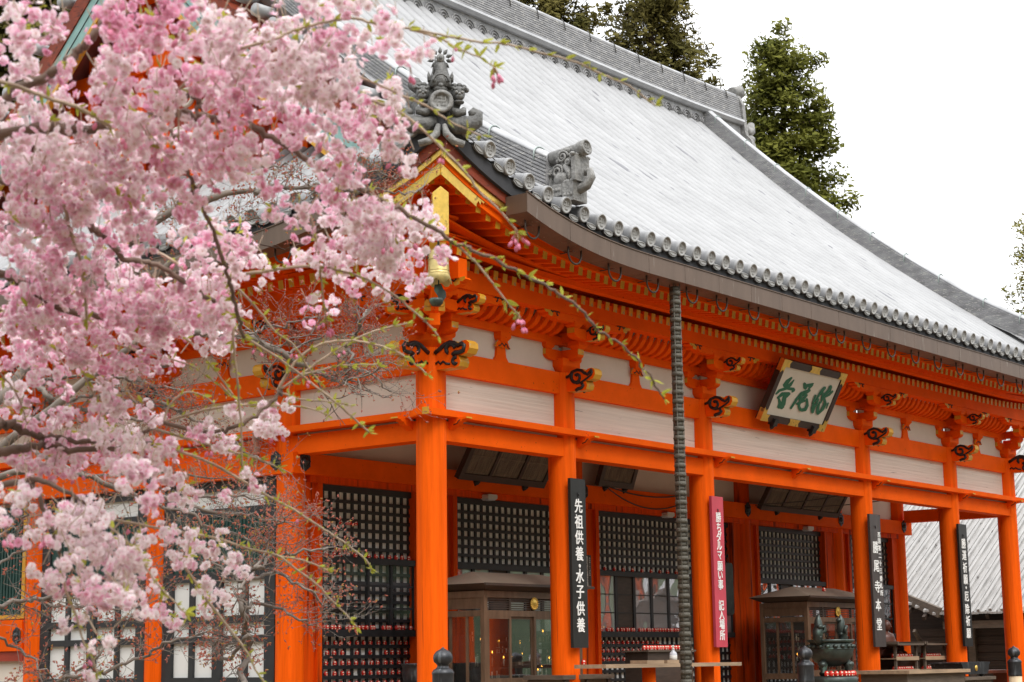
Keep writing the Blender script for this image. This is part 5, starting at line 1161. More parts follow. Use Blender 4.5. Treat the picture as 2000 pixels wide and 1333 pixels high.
# hexagonal nail covers
def nailcover():
    b = MB()
    h = [(0.105*math.sin(PI/3*k), 0.135*math.cos(PI/3*k)) for k in range(6)]
    b.prism(h, (0, 0, 0), (1, 0, 0), (0, 0, 1), (0, -0.018, 0))
    b.lathe([(0.055, 0.017), (0.05, 0.03), (0.03, 0.05), (0.0001, 0.055)], (0, 0, 0), 12, 0, (0, -1, 0))
    for k in range(6):
        b.ball((0.075*math.sin(PI/3*k+0.5), -0.02, 0.09*math.cos(PI/3*k+0.5)), 0.014)
    return b
nc = None
for x in (0.0, XS[1], XS[2], 11.5, 15.09, 17.88):
    if nc is None: nc = hp('nail_cover', nailcover(), 'bronzek'); nc.location = (x, D1-0.261, 3.685)
    else: copy(nc, HALL, (x, D1-0.261, 3.69))
for y in (D1+0.06, SY[2], SY[3]):
    c = copy(nc, HALL, (-0.221, y, 3.70)); c.rotation_euler = (0, 0, -PI/2)
BAYS = [(0.45, 2.37), (3.30, 5.85), (6.92, 11.10), (12.05, 14.58), (15.65, 17.50)]
for i, (x0, x1) in enumerate(BAYS):
    b = MB(); b.box(XS[i]+0.15, x0, D1-0.10, D1+0.05, 0, 3.43); b.box(x0-0.09, x0, D1-0.16, D1-0.101, 0, 3.43); hp('jamb', b, 'verms')
    b = MB(); b.box(x1, XS[i+1]-0.15, D1-0.10, D1+0.05, 0, 3.43); b.box(x1, x1+0.09, D1-0.16, D1-0.101, 0, 3.43); hp('jamb', b, 'verms')
CP = 0.146
def lattice(x0, x1, z0, z1, nz):
    b = MB()
    L = x1-x0; n = int(round(L/CP)); p = L/n
    b.box(x0, x1, D1-0.075, D1-0.005, z1-0.085, z1, 0)
    for k in range(n+1):
        x = x0+p*k
        b.box(max(x0, x-0.022), min(x1, x+0.022), D1-0.025, D1-0.0, z0, z1-0.085, 0)
    h = (z1-0.085-z0)/nz
    for k in range(nz):
        z = z0+h*k
        b.box(x0, x1, D1-0.045, D1-0.027 if k else D1-0.02, z-0.022 if k else z, z+0.026, 0)
    b.add([(x0, D1+0.006, z0), (x1, D1+0.006, z0), (x1, D1+0.006, z1), (x0, D1+0.006, z1)], [(0, 1, 2, 3)], 1)
    return b, n, p, h
CELLS = {}
for i, (x0, x1) in enumerate(BAYS):
    bb, n, p, h = lattice(x0, x1, 2.44, 3.43, 7); hp('upper_lattice', bb, ['lacq', 'paper'])
    b = MB(); b.box(x0-0.02, x1+0.02, D1-0.15, D1, 2.36, 2.44); b.box(x0-0.02, x1+0.02, D1-0.15, D1, 1.36, 1.45); hp('lattice_ledge', b, 'lacq')
    bb, n2, p2, h2 = lattice(x0, x1, 0.25, 1.445, 8); hp('lower_lattice', bb, ['lacq', 'paper'])
    CELLS[i] = (x0, n, p, h, h2)
    b = MB()
    if i in (0, 4):          # glazed frame over the lattice
        bb, _, _, _ = lattice(x0, x1, 1.45, 2.44, 7)
        hp('middle_lattice', bb, ['lacq', 'paper'])
        for k in range(5):
            x = x0+(x1-x0)*k/4; b.box(x-0.022, x+0.022, D1-0.125, D1-0.09, 1.45, 2.36)
        for z in (1.75, 2.06): b.box(x0, x1, D1-0.12, D1-0.095, z-0.014, z+0.014)
        f = hp('glazed_frame', b, 'lacq')
        b = MB(); b.add([(x0, D1-0.106, 1.45), (x1, D1-0.106, 1.45), (x1, D1-0.106, 2.36), (x0, D1-0.106, 2.36)], [(0, 1, 2, 3)]); tag(b.build('pane', 'glassl', f))
    else:
        n = 8 if i == 2 else 6
        for k in range(n+1):
            x = x0+(x1-x0)*k/n; b.box(x-0.035, x+0.035, D1-0.115, D1-0.06, 1.45, 2.36)
        for z in (1.76, 2.06): b.box(x0, x1, D1-0.105, D1-0.085, z-0.008, z+0.008)
        f = hp('glazed_frame', b, 'lacq')
        b = MB()
        for k in range(n):
            a = x0+(x1-x0)*k/n; c = x0+(x1-x0)*(k+1)/n
            dk = (k % 4 == 1) if i == 2 else (k == 2)
            b.box(a+0.036, c-0.036, D1-0.093, D1-0.088, 1.452, 2.358, 1 if dk else 0)
        tag(b.build('pane', ['glassw', 'woodd'], f))
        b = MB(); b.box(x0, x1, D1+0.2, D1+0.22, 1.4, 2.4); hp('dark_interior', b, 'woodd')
# small dark ledges by the pillars' latches
# ---- side wall shutters: black grid over white boards
def shutter(y0, y1):
    b = MB()
    X0, X1 = -0.10, -0.06
    def bx(a, c, z0, z1, x0=X0, m=0): b.box(x0, X1+0.02, a, c, z0, z1, m)
    bx(y0, y0+0.20, 0, 3.52); bx(y1-0.20, y1, 0, 3.52)
    bx(y0, y1, 3.38, 3.52, -0.098); bx(y0, y1, 3.02, 3.14, -0.096); bx(y0, y1, 2.14, 2.27, -0.097)
    ym = (y0+y1)/2
    bx(ym-0.085, ym+0.085, 0, 2.15, -0.106)
    for s in (-1, 1):
        q = ym+s*((y1-y0)/4-0.03)
        bx(q-0.045, q+0.045, 0, 2.15, -0.094)
    for z0, z1 in ((1.56, 1.66), (1.30, 1.39), (0.72, 0.83)): bx(y0, y1, z0, z1, -0.102)
    b.box(-0.05, -0.03, y0, y1, 0, 3.5, 1)
    b.box(-0.075, -0.051, y0+0.2, y1-0.2, 2.27, 3.03, 2)
    for k in range(int((y1-y0-0.5)/0.07)):
        y = y0+0.25+0.07*k; b.box(-0.09, -0.076, y, y+0.035, 2.27, 3.03, 2)
    return b
for k in range(1, 3):
    hp('shutter_wall', shutter(SY[k]+0.19, SY[k+1]-0.19), ['lacq', 'panelw', 'greenb'])
b = MB()
y0, y1 = SY[3]+0.19, SY[4]-0.19
b.box(-0.05, 0.0, y0, y1, 0, 3.5, 0); b.box(-0.15, -0.051, y0, y1, 1.25, 1.72, 1); b.box(-0.12, -0.051, y0, y1, 1.10, 1.249, 3)
b.box(-0.09, -0.052, y0+0.1, y1-0.1, 1.80, 3.45, 2); b.box(-0.11, -0.05, y0+0.02, y0+0.1, 1.74, 3.5, 4); b.box(-0.11, -0.05, y0+0.1, y1, 1.735, 1.80, 4)
for k in range(28): b.box(-0.11, -0.091, y0+0.14+0.075*k, y0+0.18+0.075*k, 1.80, 3.45, 2)
hp('louver_wall', b, ['plaster', 'verm', 'greenb', 'red', 'gold'])
c = copy(nc, HALL, (-0.152, SY[3]+0.3, 1.48)); c.rotation_euler = (0, 0, -PI/2)
b = MB(); b.box(XE-0.03, XE+0.03, D1, YE, 0, 5.3); b.box(0, XE, YE-0.03, YE+0.03, 0, 5.3); b.box(0.1, XE-0.1, D1+0.5, YE-0.1, 4.9, 4.95)
hp('rear_walls', b, 'plaster')
# ================================================================ things hung on, and standing about, the hall
def text_mesh(items, m, parent, name='lettering', bold=0.012, ext=0.003, loc=(0, 0, 0)):
    # items: (string, x, z, size); every string is centred on x, z in the plane facing -Y
    vs = []; fs = []
    for s, x, z, size, sx in items:
        cu = bpy.data.curves.new('t', 'FONT')
        cu.body = s; cu.size = size; cu.align_x = 'CENTER'; cu.align_y = 'CENTER'
        cu.extrude = ext; cu.resolution_u = 3
        o = bpy.data.objects.new('t', cu); COL.objects.link(o)
        me = bpy.data.meshes.new_from_object(o.evaluated_get(bpy.context.evaluated_depsgraph_get()))
        xs_ = [v.co.x for v in me.vertices]; ys_ = [v.co.y for v in me.vertices]
        cx, cy = (min(xs_)+max(xs_))/2, (min(ys_)+max(ys_))/2
        if len(s) == 1 and s in '・い': pass
        for q, (ox, oz) in enumerate(((0, 0), (1, 0), (-1, 0), (0, 1), (0, -1))):
            k = len(vs); bd = bold*size
            vs += [(x+(v.co.x-cx)*sx+ox*bd, -v.co.z-0.0005*q, z+v.co.y-cy+oz*bd*0.7) for v in me.vertices]
            fs += [tuple(k+i for i in p.vertices) for p in me.polygons]
        bpy.data.objects.remove(o); bpy.data.curves.remove(cu); bpy.data.meshes.remove(me)
    me = bpy.data.meshes.new(name); me.from_pydata(vs, [], fs); me.materials.append(MT[m])
    o = bpy.data.objects.new(name, me); COL.objects.link(o); o.parent = parent; o.location = loc
    return o
def bevbox(b, x0, x1, y0, y1, z0, z1, r, m=0):
    b.prism([(x0+r, z0), (x1-r, z0), (x1, z0+r), (x1, z1-r), (x1-r, z1), (x0+r, z1), (x0, z1-r), (x0, z0+r)], (0, y0, 0), (1, 0, 0), (0, 0, 1), (0, y1-y0, 0), m)
def board(x, z0, z1, w, m, label, chars, extra=()):
    o = empty('sign_board', (x, -PR-0.075, 0), label, 'sign', 'tall name boards on the front pillars')
    b = MB(); bevbox(b, -w/2, w/2, 0, 0.045, z0, z1, 0.006); b.build('board', m, o)
    b = MB(); b.tube([(0, -0.004, z1-0.20), (0, -0.012, z1-0.235)], [0.012, 0.006], 6)
    b.box(-0.006, 0.006, -0.006, 0.001, z1-0.26, z1-0.19); b.build('nail', 'black', o)
    text_mesh([(c, xx, z, s, 0.92) for c, xx, z, s in chars] + [(c, xx, z, s, 1.0) for c, xx, z, s in extra], 'signw', o, bold=0.022, loc=(0, -0.003, 0))
    return o
f1 = lambda y: 3.46-(y-935)/144.0
board(2.77, 1.16, 3.46, 0.345, 'signk', 'black signboard with nine large white characters on the pillar beside the glass cabinet',
      [(c, 0, f1(y), 0.205 if c != '・' else 0.2) for c, y in zip('先祖供養・水子供養', (989, 1020, 1051, 1083, 1107, 1127, 1158, 1190, 1222))])
f2 = lambda y: 3.44-(y-971)/129.0
board(6.385, 1.16, 3.44, 0.325, 'signr', 'crimson signboard with white lettering on the pillar behind the rain chain',
      [(c, 0.01, f2(y), 0.165) for c, y in zip('勝ちダルマ願い事記入場所', (1012, 1032, 1050, 1068, 1087, 1108, 1126, 1144, 1184, 1202, 1221, 1242))])
f3 = lambda y: 3.45-(y-1006)/112.6
board(11.60, 1.15, 3.45, 0.40, 'signb', 'dark brown signboard with five large and nine small white characters behind the incense burner',
      [(c, -0.035, f3(y), 0.225) for c, y in zip('勝尾寺本堂', (1071, 1108, 1148, 1184, 1221))],
      [(c, 0.115, f3(y), 0.105) for c, y in zip('西国第二十三番札所', (1046, 1058, 1072, 1087, 1102, 1117, 1132, 1146, 1160))])
f4 = lambda y: 3.46-(y-1026)/102.6
board(15.225, 1.15, 3.46, 0.36, 'signk', 'black signboard with white lettering on the pillar above the black basin',
      [(c, 0, f4(y), 0.205) for c, y in zip('勝運祈願・厄除祈願', (1064, 1087, 1111, 1134, 1150, 1167, 1191, 1214, 1238))])
o = empty('name_plate', (6.50, D1-PR-0.03, 0), 'small narrow dark plate with tiny white writing on a pillar inside the porch', 'sign')
b = MB(); b.box(-0.09, 0.09, 0, 0.02, 2.13, 2.67); b.build('plate', 'signb', o)
text_mesh([(c, -0.03, 2.63-0.0465*i, 0.048, 1) for i, c in enumerate('南無大慈大悲観世音菩薩')] + [(c, 0.045, 2.62-0.034*i, 0.026, 1) for i, c in enumerate('西国第二十三番札所')], 'signw', o, bold=0.02, loc=(0, -0.001, 0))
o = empty('hanging_tablet', (10.72, D1-0.30, 0), 'weathered green-black wooden tablet hung beside the stained pillar', 'tablet')
b = MB(); bevbox(b, -0.13, 0.13, 0, 0.03, 1.76, 2.68, 0.04); b.build('board', 'bronze', o)
b = MB(); b.tube([(0, 0.01, 2.66), (0, 0.02, 2.85)], 0.008, 5); b.build('hanger', 'wire', o)

# ---- the temple name plaque
def plaque():
    W_, H_ = 2.10, 1.056
    r = empty('name_plaque', (8.77, -0.545, 5.215), 'framed cream plaque with three bold green characters and gilt corner fittings under the eaves', 'plaque')
    r.rotation_euler = (-math.atan2(0.5, 0.93)*-1, 0, 0)
    def part(b, n, m): return b.build(n, m, r)
    w = 0.115
    b = MB()
    b.box(-W_/2, W_/2, 0, 0.10, -H_/2, -H_/2+w); b.box(-W_/2, W_/2, 0, 0.10, H_/2-w, H_/2)
    b.box(-W_/2, -W_/2+w, 0.001, 0.10, -H_/2+w, H_/2-w); b.box(W_/2-w, W_/2, 0.001, 0.10, -H_/2+w, H_/2-w)
    part(b, 'frame', 'plaqb')
    b = MB(); b.box(-W_/2+w, W_/2-w, 0.02, 0.09, -H_/2+w, H_/2-w); part(b, 'field', 'plaqw')
    for sx in (-1, 1):
        for sz in (-1, 1):
            b = MB()
            P = [(0, 0), (0.24, 0), (0.20, 0.055), (0.235, w), (w, w), (w*0.9, 0.20), (0.06, 0.17), (0.0, 0.225)]
            b.prism([(sx*(W_/2-a), sz*(H_/2-c)) for a, c in P], (0, 0.0, 0), (1, 0, 0), (0, 0, 1), (0, -0.006, 0))
            b.prism([(sx*(W_/2-a), sz*(H_/2-c)) for a, c in [(-0.004, -0.004), (-0.004, 0.2), (0.0, 0.2), (0, 0), (0.2, 0), (0.2, -0.004)]], (0, 0.08, 0), (1, 0, 0), (0, 0, 1), (0, -0.086, 0))
            part(b, 'corner_fitting', 'brass')
    for sz in (-1, 1):
        b = MB(); P = [(-0.17, 0), (0.17, 0), (0.13, 0.055), (0.17, w), (-0.17, w), (-0.13, 0.055)]
        b.prism([(a, sz*(H_/2-c)) for a, c in P], (0, 0, 0), (1, 0, 0), (0, 0, 1), (0, -0.006, 0)); part(b, 'edge_fitting', 'brass')
    for x in (-0.62, 0.66):
        b = MB(); b.box(x-0.06, x+0.06, -0.05, 0.06, -H_/2-0.05, -H_/2+0.07); b.lathe([(0.05, 0), (0.03, 0.05), (0.0001, 0.08)], (x, 0.0, -H_/2-0.05), 8, 0, (0, 0, -1)); part(b, 'support', 'black')
    # brushed characters: strokes in field pixels mapped by the field's corners
    TL, TR, BR, BL = (688, 305), (1465, 465), (1195, 1110), (400, 978)
    def mp(px, py):
        u = v = 0.5
        for _ in range(12):
            X = (1-v)*((1-u)*TL[0]+u*TR[0])+v*((1-u)*BL[0]+u*BR[0]); Y = (1-v)*((1-u)*TL[1]+u*TR[1])+v*((1-u)*BL[1]+u*BR[1])
            dxu = (1-v)*(TR[0]-TL[0])+v*(BR[0]-BL[0]); dyu = (1-v)*(TR[1]-TL[1])+v*(BR[1]-BL[1])
            dxv = (1-u)*(BL[0]-TL[0])+u*(BR[0]-TR[0]); dyv = (1-u)*(BL[1]-TL[1])+u*(BR[1]-TR[1])
            D = dxu*dyv-dxv*dyu; ex, ey = px-X, py-Y
            u += (ex*dyv-dxv*ey)/D; v += (dxu*ey-ex*dyu)/D
        return (-W_/2+w+u*(W_-2*w), H_/2-w-v*(H_-2*w))
    K = [([(775, 458), (715, 515), (672, 580)], [14, 30, 32]), ([(805, 488), (750, 560), (700, 600)], [8, 24, 26]),
         ([(550, 698), (600, 645), (700, 610), (800, 622)], [12, 20, 22, 26]), ([(800, 630), (770, 660)], [22, 12]),
         ([(570, 752), (640, 690), (735, 680)], [16, 26, 20]), ([(735, 680), (690, 735)], [20, 14]), ([(672, 700), (645, 830), (618, 895)], [30, 34, 20]),
         ([(585, 740), (600, 830), (580, 885)], [12, 26, 24]), ([(640, 860), (600, 885)], [30, 24]),
         ([(945, 532), (955, 600)], [22, 30]), ([(945, 570), (1020, 555), (1070, 530)], [24, 26, 10]), ([(1050, 545), (1000, 610)], [22, 14]),
         ([(1015, 625), (900, 670), (830, 760), (745, 890)], [22, 20, 20, 16]), ([(1000, 640), (930, 690), (870, 720)], [16, 18, 14]),
         ([(975, 690), (940, 730), (870, 770)], [16, 20, 18]), ([(940, 770), (830, 825)], [22, 18]), ([(900, 690), (870, 790)], [16, 14]),
         ([(970, 745), (978, 840), (945, 900), (890, 908)], [16, 22, 26, 26]), ([(880, 790), (856, 850), (880, 910)], [12, 18, 24]),
         ([(1230, 580), (1180, 640), (1110, 740), (1045, 815)], [22, 24, 14, 10]), ([(1315, 560), (1290, 620), (1210, 690)], [24, 26, 18]),
         ([(1340, 628), (1290, 680), (1215, 720)], [16, 18, 14]), ([(1200, 650), (1195, 715)], [14, 20]), ([(1095, 690), (1050, 795)], [14, 8]),
         ([(1070, 820), (1055, 880), (1045, 940)], [26, 32, 20]), ([(1130, 740), (1105, 810), (1065, 880)], [16, 18, 14]),
         ([(1210, 720), (1232, 800), (1190, 890), (1120, 960)], [20, 22, 24, 14]), ([(1150, 790), (1125, 870), (1118, 950)], [14, 22, 22]), ([(1190, 720), (1165, 800)], [18, 10]),
         ([(1272, 795), (1245, 875)], [14, 10])]
    b = MB(); sc = (W_-2*w)/790
    for i, (pts, ws) in enumerate(K):
        P = [V((q[0], q[1], 0)) for q in pts]
        # resample
        Q = []; R = []
        for j in range(len(P)-1):
            for t in np.linspace(0, 1, 4, endpoint=(j == len(P)-2)):
                Q.append(P[j].lerp(P[j+1], float(t))); R.append((ws[j]*(1-t)+ws[j+1]*t)*0.92)
        vs = []; yo = 0.0175-0.0006*i
        n = len(Q)
        for j in range(n):
            d = (Q[min(j+1, n-1)]-Q[max(j-1, 0)]).normalized(); s_ = V((d.y, -d.x, 0))
            for sg in (1, -1):
                e = mp(*(Q[j]+s_*R[j]*sg)[:2]); vs.append(V((e[0], yo, e[1])))
        d0 = (Q[0]-Q[1]).normalized(); d1 = (Q[-1]-Q[-2]).normalized()
        k = len(vs)
        for e in (mp(*(Q[0]+d0*R[0]*0.8)[:2]), mp(*(Q[-1]+d1*R[-1]*0.8)[:2])): vs.append(V((e[0], yo, e[1])))
        fs = [(2*j, 2*j+1, 2*j+3, 2*j+2) for j in range(n-1)]+[(0, k, 1), (2*n-2, 2*n-1, k+1)]
        b.add(vs, fs, 0)
    part(b, 'lettering', 'signg')
plaque()

# ---- wind bell under the corner
o = empty('wind_bell', (-0.985, -0.985, 5.50), 'gilt bronze bell with clapper hanging under the near roof corner', 'bell')
b = MB()
b.lathe([(0.115, 0.115), (0.135, 0.125), (0.14, 0.135), (0.135, 0.145), (0.13, 0.16), (0.125, 0.38), (0.115, 0.42), (0.07, 0.445), (0.0001, 0.45)], (0, 0, 0), 28)
n = 36; vs = []
for k in range(n):
    t = 2*PI*k/n; lobe = 0.5+0.5*math.cos(6*t)
    vs += [(0.133*math.cos(t), 0.133*math.sin(t), 0.14), (0.165*math.cos(t), 0.165*math.sin(t), 0.0+0.055*(1-lobe)**2), (0.150*math.cos(t), 0.150*math.sin(t), 0.0+0.055*(1-lobe)**2), (0.118*math.cos(t), 0.118*math.sin(t), 0.14)]
b.add(vs, [(4*k+j, 4*((k+1) % n)+j, 4*((k+1) % n)+j+1, 4*k+j+1) for k in range(n) for j in range(3)], 0, True)
for zz in (0.165, 0.30): b.lathe([(0.128, 0), (0.136, 0.006), (0.128, 0.012)], (0, 0, zz), 28)
b.build('bell_body', 'bellm', o)
b = MB()
for q in range(4):
    for i in range(3):
        for j in range(3):
            t = PI/2*q+PI/4+(i-1)*0.2+PI; b.ball((0.125*math.cos(t), 0.125*math.sin(t), 0.335+0.035*j), 0.013, seg=6, rings=4)
b.build('studs', 'bronze', o)
b = MB(); b.tube([(0, 0, 0.44), (0, 0, 0.90)], 0.014, 6); b.tube([(0.03*math.cos(t), 0, 0.47+0.03*math.sin(t)) for t in np.linspace(0, 2*PI, 10)], 0.01, 5); b.build('hanger', 'bronze', o)
b = MB(); b.tube([(0, 0, 0.2), (0, 0, -0.02)], 0.01, 5)
u = V((0.7071, -0.7071, 0))
P = [(-0.05, 0.0), (0.03, 0.01), (0.055, -0.05), (0.085, -0.09), (0.09, -0.15), (0.06, -0.19), (0.04, -0.23), (-0.0, -0.20), (-0.01, -0.14), (-0.055, -0.07)]
b.prism(P, (0, 0, 0.0), u, (0, 0, 1), V((-0.01, -0.01, 0)))
b.lathe([(0.0001, -0.09), (0.05, -0.08), (0.08, -0.045), (0.09, 0.0), (0.08, 0.01)], (-0.02, 0.02, -0.18), 18)
b.build('clapper', 'bronze', o)

# ---- rain chain
o = empty('rain_chain', (3.385, -1.55, -0.6), 'tall metal rain chain of stacked links hanging from the gutter', 'rain chain')
lk = None; pit = 0.126
n = int((6.13+0.6)/pit)
for i in range(n):
    if lk is None:
        b = MB()
        b.lathe([(0.060, 0.0), (0.080, 0.006), (0.078, 0.062), (0.058, 0.066)], (0, 0, 0), 10)
        b.lathe([(0.062, 0.066), (0.060, pit)], (0, 0, 0), 10, 0)
        for k in range(6):
            t = PI/3*k+0.3; b.ball((0.076*math.cos(t), 0.076*math.sin(t), 0.026), 0.010, seg=6, rings=4)
        lk = b.build('link', 'chain', o, (0, 0, 0))
    else:
        c = copy(lk, o, (0, 0, pit*i)); c.rotation_euler = (0, 0, 0.4*(i % 3))
b = MB()
for k in range(4):
    t = PI/2*k+0.35; b.tube([(0.07*math.cos(t), 0.07*math.sin(t), 0), (0.07*math.cos(t), 0.07*math.sin(t), 6.73)], 0.0075, 5)
b.build('side_rods', 'chain', o)

# ---- votive boards above the lintel
def votive(x0, x1, z0, z1, yb, tilt, label, panels):
    r = empty('votive_board', ((x0+x1)/2, yb, z0), label, 'votive board', 'old votive boards hung inside the porch')
    r.rotation_euler = (tilt, 0, 0)
    W_ = x1-x0; H_ = z1-z0; b = MB()
    b.box(-W_/2, W_/2, 0, 0.09, 0, 0.10); b.box(-W_/2, W_/2, 0, 0.09, H_-0.09, H_); b.box(-W_/2, -W_/2+0.09, 0.001, 0.09, 0.1, H_-0.09); b.box(W_/2-0.09, W_/2, 0.001, 0.09, 0.1, H_-0.09)
    for k in range(1, panels):
        x = -W_/2+W_*k/panels; b.box(x-0.03, x+0.03, 0.002, 0.09, 0.1, H_-0.09)
    b.build('frame', 'plaqb' if panels > 1 else 'woodd', r)
    b = MB(); b.box(-W_/2+0.09, W_/2-0.09, 0.03, 0.07, 0.1, H_-0.09)
    for k in range(int(W_/0.05)):
        x = -W_/2+0.1+0.05*k
        if x < W_/2-0.1: b.box(x, x+0.03, 0.024, 0.0305, 0.12+0.05*random.random(), H_-0.12-0.15*random.random())
    b.box(-W_/2+0.09, W_/2-0.09, 0.018, 0.03, H_*0.48, H_*0.52)
    b.build('panel', 'votive', r)
    for x in (-W_*0.28, W_*0.28):
        b = MB(); b.lathe([(0.06, 0), (0.04, 0.05), (0.0001, 0.09)], (x, 0.02, 0.0), 8, 0, (0, 0, -1)); b.build('bracket', 'black', r)
votive(2.85, 4.92, 3.62, 4.40, 1.95, 0.55, 'dark three-panelled votive board tilted above the first lattice beside the near pillar', 3)
votive(6.72, 7.72, 3.80, 4.42, 2.20, 0.35, 'single plain brown votive board above the middle lattice', 1)
votive(11.45, 14.4, 3.66, 4.50, 1.95, 0.55, 'wide dark votive board with panels above the lattice behind the incense burner', 4)
lp = None
for x, wh in ((3.99, 'first'), (8.89, 'middle'), (13.82, 'third')):
    c = (x, D1-0.22, 3.455)
    if lp is None:
        lp = empty('emergency_light', c); b = MB(); bevbox(b, -0.11, 0.11, -0.07, 0.08, -0.035, 0.035, 0.015); b.build('housing', 'lampw', lp)
        b = MB(); b.prism([(-0.10, -0.0355), (0.10, -0.0355), (0.07, -0.055), (-0.07, -0.055)], (0, -0.05, 0), (1, 0, 0), (0, 0, 1), (0, 0.12, 0)); b.build('lens', 'plastic', lp); q = lp
    else: q = copy_tree(lp, c)
    tag(q, {'first': 'small white emergency light above the lattice left of the black signboard', 'middle': 'small white emergency light above the lattice just right of the rain chain', 'third': 'small white emergency light on the lintel under the wide votive board'}[wh], 'light', 'emergency lights on the porch lintel')
o = empty('conduit', (-0.26, 2.95, 3.86), 'bent reddish painted conduit pipe at the corner of the side wall', 'pipe')
b = MB(); b.tube([(0, -0.10, 0.30), (-0.02, -0.02, 0.18), (-0.03, -0.08, 0.02), (-0.02, -0.02, -0.14)], 0.045, 8); b.build('pipe', 'pinkp', o)
b = MB(); b.ball((-0.03, -0.10, 0.22), 0.085, 0.085, 0.06); b.build('junction', 'pinkp', o)
b = MB()
def droop(p, q, s, n=14):
    p, q = V(p), V(q); return [p.lerp(q, i/n)+V((0, 0, -s*4*(i/n)*(1-i/n))) for i in range(n+1)]
b.tube(droop((6.9, 2.2, 3.82), (9.2, 2.2, 3.66), 0.22), 0.011, 4); b.tube(droop((6.9, 2.2, 3.83), (9.2, 2.2, 3.80), 0.10), 0.011, 4)
tag(b.build('cable', 'wire'), 'dark cable sagging along the lintel behind the rain chain', 'cable')
b = MB(); b.tube(droop((11.2, 1.9, 3.75), (13.6, 0.4, 4.2), 0.10), 0.009, 4); b.tube(droop((11.2, 1.9, 3.72), (15.0, 0.4, 4.1), 0.12), 0.009, 4)
tag(b.build('cable', 'wire'), 'thin wires strung across the porch in front of the wide votive board', 'cable')

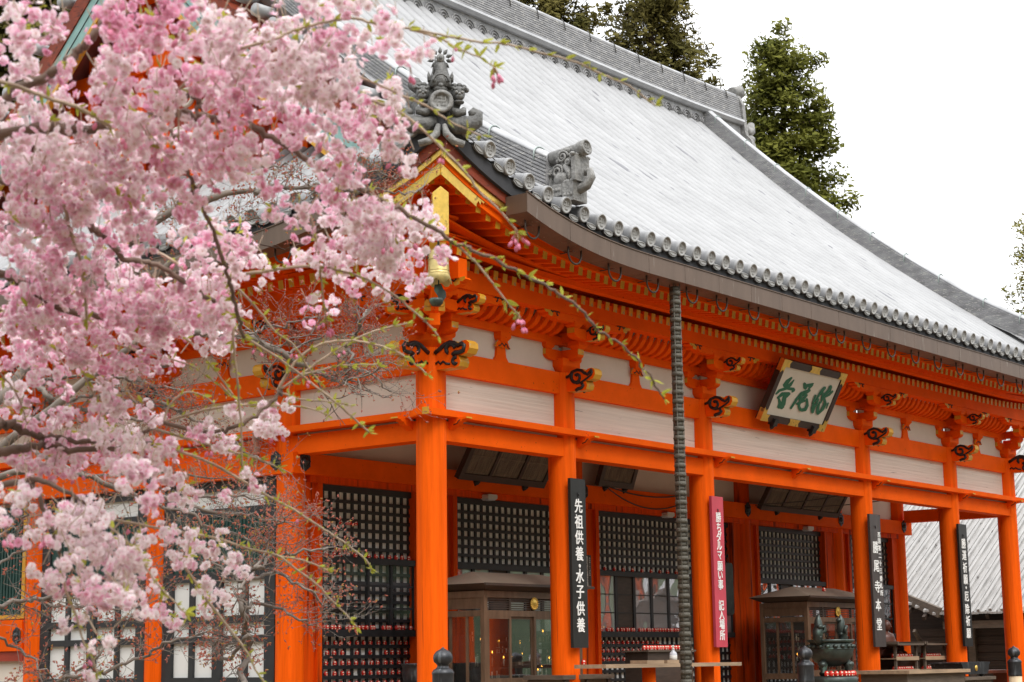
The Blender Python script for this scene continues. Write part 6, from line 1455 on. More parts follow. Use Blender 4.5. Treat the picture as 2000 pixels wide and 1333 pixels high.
# ---- glass candle cabinets
def cabinet(x0, label):
    r = empty('candle_cabinet', (x0, 0.62, 0), label, 'cabinet', 'glazed candle cabinets in the porch')
    W_, Dp, zt = 2.15, 0.88, 1.94
    b = MB()
    for x in (0, W_):
        for y in (0, Dp): b.box(x-0.035, x+0.035, y-0.035, y+0.035, 0.1, zt)
    for y in (0, Dp):
        for z0, z1 in ((0.12, 0.50), (0.62, 0.72), (1.60, 1.68), (1.85, 1.94)): b.box(0.0355, W_-0.0355, y-0.028, y+0.028, z0, z1)
    for x in (0, W_):
        for z0, z1 in ((0.12, 0.50), (0.62, 0.72), (1.60, 1.68), (1.85, 1.94)): b.box(x-0.028, x+0.028, 0.0355, Dp-0.0355, z0, z1)
    b.build('frame', 'woodc', r)
    b = MB()
    for k in range(6): b.box(0.04, W_-0.04, -0.012, 0.012, 1.70+0.03*k, 1.715+0.03*k)
    for x in (0.55, 1.08, 1.6): b.box(x-0.02, x+0.02, -0.02, 0.02, 1.68, 1.88)
    b.build('transom', 'woodd', r)
    for k in range(4):
        a = 0.04+(W_-0.08)*k/4; c = a+(W_-0.08)/4
        yy = -0.015 if k % 2 == 0 else 0.012
        b = MB(); b.box(a, a+0.04, yy-0.012, yy+0.012, 0.72, 1.60); b.box(c-0.04, c, yy-0.012, yy+0.012, 0.72, 1.60); b.box(a+0.04, c-0.04, yy-0.011, yy+0.011, 0.72, 0.77); b.box(a+0.04, c-0.04, yy-0.011, yy+0.011, 1.565, 1.60)
        d = b.build('sliding_door', 'woodc', r)
        b = MB(); b.box(a+0.04, c-0.04, yy-0.003, yy+0.003, 0.77, 1.565); b.build('pane', 'glass', d)
    b = MB(); b.box(-0.004, 0.004, 0.04, Dp-0.04, 0.72, 1.60); b.build('side_pane', 'glass', r)
    b = MB()
    for k in (1, 2): b.box(-0.014, 0.014, Dp*k/3-0.02, Dp*k/3+0.02, 0.72, 1.60)
    b.box(-0.013, 0.013, 0.04, Dp-0.04, 1.70, 1.88); b.build('side_rails', 'woodc', r)
    # low hipped roof with fascia
    b = MB(); e = 0.17; x0_, x1_, y0_, y1_ = -e, W_+e, -e, Dp+e
    rx0, rx1, ry, rzv = 0.28, W_-0.28, Dp/2, 2.22
    zb = 2.035
    vs = [(x0_, y0_, zb), (x1_, y0_, zb), (x1_, y1_, zb), (x0_, y1_, zb), (rx0, ry, rzv), (rx1, ry, rzv)]
    b.add(vs, [(0, 1, 5, 4), (1, 2, 5), (2, 3, 4, 5), (3, 0, 4)], 0)
    vs = [(x0_, y0_, zb-0.002), (x1_, y0_, zb-0.002), (x1_, y1_, zb-0.002), (x0_, y1_, zb-0.002), (0, -0.02, 1.945), (W_, -0.02, 1.945), (W_, Dp, 1.945), (0, Dp, 1.945)]
    b.add(vs, [(0, 4, 5, 1), (1, 5, 6, 2), (2, 6, 7, 3), (3, 7, 4, 0)], 1)
    sweep(b, [(x0_, y0_, zb-0.03), (x1_, y0_, zb-0.03)], rect(-0.01, 0.02, 0, 0.035), (0, 1, 0), 1)
    b.build('roof', ['cabroof', 'woodd'], r)
    b = MB(); b.lathe([(0.02, 0.02), (0.03, 0.015), (0.075, 0.006), (0.085, 0.0)], (W_/2, -0.03, 1.78), 16, 0, (0, -1, 0), smooth=False)
    for k in range(16): b.ball((W_/2+0.075*math.cos(PI/8*k), -0.034, 1.78+0.075*math.sin(PI/8*k)), 0.015, seg=6, rings=4)
    b.build('crest', 'brass', r)
    b = MB()
    for z in (0.80, 0.98, 1.16, 1.34):
        b.box(0.08, W_-0.08, Dp-0.45+0.1*(z < 1), Dp-0.40+0.1*(z < 1), z, z+0.02)
        b.box(0.08, W_-0.08, 0.35, 0.39, z-0.09, z-0.07)
    for x in (0.1, W_/2, W_-0.1): b.box(x-0.015, x+0.015, 0.3, Dp-0.3, 0.72, 1.36)
    b.box(0.04, W_-0.04, Dp-0.03, Dp-0.029, 0.72, 1.6)
    b.build('candle_rack', 'woodd', r)
    b = MB(); fl = MB()
    for k in range(46):
        z = random.choice((0.75, 0.93, 1.11, 1.27)); x = random.uniform(0.1, W_-0.1); y = random.choice((0.37, Dp-0.42))
        h = random.uniform(0.05, 0.17); b.tube([(x, y, z), (x, y, z+h)], 0.010, 5)
        if random.random() < 0.3: fl.lathe([(0.0001, 0), (0.009, 0.012), (0.005, 0.028), (0.0001, 0.042)], (x, y, z+h+0.006), 6)
    b.build('candles', 'darface', r); fl.build('flames', 'flame', r)
    b = MB()
    for k in range(3): b.box(-0.02, W_+0.02, -0.05, -0.03, 0.16+0.11*k, 0.25+0.11*k); b.box(W_/2-0.08, W_/2+0.08, -0.058, -0.05, 0.2+0.11*k, 0.215+0.11*k)
    b.build('drawers', 'wood', r)
    return r
cabinet(1.78, 'brown glazed candle cabinet with hipped roof standing behind the pillar with the nine-character black board')
cabinet(10.62, 'brown glazed candle cabinet with hipped roof standing behind the bronze incense burner')

# ---- bronze incense burner
o = empty('incense_burner', (8.62, -0.9, 0), 'large green-black bronze incense burner with tall flame-shaped handles and lion feet', 'incense burner')
b = MB(); b.lathe([(0.0001, 0.84), (0.16, 0.85), (0.27, 0.92), (0.345, 1.03), (0.36, 1.12), (0.33, 1.20), (0.325, 1.215), (0.37, 1.225), (0.375, 1.26), (0.34, 1.265), (0.33, 1.20), (0.0001, 1.17)], (0, 0, 0), 32)
for k in range(18):
    t = 2*PI*k/18; b.ball((0.35*math.cos(t), 0.35*math.sin(t), 1.155), 0.045, 0.045, 0.035, seg=8, rings=5)
for zz in (0.97, 1.10): b.lathe([(0.30 if zz < 1 else 0.352, 0), (0.315 if zz < 1 else 0.368, 0.012), (0.31 if zz < 1 else 0.36, 0.024)], (0, 0, zz), 32)
b.build('bowl', 'bronze', o)
for s in (-1, 1):
    b = MB()
    b.tube([(s*0.36, 0, 1.20), (s*0.42, 0, 1.28), (s*0.40, 0, 1.38), (s*0.36, 0, 1.47), (s*0.38, 0, 1.56), (s*0.36, 0, 1.66)], [0.05, 0.075, 0.085, 0.07, 0.055, 0.012], 10)
    for k in range(7): b.ball((s*(0.38+0.05*math.sin(k*1.9)), 0.05*math.cos(k*2.3), 1.24+0.055*k), 0.045, 0.05, 0.04, seg=8, rings=5)
    b.tube([(s*0.40, -0.05, 1.36), (s*0.33, -0.09, 1.40), (s*0.36, -0.09, 1.47), (s*0.41, -0.07, 1.44)], [0.03, 0.03, 0.025, 0.015], 6)
    b.build('handle', 'bronze', o)
for k in range(3):
    t = -PI/2+0.5+2*PI*k/3; d = V((math.cos(t), math.sin(t), 0)); b = MB()
    b.tube([d*0.22+V((0, 0, 0.92)), d*0.27+V((0, 0, 0.84)), d*0.25+V((0, 0, 0.76)), d*0.29+V((0, 0, 0.715))], [0.07, 0.075, 0.05, 0.06], 8)
    b.ball(d*0.28+V((0, 0, 0.87)), 0.075, 0.075, 0.06); b.build('leg', 'bronze', o)
b = MB(); b.lathe([(0.42, 0.0), (0.42, 0.08), (0.30, 0.12), (0.28, 0.45), (0.36, 0.52), (0.40, 0.55), (0.40, 0.66), (0.37, 0.69), (0.0001, 0.69)], (0, 0, 0), 28); b.build('pedestal', 'bronze', o)

# ---- railing posts with onion caps
gp = None
for x, lab in ((-2.14, 'black bronze onion-capped railing post in front of the near corner pillar'), (5.81, 'black bronze onion-capped railing post left of the incense burner'), (13.2, 'black bronze onion-capped railing post on a pale wooden shaft below the last pillar')):
    c = (x, -2.0, -0.6)
    if gp is None:
        gp = empty('railing_post', c)
        b = MB(); b.lathe([(0.118, 1.24), (0.122, 1.25), (0.118, 1.27), (0.118, 1.46), (0.122, 1.47), (0.122, 1.49), (0.112, 1.50), (0.108, 1.515), (0.085, 1.525), (0.065, 1.545), (0.062, 1.56), (0.072, 1.575), (0.10, 1.60), (0.108, 1.635), (0.102, 1.675), (0.075, 1.71), (0.035, 1.732), (0.016, 1.745), (0.0001, 1.76)], (0, 0, 0), 24); b.build('onion_cap', 'bronzek', gp)
        b = MB(); b.lathe([(0.112, 0.0), (0.112, 1.241)], (0, 0, 0), 20); b.build('shaft', 'postw', gp); q = gp
    else: q = copy_tree(gp, c)
    if x == 13.2: q.location.z = -0.62
    tag(q, lab, 'post', 'onion-capped railing posts')
b = MB()
for z in (0.15, 0.55): b.bar((-2.1, -2.0, z-0.6), (13.2, -2.0, z-0.6), 0.07, 0.09)
tag(b.build('railing', 'postw'), 'pale wooden rail running between the onion-capped posts', 'railing')

# ---- writing table in front of the second pillar
o = empty('writing_table', (4.2, -0.62, 0), 'long plank table on a thick vermilion leg in front of the porch', 'table')
b = MB(); b.box(-1.72, 1.72, -0.26, 0.26, 0.885, 0.935); b.build('top', 'woodl', o)
b = MB(); b.lathe([(0.095, 0), (0.095, 0.884)], (-0.33, 0, 0), 20); b.build('leg', 'verm', o)
b = MB(); b.lathe([(0.095, 0), (0.095, 0.884)], (1.35, 0.1, 0), 20); b.build('leg', 'verm', o)
o = empty('wooden_chest', (3.05, 0.15, 0), 'dark grey wooden chest under the left end of the writing table', 'chest')
b = MB(); b.box(-0.55, 0.55, -0.3, 0.3, 0.0, 0.74); b.build('body', 'wood', o)
b = MB(); b.box(-0.60, 0.60, -0.34, 0.34, 0.742, 0.80); b.build('lid', 'wood', o)
b = MB()
for x in (-0.5, 0, 0.5): b.box(x-0.04, x+0.04, -0.325, -0.302, 0.02, 0.73)
b.build('battens', 'woodd', o)
tr = None
for x, wd, lab in ((3.78, 0.42, 'shallow pale wooden tray at the left of the writing table'), (4.22, 0.30, 'shallow pale wooden tray beside the hand sanitiser bottle')):
    o = empty('tray', (x, -0.66, 0.936), lab, 'tray', 'trays on the writing table')
    b = MB(); b.box(-wd/2, wd/2, -0.14, 0.14, 0, 0.012); b.box(-wd/2, wd/2, -0.14, -0.125, 0.012, 0.045); b.box(-wd/2, wd/2, 0.125, 0.14, 0.012, 0.045); b.box(-wd/2, -wd/2+0.015, -0.125, 0.125, 0.012, 0.045); b.box(wd/2-0.015, wd/2, -0.125, 0.125, 0.012, 0.045)
    b.build('tray_box', 'woodl', o)
    b = MB(); b.box(-wd/2+0.03, wd/2-0.05, -0.10, 0.10, 0.013, 0.03); b.build('paper_slips', 'paper', o)
o = empty('sanitiser_bottle', (4.50, -0.62, 0.936), 'clear pump bottle of hand sanitiser on the writing table', 'bottle')
b = MB(); b.lathe([(0.05, 0), (0.054, 0.01), (0.054, 0.125), (0.045, 0.15), (0.02, 0.17), (0.02, 0.185)], (0, 0, 0), 16); b.build('bottle', 'plastic', o)
b = MB(); b.lathe([(0.022, 0.185), (0.022, 0.205), (0.008, 0.207), (0.008, 0.235), (0.016, 0.237), (0.016, 0.25), (0.0001, 0.252)], (0, 0, 0), 12); b.tube([(0, 0, 0.243), (-0.05, -0.02, 0.235)], 0.006, 5); b.build('pump', 'lampw', o)
b = MB(); b.lathe([(0.0547, 0.03), (0.0547, 0.11)], (0, 0, 0), 16); b.build('label', 'lampw', o)
o = empty('display_case', (5.40, 0.22, 0), 'dark brown display stand topped with a row of daruma dolls behind the writing table', 'stand')
b = MB(); b.box(-0.6, 0.6, -0.2, 0.2, 0, 1.10); b.build('body', 'woodd', o)
b = MB(); b.box(-0.64, 0.64, -0.24, 0.24, 1.102, 1.125); b.build('top', 'wood', o)
# ---- offertory box, basin and stand
o = empty('offertory_box', (11.3, -1.0, 0), 'weathered wooden offertory box with slatted lid at the front of the porch', 'offertory box')
b = MB(); b.box(-1.1, 1.1, -0.42, 0.42, 0, 0.70); b.build('body', 'wood', o)
b = MB(); b.box(-1.18, 1.18, -0.50, -0.40, 0.70, 0.755); b.box(-1.18, 1.18, 0.40, 0.50, 0.702, 0.757); b.box(-1.18, -1.08, -0.4, 0.4, 0.701, 0.756); b.box(1.08, 1.18, -0.4, 0.4, 0.701, 0.756); b.build('rim', 'woodl', o)
b = MB()
for k in range(14): b.box(-1.05+0.15*k, -0.99+0.15*k, -0.4, 0.4, 0.69, 0.74)
b.build('slats', 'wood', o)
o = empty('stone_basin', (13.72, -0.75, 0), 'black rectangular metal incense basin with a round gilt crest on a grey wooden stand', 'basin')
b = MB()
P = [(-0.52, 0.665), (-0.46, 0.65), (0.46, 0.65), (0.52, 0.665), (0.58, 0.82), (0.62, 0.84), (0.62, 0.865), (-0.62, 0.865), (-0.62, 0.84), (-0.58, 0.82)]
b.prism(P, (0, -0.3, 0), (1, 0, 0), (0, 0, 1), (0, 0.6, 0)); b.build('basin_body', 'bronzek', o)
b = MB(); b.lathe([(0.055, 0), (0.05, 0.012), (0.0001, 0.016)], (0.0, -0.302, 0.755), 16, 0, (0, -1, 0)); b.build('crest', 'brass', o)
for x in (-0.4, 0.4):
    b = MB(); b.ball((x, -0.22, 0.635), 0.05, 0.05, 0.03); b.build('foot', 'bronzek', o)
b = MB(); b.box(-0.66, 0.66, -0.38, 0.38, 0.55, 0.605); b.box(-0.58, 0.58, -0.32, 0.32, 0, 0.548); b.build('stand', 'wood', o)
o = empty('iron_pot', (1.55, 1.35, 0), 'round black iron pot on a low bench behind the near pillar', 'pot')
b = MB(); b.lathe([(0.10, 0.66), (0.17, 0.68), (0.23, 0.76), (0.245, 0.86), (0.235, 0.95), (0.26, 0.965), (0.26, 0.985), (0.22, 0.985), (0.2, 0.8), (0.0001, 0.75)], (-0.25, 0, 0), 24); b.build('bowl', 'bronzek', o)
b = MB(); b.box(-0.75, 0.75, -0.28, 0.28, 0.60, 0.655); b.box(-0.7, -0.62, -0.2, 0.2, 0, 0.6); b.box(0.62, 0.7, -0.2, 0.2, 0, 0.6); b.build('bench', 'wood', o)

# ---- seated healing figure in dark red wood
o = empty('seated_statue', (14.22, 0.95, 0), 'dark red wooden statue of a seated robed monk beside the brown signboard', 'statue')
b = MB()
b.lathe([(0.30, 0.95), (0.30, 1.0), (0.24, 1.06), (0.19, 1.20), (0.20, 1.33), (0.17, 1.40), (0.07, 1.44), (0.055, 1.47)], (0, 0, 0), 18, sy=0.8)
b.ball((0, -0.01, 1.555), 0.088, 0.10, 0.115, seg=14, rings=9); b.ball((0, -0.105, 1.54), 0.018, 0.025, 0.022)
for s in (-1, 1):
    b.ball((s*0.092, 0.0, 1.55), 0.015, 0.025, 0.045); b.ball((s*0.035, -0.09, 1.575), 0.016, 0.014, 0.010)
    b.tube([(s*0.17, 0, 1.36), (s*0.235, -0.05, 1.22), (s*0.18, -0.18, 1.13), (s*0.05, -0.24, 1.11)], [0.065, 0.06, 0.05, 0.04], 10)
    b.tube([(s*0.12, -0.05, 1.05), (s*0.30, -0.16, 1.03), (s*0.15, -0.28, 1.02), (-s*0.05, -0.29, 1.03)], [0.10, 0.085, 0.07, 0.05], 10)
b.build('figure', 'woodr', o)
b = MB(); b.box(-0.4, 0.4, -0.4, 0.35, 0.55, 0.945); b.box(-0.34, 0.34, -0.35, 0.3, 0, 0.549); b.build('seat', 'woodd', o)
def miniroof(x, y, label):
    o = empty('offering_rack', (x, y, 0), label, 'rack', 'small roofed offering racks')
    b = MB()
    for px in (-0.42, 0.42):
        for py in (-0.22, 0.22): b.box(px-0.022, px+0.022, py-0.022, py+0.022, 0, 1.18)
    b.build('posts', 'wood', o)
    b = MB(); b.box(-0.55, 0.55, -0.34, 0.34, 1.182, 1.215); b.box(-0.58, -0.54, -0.36, 0.36, 1.20, 1.25); b.box(0.54, 0.58, -0.36, 0.36, 1.20, 1.25); b.build('roof', 'wood', o)
    for z in (0.70, 0.93):
        b = MB(); b.box(-0.46, 0.46, -0.25, 0.25, z, z+0.022); b.box(-0.46, 0.46, -0.262, -0.25, z-0.02, z+0.05); b.build('shelf', 'woodl', o)
miniroof(13.55, 0.45, 'small roofed wooden rack of daruma dolls partly hidden by the brown signboard')
miniroof(14.75, 0.45, 'small roofed wooden rack of daruma dolls left of the last black signboard')
b = MB(); b.box(16.0, 19.0, 0.4, 0.9, 0.62, 0.68); b.box(16.1, 16.2, 0.45, 0.85, 0, 0.619); b.box(18.8, 18.9, 0.45, 0.85, 0, 0.619)
tag(b.build('bench', 'woodr'), 'low red-brown bench between the last two pillars', 'bench')
o = empty('low_fence', (15.4, 0.8, 0), 'low grey wooden fence of flat pickets behind the black basin', 'fence')
for k in range(4):
    b = MB(); b.box(-0.07, 0.07, -0.02, 0.02, 0, 0.98 if k == 0 else 0.82); q = b.build('picket', 'wood', o, (0.28*k, 0, 0))
b = MB(); b.box(-0.1, 1.0, 0.021, 0.05, 0.6, 0.68); b.build('rail', 'wood', o)
# ---- darumas
def daruma_mesh():
    b = MB()
    b.lathe([(0.016, 0), (0.024, 0.006), (0.027, 0.022), (0.023, 0.040), (0.014, 0.054), (0.0001, 0.058)], (0, 0, 0), 9)
    b.ball((0, -0.014, 0.036), 0.0155, 0.012, 0.013, 1, 7, 5)
    b.ball((0, -0.021, 0.012), 0.010, 0.006, 0.008, 1, 6, 4)
    return b
dar = [None]
GR = {}
def daruma(p, label, group, s=1.0):
    if dar[0] is None:
        o = daruma_mesh().build('daruma_doll', ['darred', 'darface']); dar[0] = o
    else:
        o = dar[0].copy(); COL.objects.link(o)
    o.location = p; o.scale = (s, s, s); o.rotation_euler = (0, 0, random.uniform(-0.7, 0.4)-0.35)
    tag(o, label, 'daruma', group)
yl = D1-0.050
def cells(i, k0, k1, rows, lab):
    x0, n, p, h, h2 = CELLS[i]
    for r in rows:
        for k in range(k0, k1):
            if random.random() < 0.06: continue
            daruma((x0+p*(k+0.5)+random.uniform(-0.018, 0.018), yl+0.02, 0.25+h2*r+0.027), lab, 'daruma dolls in the '+lab.split(' of the ')[1], 1.15)
cells(0, 0, 13, (3, 4, 5, 6, 7), 'tiny red daruma doll in a cell of the lower lattice left of the near pillar')
cells(2, 0, 13, (5, 6, 7), 'tiny red daruma doll in a cell of the lower lattice behind the writing table')
cells(3, 0, 6, (3, 4, 5, 6, 7), 'tiny red daruma doll in a cell of the lower lattice beside the far cabinet')
for i, x0, x1, n, z, lab in ((0, 0.5, 2.33, 26, 1.451, 'tiny red daruma doll in the row on the ledge under the glazed lattice frame'),
                             (0, 0.5, 2.33, 13, 2.441, 'tiny red daruma doll on the upper ledge of the leftmost lattice'),
                             (2, 6.95, 9.6, 34, 1.451, 'tiny red daruma doll in the row on the ledge under the mirror-like panes'),
                             (2, 7.0, 9.4, 9, 2.441, 'tiny red daruma doll on the upper ledge behind the rain chain'),
                             (3, 12.1, 12.9, 6, 1.451, 'tiny red daruma doll on the ledge right of the stained pillar')):
    for k in range(n):
        if random.random() < 0.12: continue
        daruma((x0+(x1-x0)*(k+0.5)/n+random.uniform(-0.015, 0.015), D1-0.115, z), lab, 'daruma dolls on the ledge, '+lab[-24:], 1.15)
for k, x in enumerate((0.93, 1.06, 1.12, 1.24)): daruma((x, yl+0.015, 2.895), 'tiny red daruma doll high in the leftmost upper lattice', 'daruma dolls high in the leftmost lattice', 1.1)
for k in range(17): daruma((4.83+0.07*k, 0.10, 1.126), 'tiny red daruma doll in the row on the dark display stand', 'daruma dolls on the dark display stand', 1.25)
for k in range(14):
    t = PI+0.25+(PI-0.3)*k/13; daruma((8.62+0.345*math.cos(t), -0.9+0.345*math.sin(t), 0.691), 'red daruma doll in the ring at the foot of the incense burner', 'daruma dolls at the foot of the incense burner', 1.5)
for x0 in (13.55, 14.75):
    for z in (0.723, 0.953):
        for k in range(9): daruma((x0-0.36+0.09*k, 0.30, z), 'red daruma doll on a shelf of the %s roofed rack' % ('left' if x0 < 14 else 'right'), 'daruma dolls on the %s roofed rack' % ('left' if x0 < 14 else 'right'), 1.4)
for p, lab in (((2.96, -0.165, 0.93), 'single tiny daruma doll stuck on the pillar below the nine-character board'), ((11.6, 0.80, 2.14), 'daruma doll on the roof of the far candle cabinet, leftmost of three')):
    daruma(p, lab, None, 1.3)
# ================================================================ wooden outbuilding on the right
OB = empty('outbuilding', (24, 0, 0), 'dark timber outbuilding with a ribbed grey plank roof beyond the porch', 'outbuilding')
def SR(x, y): return (x, y, 2.0+0.62*x)
b = MB()
# roof slope clipped along its stepped left edge
def ymax(x): return 4.33+0.78*x*1.0
vs = []; fs = []; n = 30
ys = np.arange(-8.0, 16.0, 0.30)
for k, y in enumerate(ys):
    xa = max(0.0, (y-4.33)/1.9) if y > 4.33 else 0.0
    P = [V(SR(xa+0.02*(k % 2), y)), V(SR(9.0, y))]
    o_ = len(b.v)
    for p, dz in ((P[0], 0), (P[1], 0)):
        b.v.extend([tuple(p+V((0, 0, 0))), tuple(p+V((0, 0.30, 0))), tuple(p+V((0, 0.30, -0.05))), tuple(p+V((0, 0, -0.05)))])
    for q in ((0, 1, 2, 3), (4, 7, 6, 5), (0, 4, 5, 1), (1, 5, 6, 2), (2, 6, 7, 3), (3, 7, 4, 0)):
        b.f.append(tuple(o_+i for i in q)); b.m.append(0); b.s.append(False)
    b.bar(P[0]+V((0, 0.0, 0.035)), P[1]+V((0, 0.0, 0.035)), 0.075, 0.07, 0)
    b.bar(P[0]+V((0, 0.12, 0.015)), P[1]+V((0, 0.12, 0.015)), 0.03, 0.03, 0)
b.build('roof', 'shed', OB)
b = MB(); b.bar(SR(0.02, 4.4), SR(3.3, 10.6), 0.10, 0.24); b.build('edge_board', 'wood', OB)
b = MB(); b.box(0.15, 0.25, -8, 4.4, 1.62, 1.80); b.build('eave_beam', 'wood', OB)
b = MB(); b.box(1.0, 1.1, -8, 16, -0.6, 1.62)
for k in range(11): b.box(0.96, 1.0, -8, 16, -0.55+0.2*k, -0.37+0.2*k)
b.build('wall', 'shedw', OB)
b = MB(); b.box(1.1, 8, -8, 16, 1.62, 1.66); b.box(1.6, 1.7, -8, 16, 1.66, 2.9); b.box(1.6, 9, 15.9, 16, -0.6, 7)
b.build('loft_floor', 'shedw', OB)
b = MB()
for k in range(26): b.bar((0.05, -7.8+0.55*k, 1.88), (1.3, -7.8+0.55*k, 2.6), 0.08, 0.1)
b.build('eave_rafters', 'shedw', OB)
for y in (2.2, -1.4, 5.2):
    b = MB(); b.bar((0.98, y, 0.9), (0.22, y, 1.60), 0.07, 0.09); b.build('brace', 'wood', OB)
b = MB()
for y in (-5, -2, 1, 4, 7, 10): b.box(0.86, 1.0, y-0.09, y+0.09, -0.6, 1.62)
b.build('posts', 'wood', OB)

# ================================================================ trees beyond the roof
MT['cedar'] = mat('cedar_green', (0.105, 0.125, 0.018), 0.75, spec=0.1, var=0.4, vscale=0.7, col2=(0.235, 0.235, 0.045), trans=0.3)
MT['cedar2'] = mat('olive_needles', (0.10, 0.098, 0.024), 0.8, spec=0.1, var=0.4, vscale=0.6, col2=(0.22, 0.185, 0.055), trans=0.3)
MT['broad'] = mat('broad_leaf', (0.09, 0.10, 0.010), 0.6, spec=0.2, var=0.4, vscale=0.8, col2=(0.33, 0.29, 0.03), trans=0.25)
MT['bark'] = mat('bark', (0.16, 0.11, 0.075), 0.9, var=0.3, vscale=3, stretch=(3, 3, 0.4))
def leaf_tree(base, h, crown, seed, m, label, cat, clump=0.75, nper=120, leaf=0.115, group=None):
    # crown: list of (height fraction, radius); clumps of small leaf faces on limbs
    rnd = random.Random(seed)
    o = empty('tree', base, label, cat, group)
    t = MB(); f = MB()
    t.tube([(0, 0, 0), (0.1, 0, h*0.4), (0, 0.1, h*0.75), (0, 0, h*0.98)], [h*0.017, h*0.013, h*0.007, 0.03], 8)
    vs = []; fs = []
    z = crown[0][0]*h
    while z < h:
        fr = z/h; r = 0
        for (a, ra), (c, rc) in zip(crown[:-1], crown[1:]):
            if a <= fr <= c: r = ra+(rc-ra)*(fr-a)/(c-a)
        nb = max(3, int(3.2+r*2.9))
        for k in range(nb):
            ang = rnd.uniform(0, 2*PI); L = r*rnd.uniform(0.35, 1.12)
            e = V((math.cos(ang)*L, math.sin(ang)*L, z+rnd.uniform(-0.4, 0.35)-0.08*L))
            if L > 0.8 and rnd.random() < 0.6: t.tube([(0, 0, z-0.2*L), e*0.5+V((0, 0, z*0.5-0.1)), e], [0.05, 0.035, 0.012], 5)
            nc = 1+int(L/1.0)
            for q in range(nc):
                c = V((0, 0, z)).lerp(e, 1-0.55*q/max(1, nc))+V((rnd.gauss(0, .2), rnd.gauss(0, .2), rnd.gauss(0, .15)))
                R = clump*rnd.uniform(0.55, 1.1)*(0.6 if r < 0.6 else 1)
                for _ in range(int(nper*rnd.uniform(0.6, 1.2))):
                    d = V((rnd.gauss(0, 1), rnd.gauss(0, 1), rnd.gauss(0, 0.75)))
                    d = d.normalized()*R*(rnd.random()**0.5)*V((1, 1, 0.8)).length/1.63
                    p = c+d
                    u = V((rnd.gauss(0, 1), rnd.gauss(0, 1), rnd.gauss(0, 1))).normalized(); w_ = u.orthogonal().normalized()
                    s = leaf*rnd.uniform(0.7, 1.7)
                    k0 = len(vs)
                    vs += [p-u*s-w_*s*0.35, p+u*s*0.2-w_*s*0.5, p+u*s, p+w_*s*0.5]
                    fs.append((k0, k0+1, k0+2, k0+3))
        z += 0.55*clump*rnd.uniform(0.8, 1.2)
    f.add(vs, fs, 0)
    t.build('trunk', 'bark', o); f.build('crown', m, o)
    return o
leaf_tree((46.4, 20.6, -0.6), 27.5, [(0.66, 2.25), (0.80, 1.85), (0.88, 1.55), (0.94, 1.15), (0.975, 0.7), (1.0, 0.2)], 3, 'cedar', 'tall dense green cedar rising behind the right end of the roof ridge', 'tree')
leaf_tree((38.6, 21.9, -0.6), 29.6, [(0.70, 2.3), (0.80, 2.25), (0.90, 1.6), (0.96, 0.9), (1.0, 0.2)], 5, 'cedar2', 'open olive-brown conifer behind the middle of the roof ridge', 'tree', 0.6, 80)
leaf_tree((34.5, 24.1, -0.6), 29.0, [(0.74, 2.4), (0.86, 2.1), (0.93, 1.3), (1.0, 0.2)], 8, 'cedar2', 'thin conifer with a bare trunk, farthest left of the trees above the ridge', 'tree', 0.6, 80)
leaf_tree((16.5, 32.5, -0.6), 27, [(0.45, 5.0), (0.7, 4.5), (0.9, 2.6), (1.0, 0.4)], 14, 'cedar2', 'broad olive-brown tree behind the gable at the far left, seen between the blossoms', 'tree', 1.0, 90, 0.16)
leaf_tree((40.3, 7.2, -0.6), 16.6, [(0.66, 1.0), (0.78, 1.25), (0.88, 1.35), (0.95, 1.1), (1.0, 0.3)], 11, 'broad', 'yellow-green broadleaf tree at the right edge beyond the roof', 'tree', 0.5, 70, 0.07)
# ================================================================ weeping cherry in the foreground
MT['pet0'] = mat('petal_pale', (0.95, 0.875, 0.885), 0.7, spec=0.1, trans=0.5)
MT['pet1'] = mat('petal_pink', (0.94, 0.745, 0.82), 0.7, spec=0.1, trans=0.5)
MT['pet2'] = mat('petal_rose', (0.88, 0.51, 0.66), 0.7, spec=0.1, trans=0.5)
MT['petc'] = mat('flower_eye', (0.62, 0.30, 0.24), 0.8)
MT['budp'] = mat('flower_bud', (0.80, 0.27, 0.42), 0.6, trans=0.2)
MT['calyx'] = mat('flower_stalk', (0.38, 0.22, 0.13), 0.7)
MT['leaf'] = mat('young_leaf', (0.42, 0.43, 0.06), 0.6, spec=0.2, var=0.3, vscale=8, trans=0.35)
MT['twig'] = mat('cherry_twig', (0.42, 0.32, 0.235), 0.8, var=0.25, vscale=18, bump=0.15)
MT['limb'] = mat('cherry_limb', (0.17, 0.115, 0.088), 0.85, var=0.35, vscale=12, bump=0.25)
AX = V((0.618, -0.786, 0)); AY = V((0.786, 0.618, 0)); AZ = V((0, 0, 1))
CH = empty('cherry_tree', (CTRUNK[0][0][0], CTRUNK[0][0][1], -0.6), 'weeping cherry in full pale pink bloom hanging in from the left, nearest the viewer', 'cherry tree')
def wob(pts, amp, n=5, rnd=random):
    # smooth polyline (Catmull-Rom) with a little unevenness
    P = [V(p) for p in pts]; Q = []
    for i in range(len(P)-1):
        p0, p1, p2, p3 = P[max(i-1, 0)], P[i], P[i+1], P[min(i+2, len(P)-1)]
        for k in range(n):
            t = k/n
            q = 0.5*((2*p1)+(p2-p0)*t+(2*p0-5*p1+4*p2-p3)*t*t+(3*p1-p0-3*p2+p3)*t**3)
            Q.append(q+V((rnd.gauss(0, amp), rnd.gauss(0, amp), rnd.gauss(0, amp))))
    Q.append(P[-1]); return Q
tb = MB(); 
base = V(CTRUNK[0][0]); g = V((base.x, base.y, -0.62))
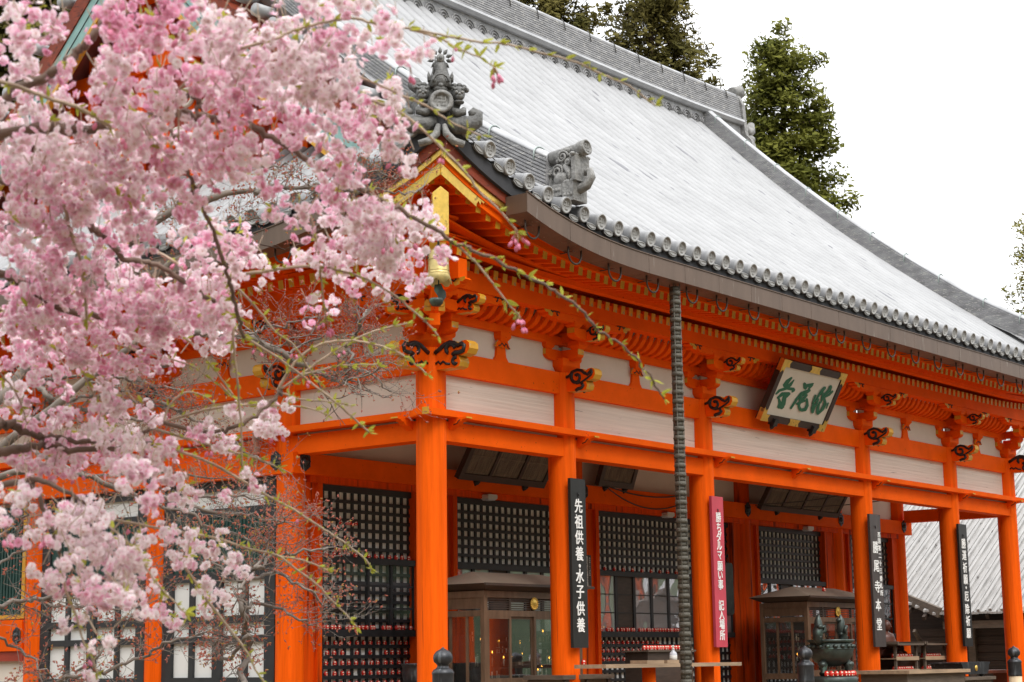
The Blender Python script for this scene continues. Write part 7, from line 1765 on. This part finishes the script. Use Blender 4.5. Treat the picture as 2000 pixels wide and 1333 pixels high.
for i, L in enumerate(CTRUNK):
    pts = ([g]+[V(p) for p in L]) if i == 0 else L
    Q = wob(pts, 0.006)
    ra, rb_ = ((0.17, 0.05) if i == 0 else (0.06, 0.018))
    tb.tube(Q, [ra+(rb_-ra)*k/(len(Q)-1) for k in range(len(Q))], 10, 0)
inv = CH.matrix_world
def cbuild(b, name, mats):
    o = b.build(name, mats); o.location = (0, 0, 0)
    o.parent = CH; o.matrix_parent_inverse = Matrix.Translation(-CH.location)
    return o
lb = MB(); lf = MB(); fb = MB()
def leafbud(p, d, s):
    n = random.choice((2, 3, 3, 4))
    for k in range(n):
        a = (d*random.uniform(0.3, 1.0)+V((random.gauss(0, .6), random.gauss(0, .6), random.gauss(0.15, .6)))).normalized()
        w_ = a.cross(V((random.gauss(0, 1), random.gauss(0, 1), random.gauss(0, 1)))).normalized()
        L = s*random.uniform(0.6, 1.25); nn = a.cross(w_)
        W = L*0.17
        pts = [p, p+a*L*0.35+w_*W+nn*W*0.4, p+a*L*0.75+w_*W*0.7, p+a*L, p+a*L*0.75-w_*W*0.7, p+a*L*0.35-w_*W+nn*W*0.4, p+a*L*0.5-nn*W*0.25]
        lf.add(pts, [(0, 1, 6), (1, 2, 6), (2, 3, 6), (3, 4, 6), (4, 5, 6), (5, 0, 6)], 0)
def flowerbuds(p, n=5, s=1.0):
    for k in range(n):
        d = V((random.gauss(0, .45), random.gauss(0, .45), -1)).normalized(); L = random.uniform(0.022, 0.045)*s
        q = p+d*L
        fb.tube([p, p+d*L*0.5+V((0, 0, 0.003)), q], 0.0011, 4, 1)
        fb.lathe([(0.0015, 0), (0.0048*s, 0.006*s), (0.0062*s, 0.012*s), (0.004*s, 0.018*s), (0.0001, 0.021*s)], q, 7, 0, d)
for r0, r1, kind, L in TWIGS:
    big = r0 > 0.0068
    Q = wob(L, 0.0007 if not big else 0.004, 6)
    n = len(Q)
    (tb if big else lb).tube(Q, [(r0+(r1-r0)*k/(n-1))*random.uniform(0.78, 0.98) for k in range(n)], 6 if not big else 8, 0)
    if kind:
        acc = 0; nxt = random.uniform(0.02, 0.06)
        for i in range(1, n):
            seg = Q[i]-Q[i-1]; acc += seg.length
            if acc > nxt:
                acc = 0; nxt = random.uniform(0.018, 0.052)
                d = seg.normalized()
                leafbud(Q[i], d, random.uniform(0.018, 0.037))
                if random.random() < 0.04: flowerbuds(Q[i], 2, 0.8)
        leafbud(Q[-1], (Q[-1]-Q[-2]).normalized(), 0.030)
        if kind == 2:
            leafbud(Q[-1], (Q[-1]-Q[-2]).normalized(), 0.030); flowerbuds(Q[-1], 5, 0.95); flowerbuds(Q[-2], 2, 0.85)
# blooms: double flowers, two or three whorls of notched petals
bl = MB()
BV = []; BF = []; BM_ = []
def bloom(c, nrm, R, tone):
    nrm = nrm.normalized(); x = nrm.orthogonal().normalized(); y = nrm.cross(x)
    ph = random.uniform(0, 6.28)
    for wh, (n, rr, lift, cup) in enumerate(((6, 1.0, 0.0, 0.10), (6, 0.80, 0.10, 0.26), (5, 0.52, 0.17, 0.36))):
        for k in range(n):
            a = ph+2*PI*(k+0.5*wh)/n+random.gauss(0, .12)
            d = x*math.cos(a)+y*math.sin(a); t = nrm.cross(d)
            L = R*rr*random.uniform(0.85, 1.1); W = L*0.42
            z0 = lift*R; up_ = cup*R*random.uniform(0.4, 1.5)
            o = len(BV)
            BV.extend([c+nrm*z0, c+d*L*0.55+t*W+nrm*(z0+up_*0.55), c+d*L+t*W*0.55+nrm*(z0+up_), c+d*L*0.90+nrm*(z0+up_*0.85),
                       c+d*L-t*W*0.55+nrm*(z0+up_), c+d*L*0.55-t*W+nrm*(z0+up_*0.55), c+d*L*0.5+nrm*(z0+up_*0.35)])
            m = tone
            u = random.random()
            if u < 0.18: m = min(2, tone+1)
            elif u > 0.82: m = max(0, tone-1)
            for f in ((0, 1, 6), (1, 2, 3, 6), (3, 4, 5, 6), (5, 0, 6)):
                BF.append(tuple(o+i for i in f)); BM_.append(m)
    o = len(BV)
    for k in range(5):
        a = 2*PI*k/5
        BV.append(c+(x*math.cos(a)+y*math.sin(a))*R*0.17+nrm*R*0.21)
    BV.append(c+nrm*R*0.33)
    for k in range(5): BF.append((o+k, o+(k+1) % 5, o+5)); BM_.append(3)
nb = 0
for X, Y, Z, rx, ry, t in BLOOM:
    area = PI*rx*ry
    n = max(2, int(area/(0.040**2)*(8.0 if Z > 2.4 else 10.5)/4.6+0.6))
    for k in range(n):
        # one corymb: a hanging tuft of four to six blooms
        rr = math.sqrt(random.random()); a = random.uniform(0, 2*PI)
        c = V((X, Y, Z))+AX*(rx*rr*math.cos(a))+AZ*(ry*rr*math.sin(a))+AY*random.gauss(0, 0.07)
        if Z > 0 and random.random() < 0.5: lb.tube([c+AZ*0.03, c+AZ*0.075+AX*random.gauss(0, .02)], 0.0016, 4, 0, cap=False)
        tuft = random.choice((3, 4, 5, 5, 6))
        if rx < 0.02: tuft = min(tuft, 3)
        td = t+random.gauss(0, 1.4)
        for q in range(tuft):
            d = V((random.gauss(0, 1), random.gauss(0, 1), random.gauss(-0.1, 1)))
            d = (d.normalized()-AY*0.55).normalized()
            p = c+d*random.uniform(0.010, 0.028)
            tone = td+random.gauss(0, 1.1)
            m = 0 if tone < 3.6 else (1 if tone < 7.2 else 2)
            bloom(p, d+V((random.gauss(0, .35), random.gauss(0, .35), random.gauss(0, .35))), random.uniform(0.0118, 0.0168), m); nb += 1
        if random.random() < 0.22: leafbud(c+AZ*0.02, V((random.gauss(0, 1), random.gauss(0, 1), -0.2)).normalized(), random.uniform(0.018, 0.032))
        if random.random() < 0.02: flowerbuds(c-AZ*0.02, 2, 1.0)
bl.v = [tuple(p) for p in BV]; bl.f = BF; bl.m = BM_; bl.s = [False]*len(BF)
cbuild(tb, 'trunk', 'limb'); cbuild(lb, 'twigs', 'twig'); tag(cbuild(lf, 'leaf_buds', 'leaf'), kind='stuff'); tag(cbuild(fb, 'flower_buds', ['budp', 'calyx']), kind='stuff')
tag(cbuild(bl, 'blossoms', ['pet0', 'pet1', 'pet2', 'petc']), kind='stuff')

# ================================================================ leafless maples with red buds between the cherry and the hall
MT['mtwig'] = mat('maple_twig', (0.20, 0.165, 0.14), 0.85, var=0.35, vscale=9)
MT['mbud'] = mat('maple_bud', (0.46, 0.14, 0.095), 0.7, var=0.3, vscale=6, trans=0.25)
MT['mbud2'] = mat('maple_young_leaf', (0.45, 0.28, 0.06), 0.7, trans=0.3)
def maple(name_label, limbs, trunks, seed, dens):
    rnd = random.Random(seed)
    g = trunks[0][0]
    r = empty('maple_tree', (g[0], g[1], -0.6), name_label, 'maple')
    tw = MB(); bu = MB()
    BVs = []; BFs = []; BMs = []
    def bud(p, d):
        L = rnd.uniform(0.014, 0.030); w_ = d.orthogonal().normalized(); n_ = d.cross(w_)
        o = len(BVs); W = L*0.22
        BVs.extend([p, p+d*L*0.5+w_*W, p+d*L*0.5+n_*W, p+d*L*0.5-w_*W, p+d*L*0.5-n_*W, p+d*L])
        m = 0 if rnd.random() < 0.88 else 1
        for k in range(4):
            BFs.append((o, o+1+k, o+1+(k+1) % 4)); BFs.append((o+5, o+1+(k+1) % 4, o+1+k)); BMs.extend([m, m])
    def grow(p, d, L, rad_, lev):
        n = 4; P = [p]; dd = d.copy()
        for i in range(n):
            dd = (dd+V((rnd.gauss(0, .20), rnd.gauss(0, .20), rnd.gauss(0.02, .18)))).normalized()
            P.append(P[-1]+dd*L/n)
        tw.tube(P, [rad_*(1-0.55*i/n) for i in range(n+1)], 4 if lev > 0 else 5, 0, cap=False)
        if lev >= 3 or L < 0.05:
            for k in range(rnd.choice((2, 3, 4))): bud(P[-1], (dd+V((rnd.gauss(0, .6), rnd.gauss(0, .6), rnd.gauss(.2, .6)))).normalized())
            if rnd.random() < 0.6: bud(P[2], (dd+V((rnd.gauss(0, .8), rnd.gauss(0, .8), rnd.gauss(.3, .6)))).normalized())
            return
        k = rnd.choice((2, 3, 3, 4))
        for q in range(k):
            i = rnd.randint(1, n)
            e = (dd+V((rnd.gauss(0, .75), rnd.gauss(0, .75), rnd.gauss(0.10, .65)))).normalized()
            grow(P[i], e, L*rnd.uniform(0.5, 0.78), rad_*0.62, lev+1)
    for L in trunks:
        pts = [V(p) for p in L]
        if L is trunks[0]: pts = [V((pts[0].x, pts[0].y, -0.62))]+pts
        Q = wob(pts, 0.01, 5, rnd); r0_ = 0.085 if L is trunks[0] else 0.04
        tw.tube(Q, [r0_*(1-0.6*k/(len(Q)-1)) for k in range(len(Q))], 8, 0)
    for r0, r1, L in limbs:
        Q = wob(L, 0.012, 5, rnd); n = len(Q)
        tw.tube(Q, [r0+(r1-r0)*k/(n-1) for k in range(n)], 6, 0)
        ln = sum((Q[i]-Q[i-1]).length for i in range(1, n))
        ns = max(3, int(ln/0.085*dens))
        for k in range(ns):
            i = min(n-2, int(n*(0.15+0.85*(k+rnd.random())/ns)))
            d = (Q[i+1]-Q[i]).normalized()
            e = (d*0.8+V((rnd.gauss(0, .65), rnd.gauss(0, .65), rnd.gauss(0.12, .6)))).normalized()
            grow(Q[i], e, rnd.uniform(0.12, 0.34), max(0.0026, r1*0.42), 1)
        grow(Q[-1], (Q[-1]-Q[-2]).normalized(), 0.3, max(0.003, r1*0.6), 1)
    bu.v = [tuple(p) for p in BVs]; bu.f = BFs; bu.m = BMs; bu.s = [False]*len(BFs)
    for b, nm, ms in ((tw, 'branches', 'mtwig'), (bu, 'buds', ['mbud', 'mbud2'])):
        o = tag(b.build(nm, ms), kind='stuff' if nm == 'buds' else None); o.parent = r; o.matrix_parent_inverse = Matrix.Translation(-r.location)
ML1 = [m for m in MAPLE if (V(m[2][0])-V((-17.1, -14.8, 1))).length > 12.3]
ML2 = [m for m in MAPLE if (V(m[2][0])-V((-17.1, -14.8, 1))).length <= 12.3]
maple('bare spreading maple with fine red-budded twigs in front of the side eaves', ML1, MTRUNK, 21, 1.0)
maple('smaller bare maple with red buds low in front of the black-gridded shutters', ML2, MTRUNK2+[MTRUNK[4], MTRUNK[10]], 22, 0.9)
print('blooms', nb)
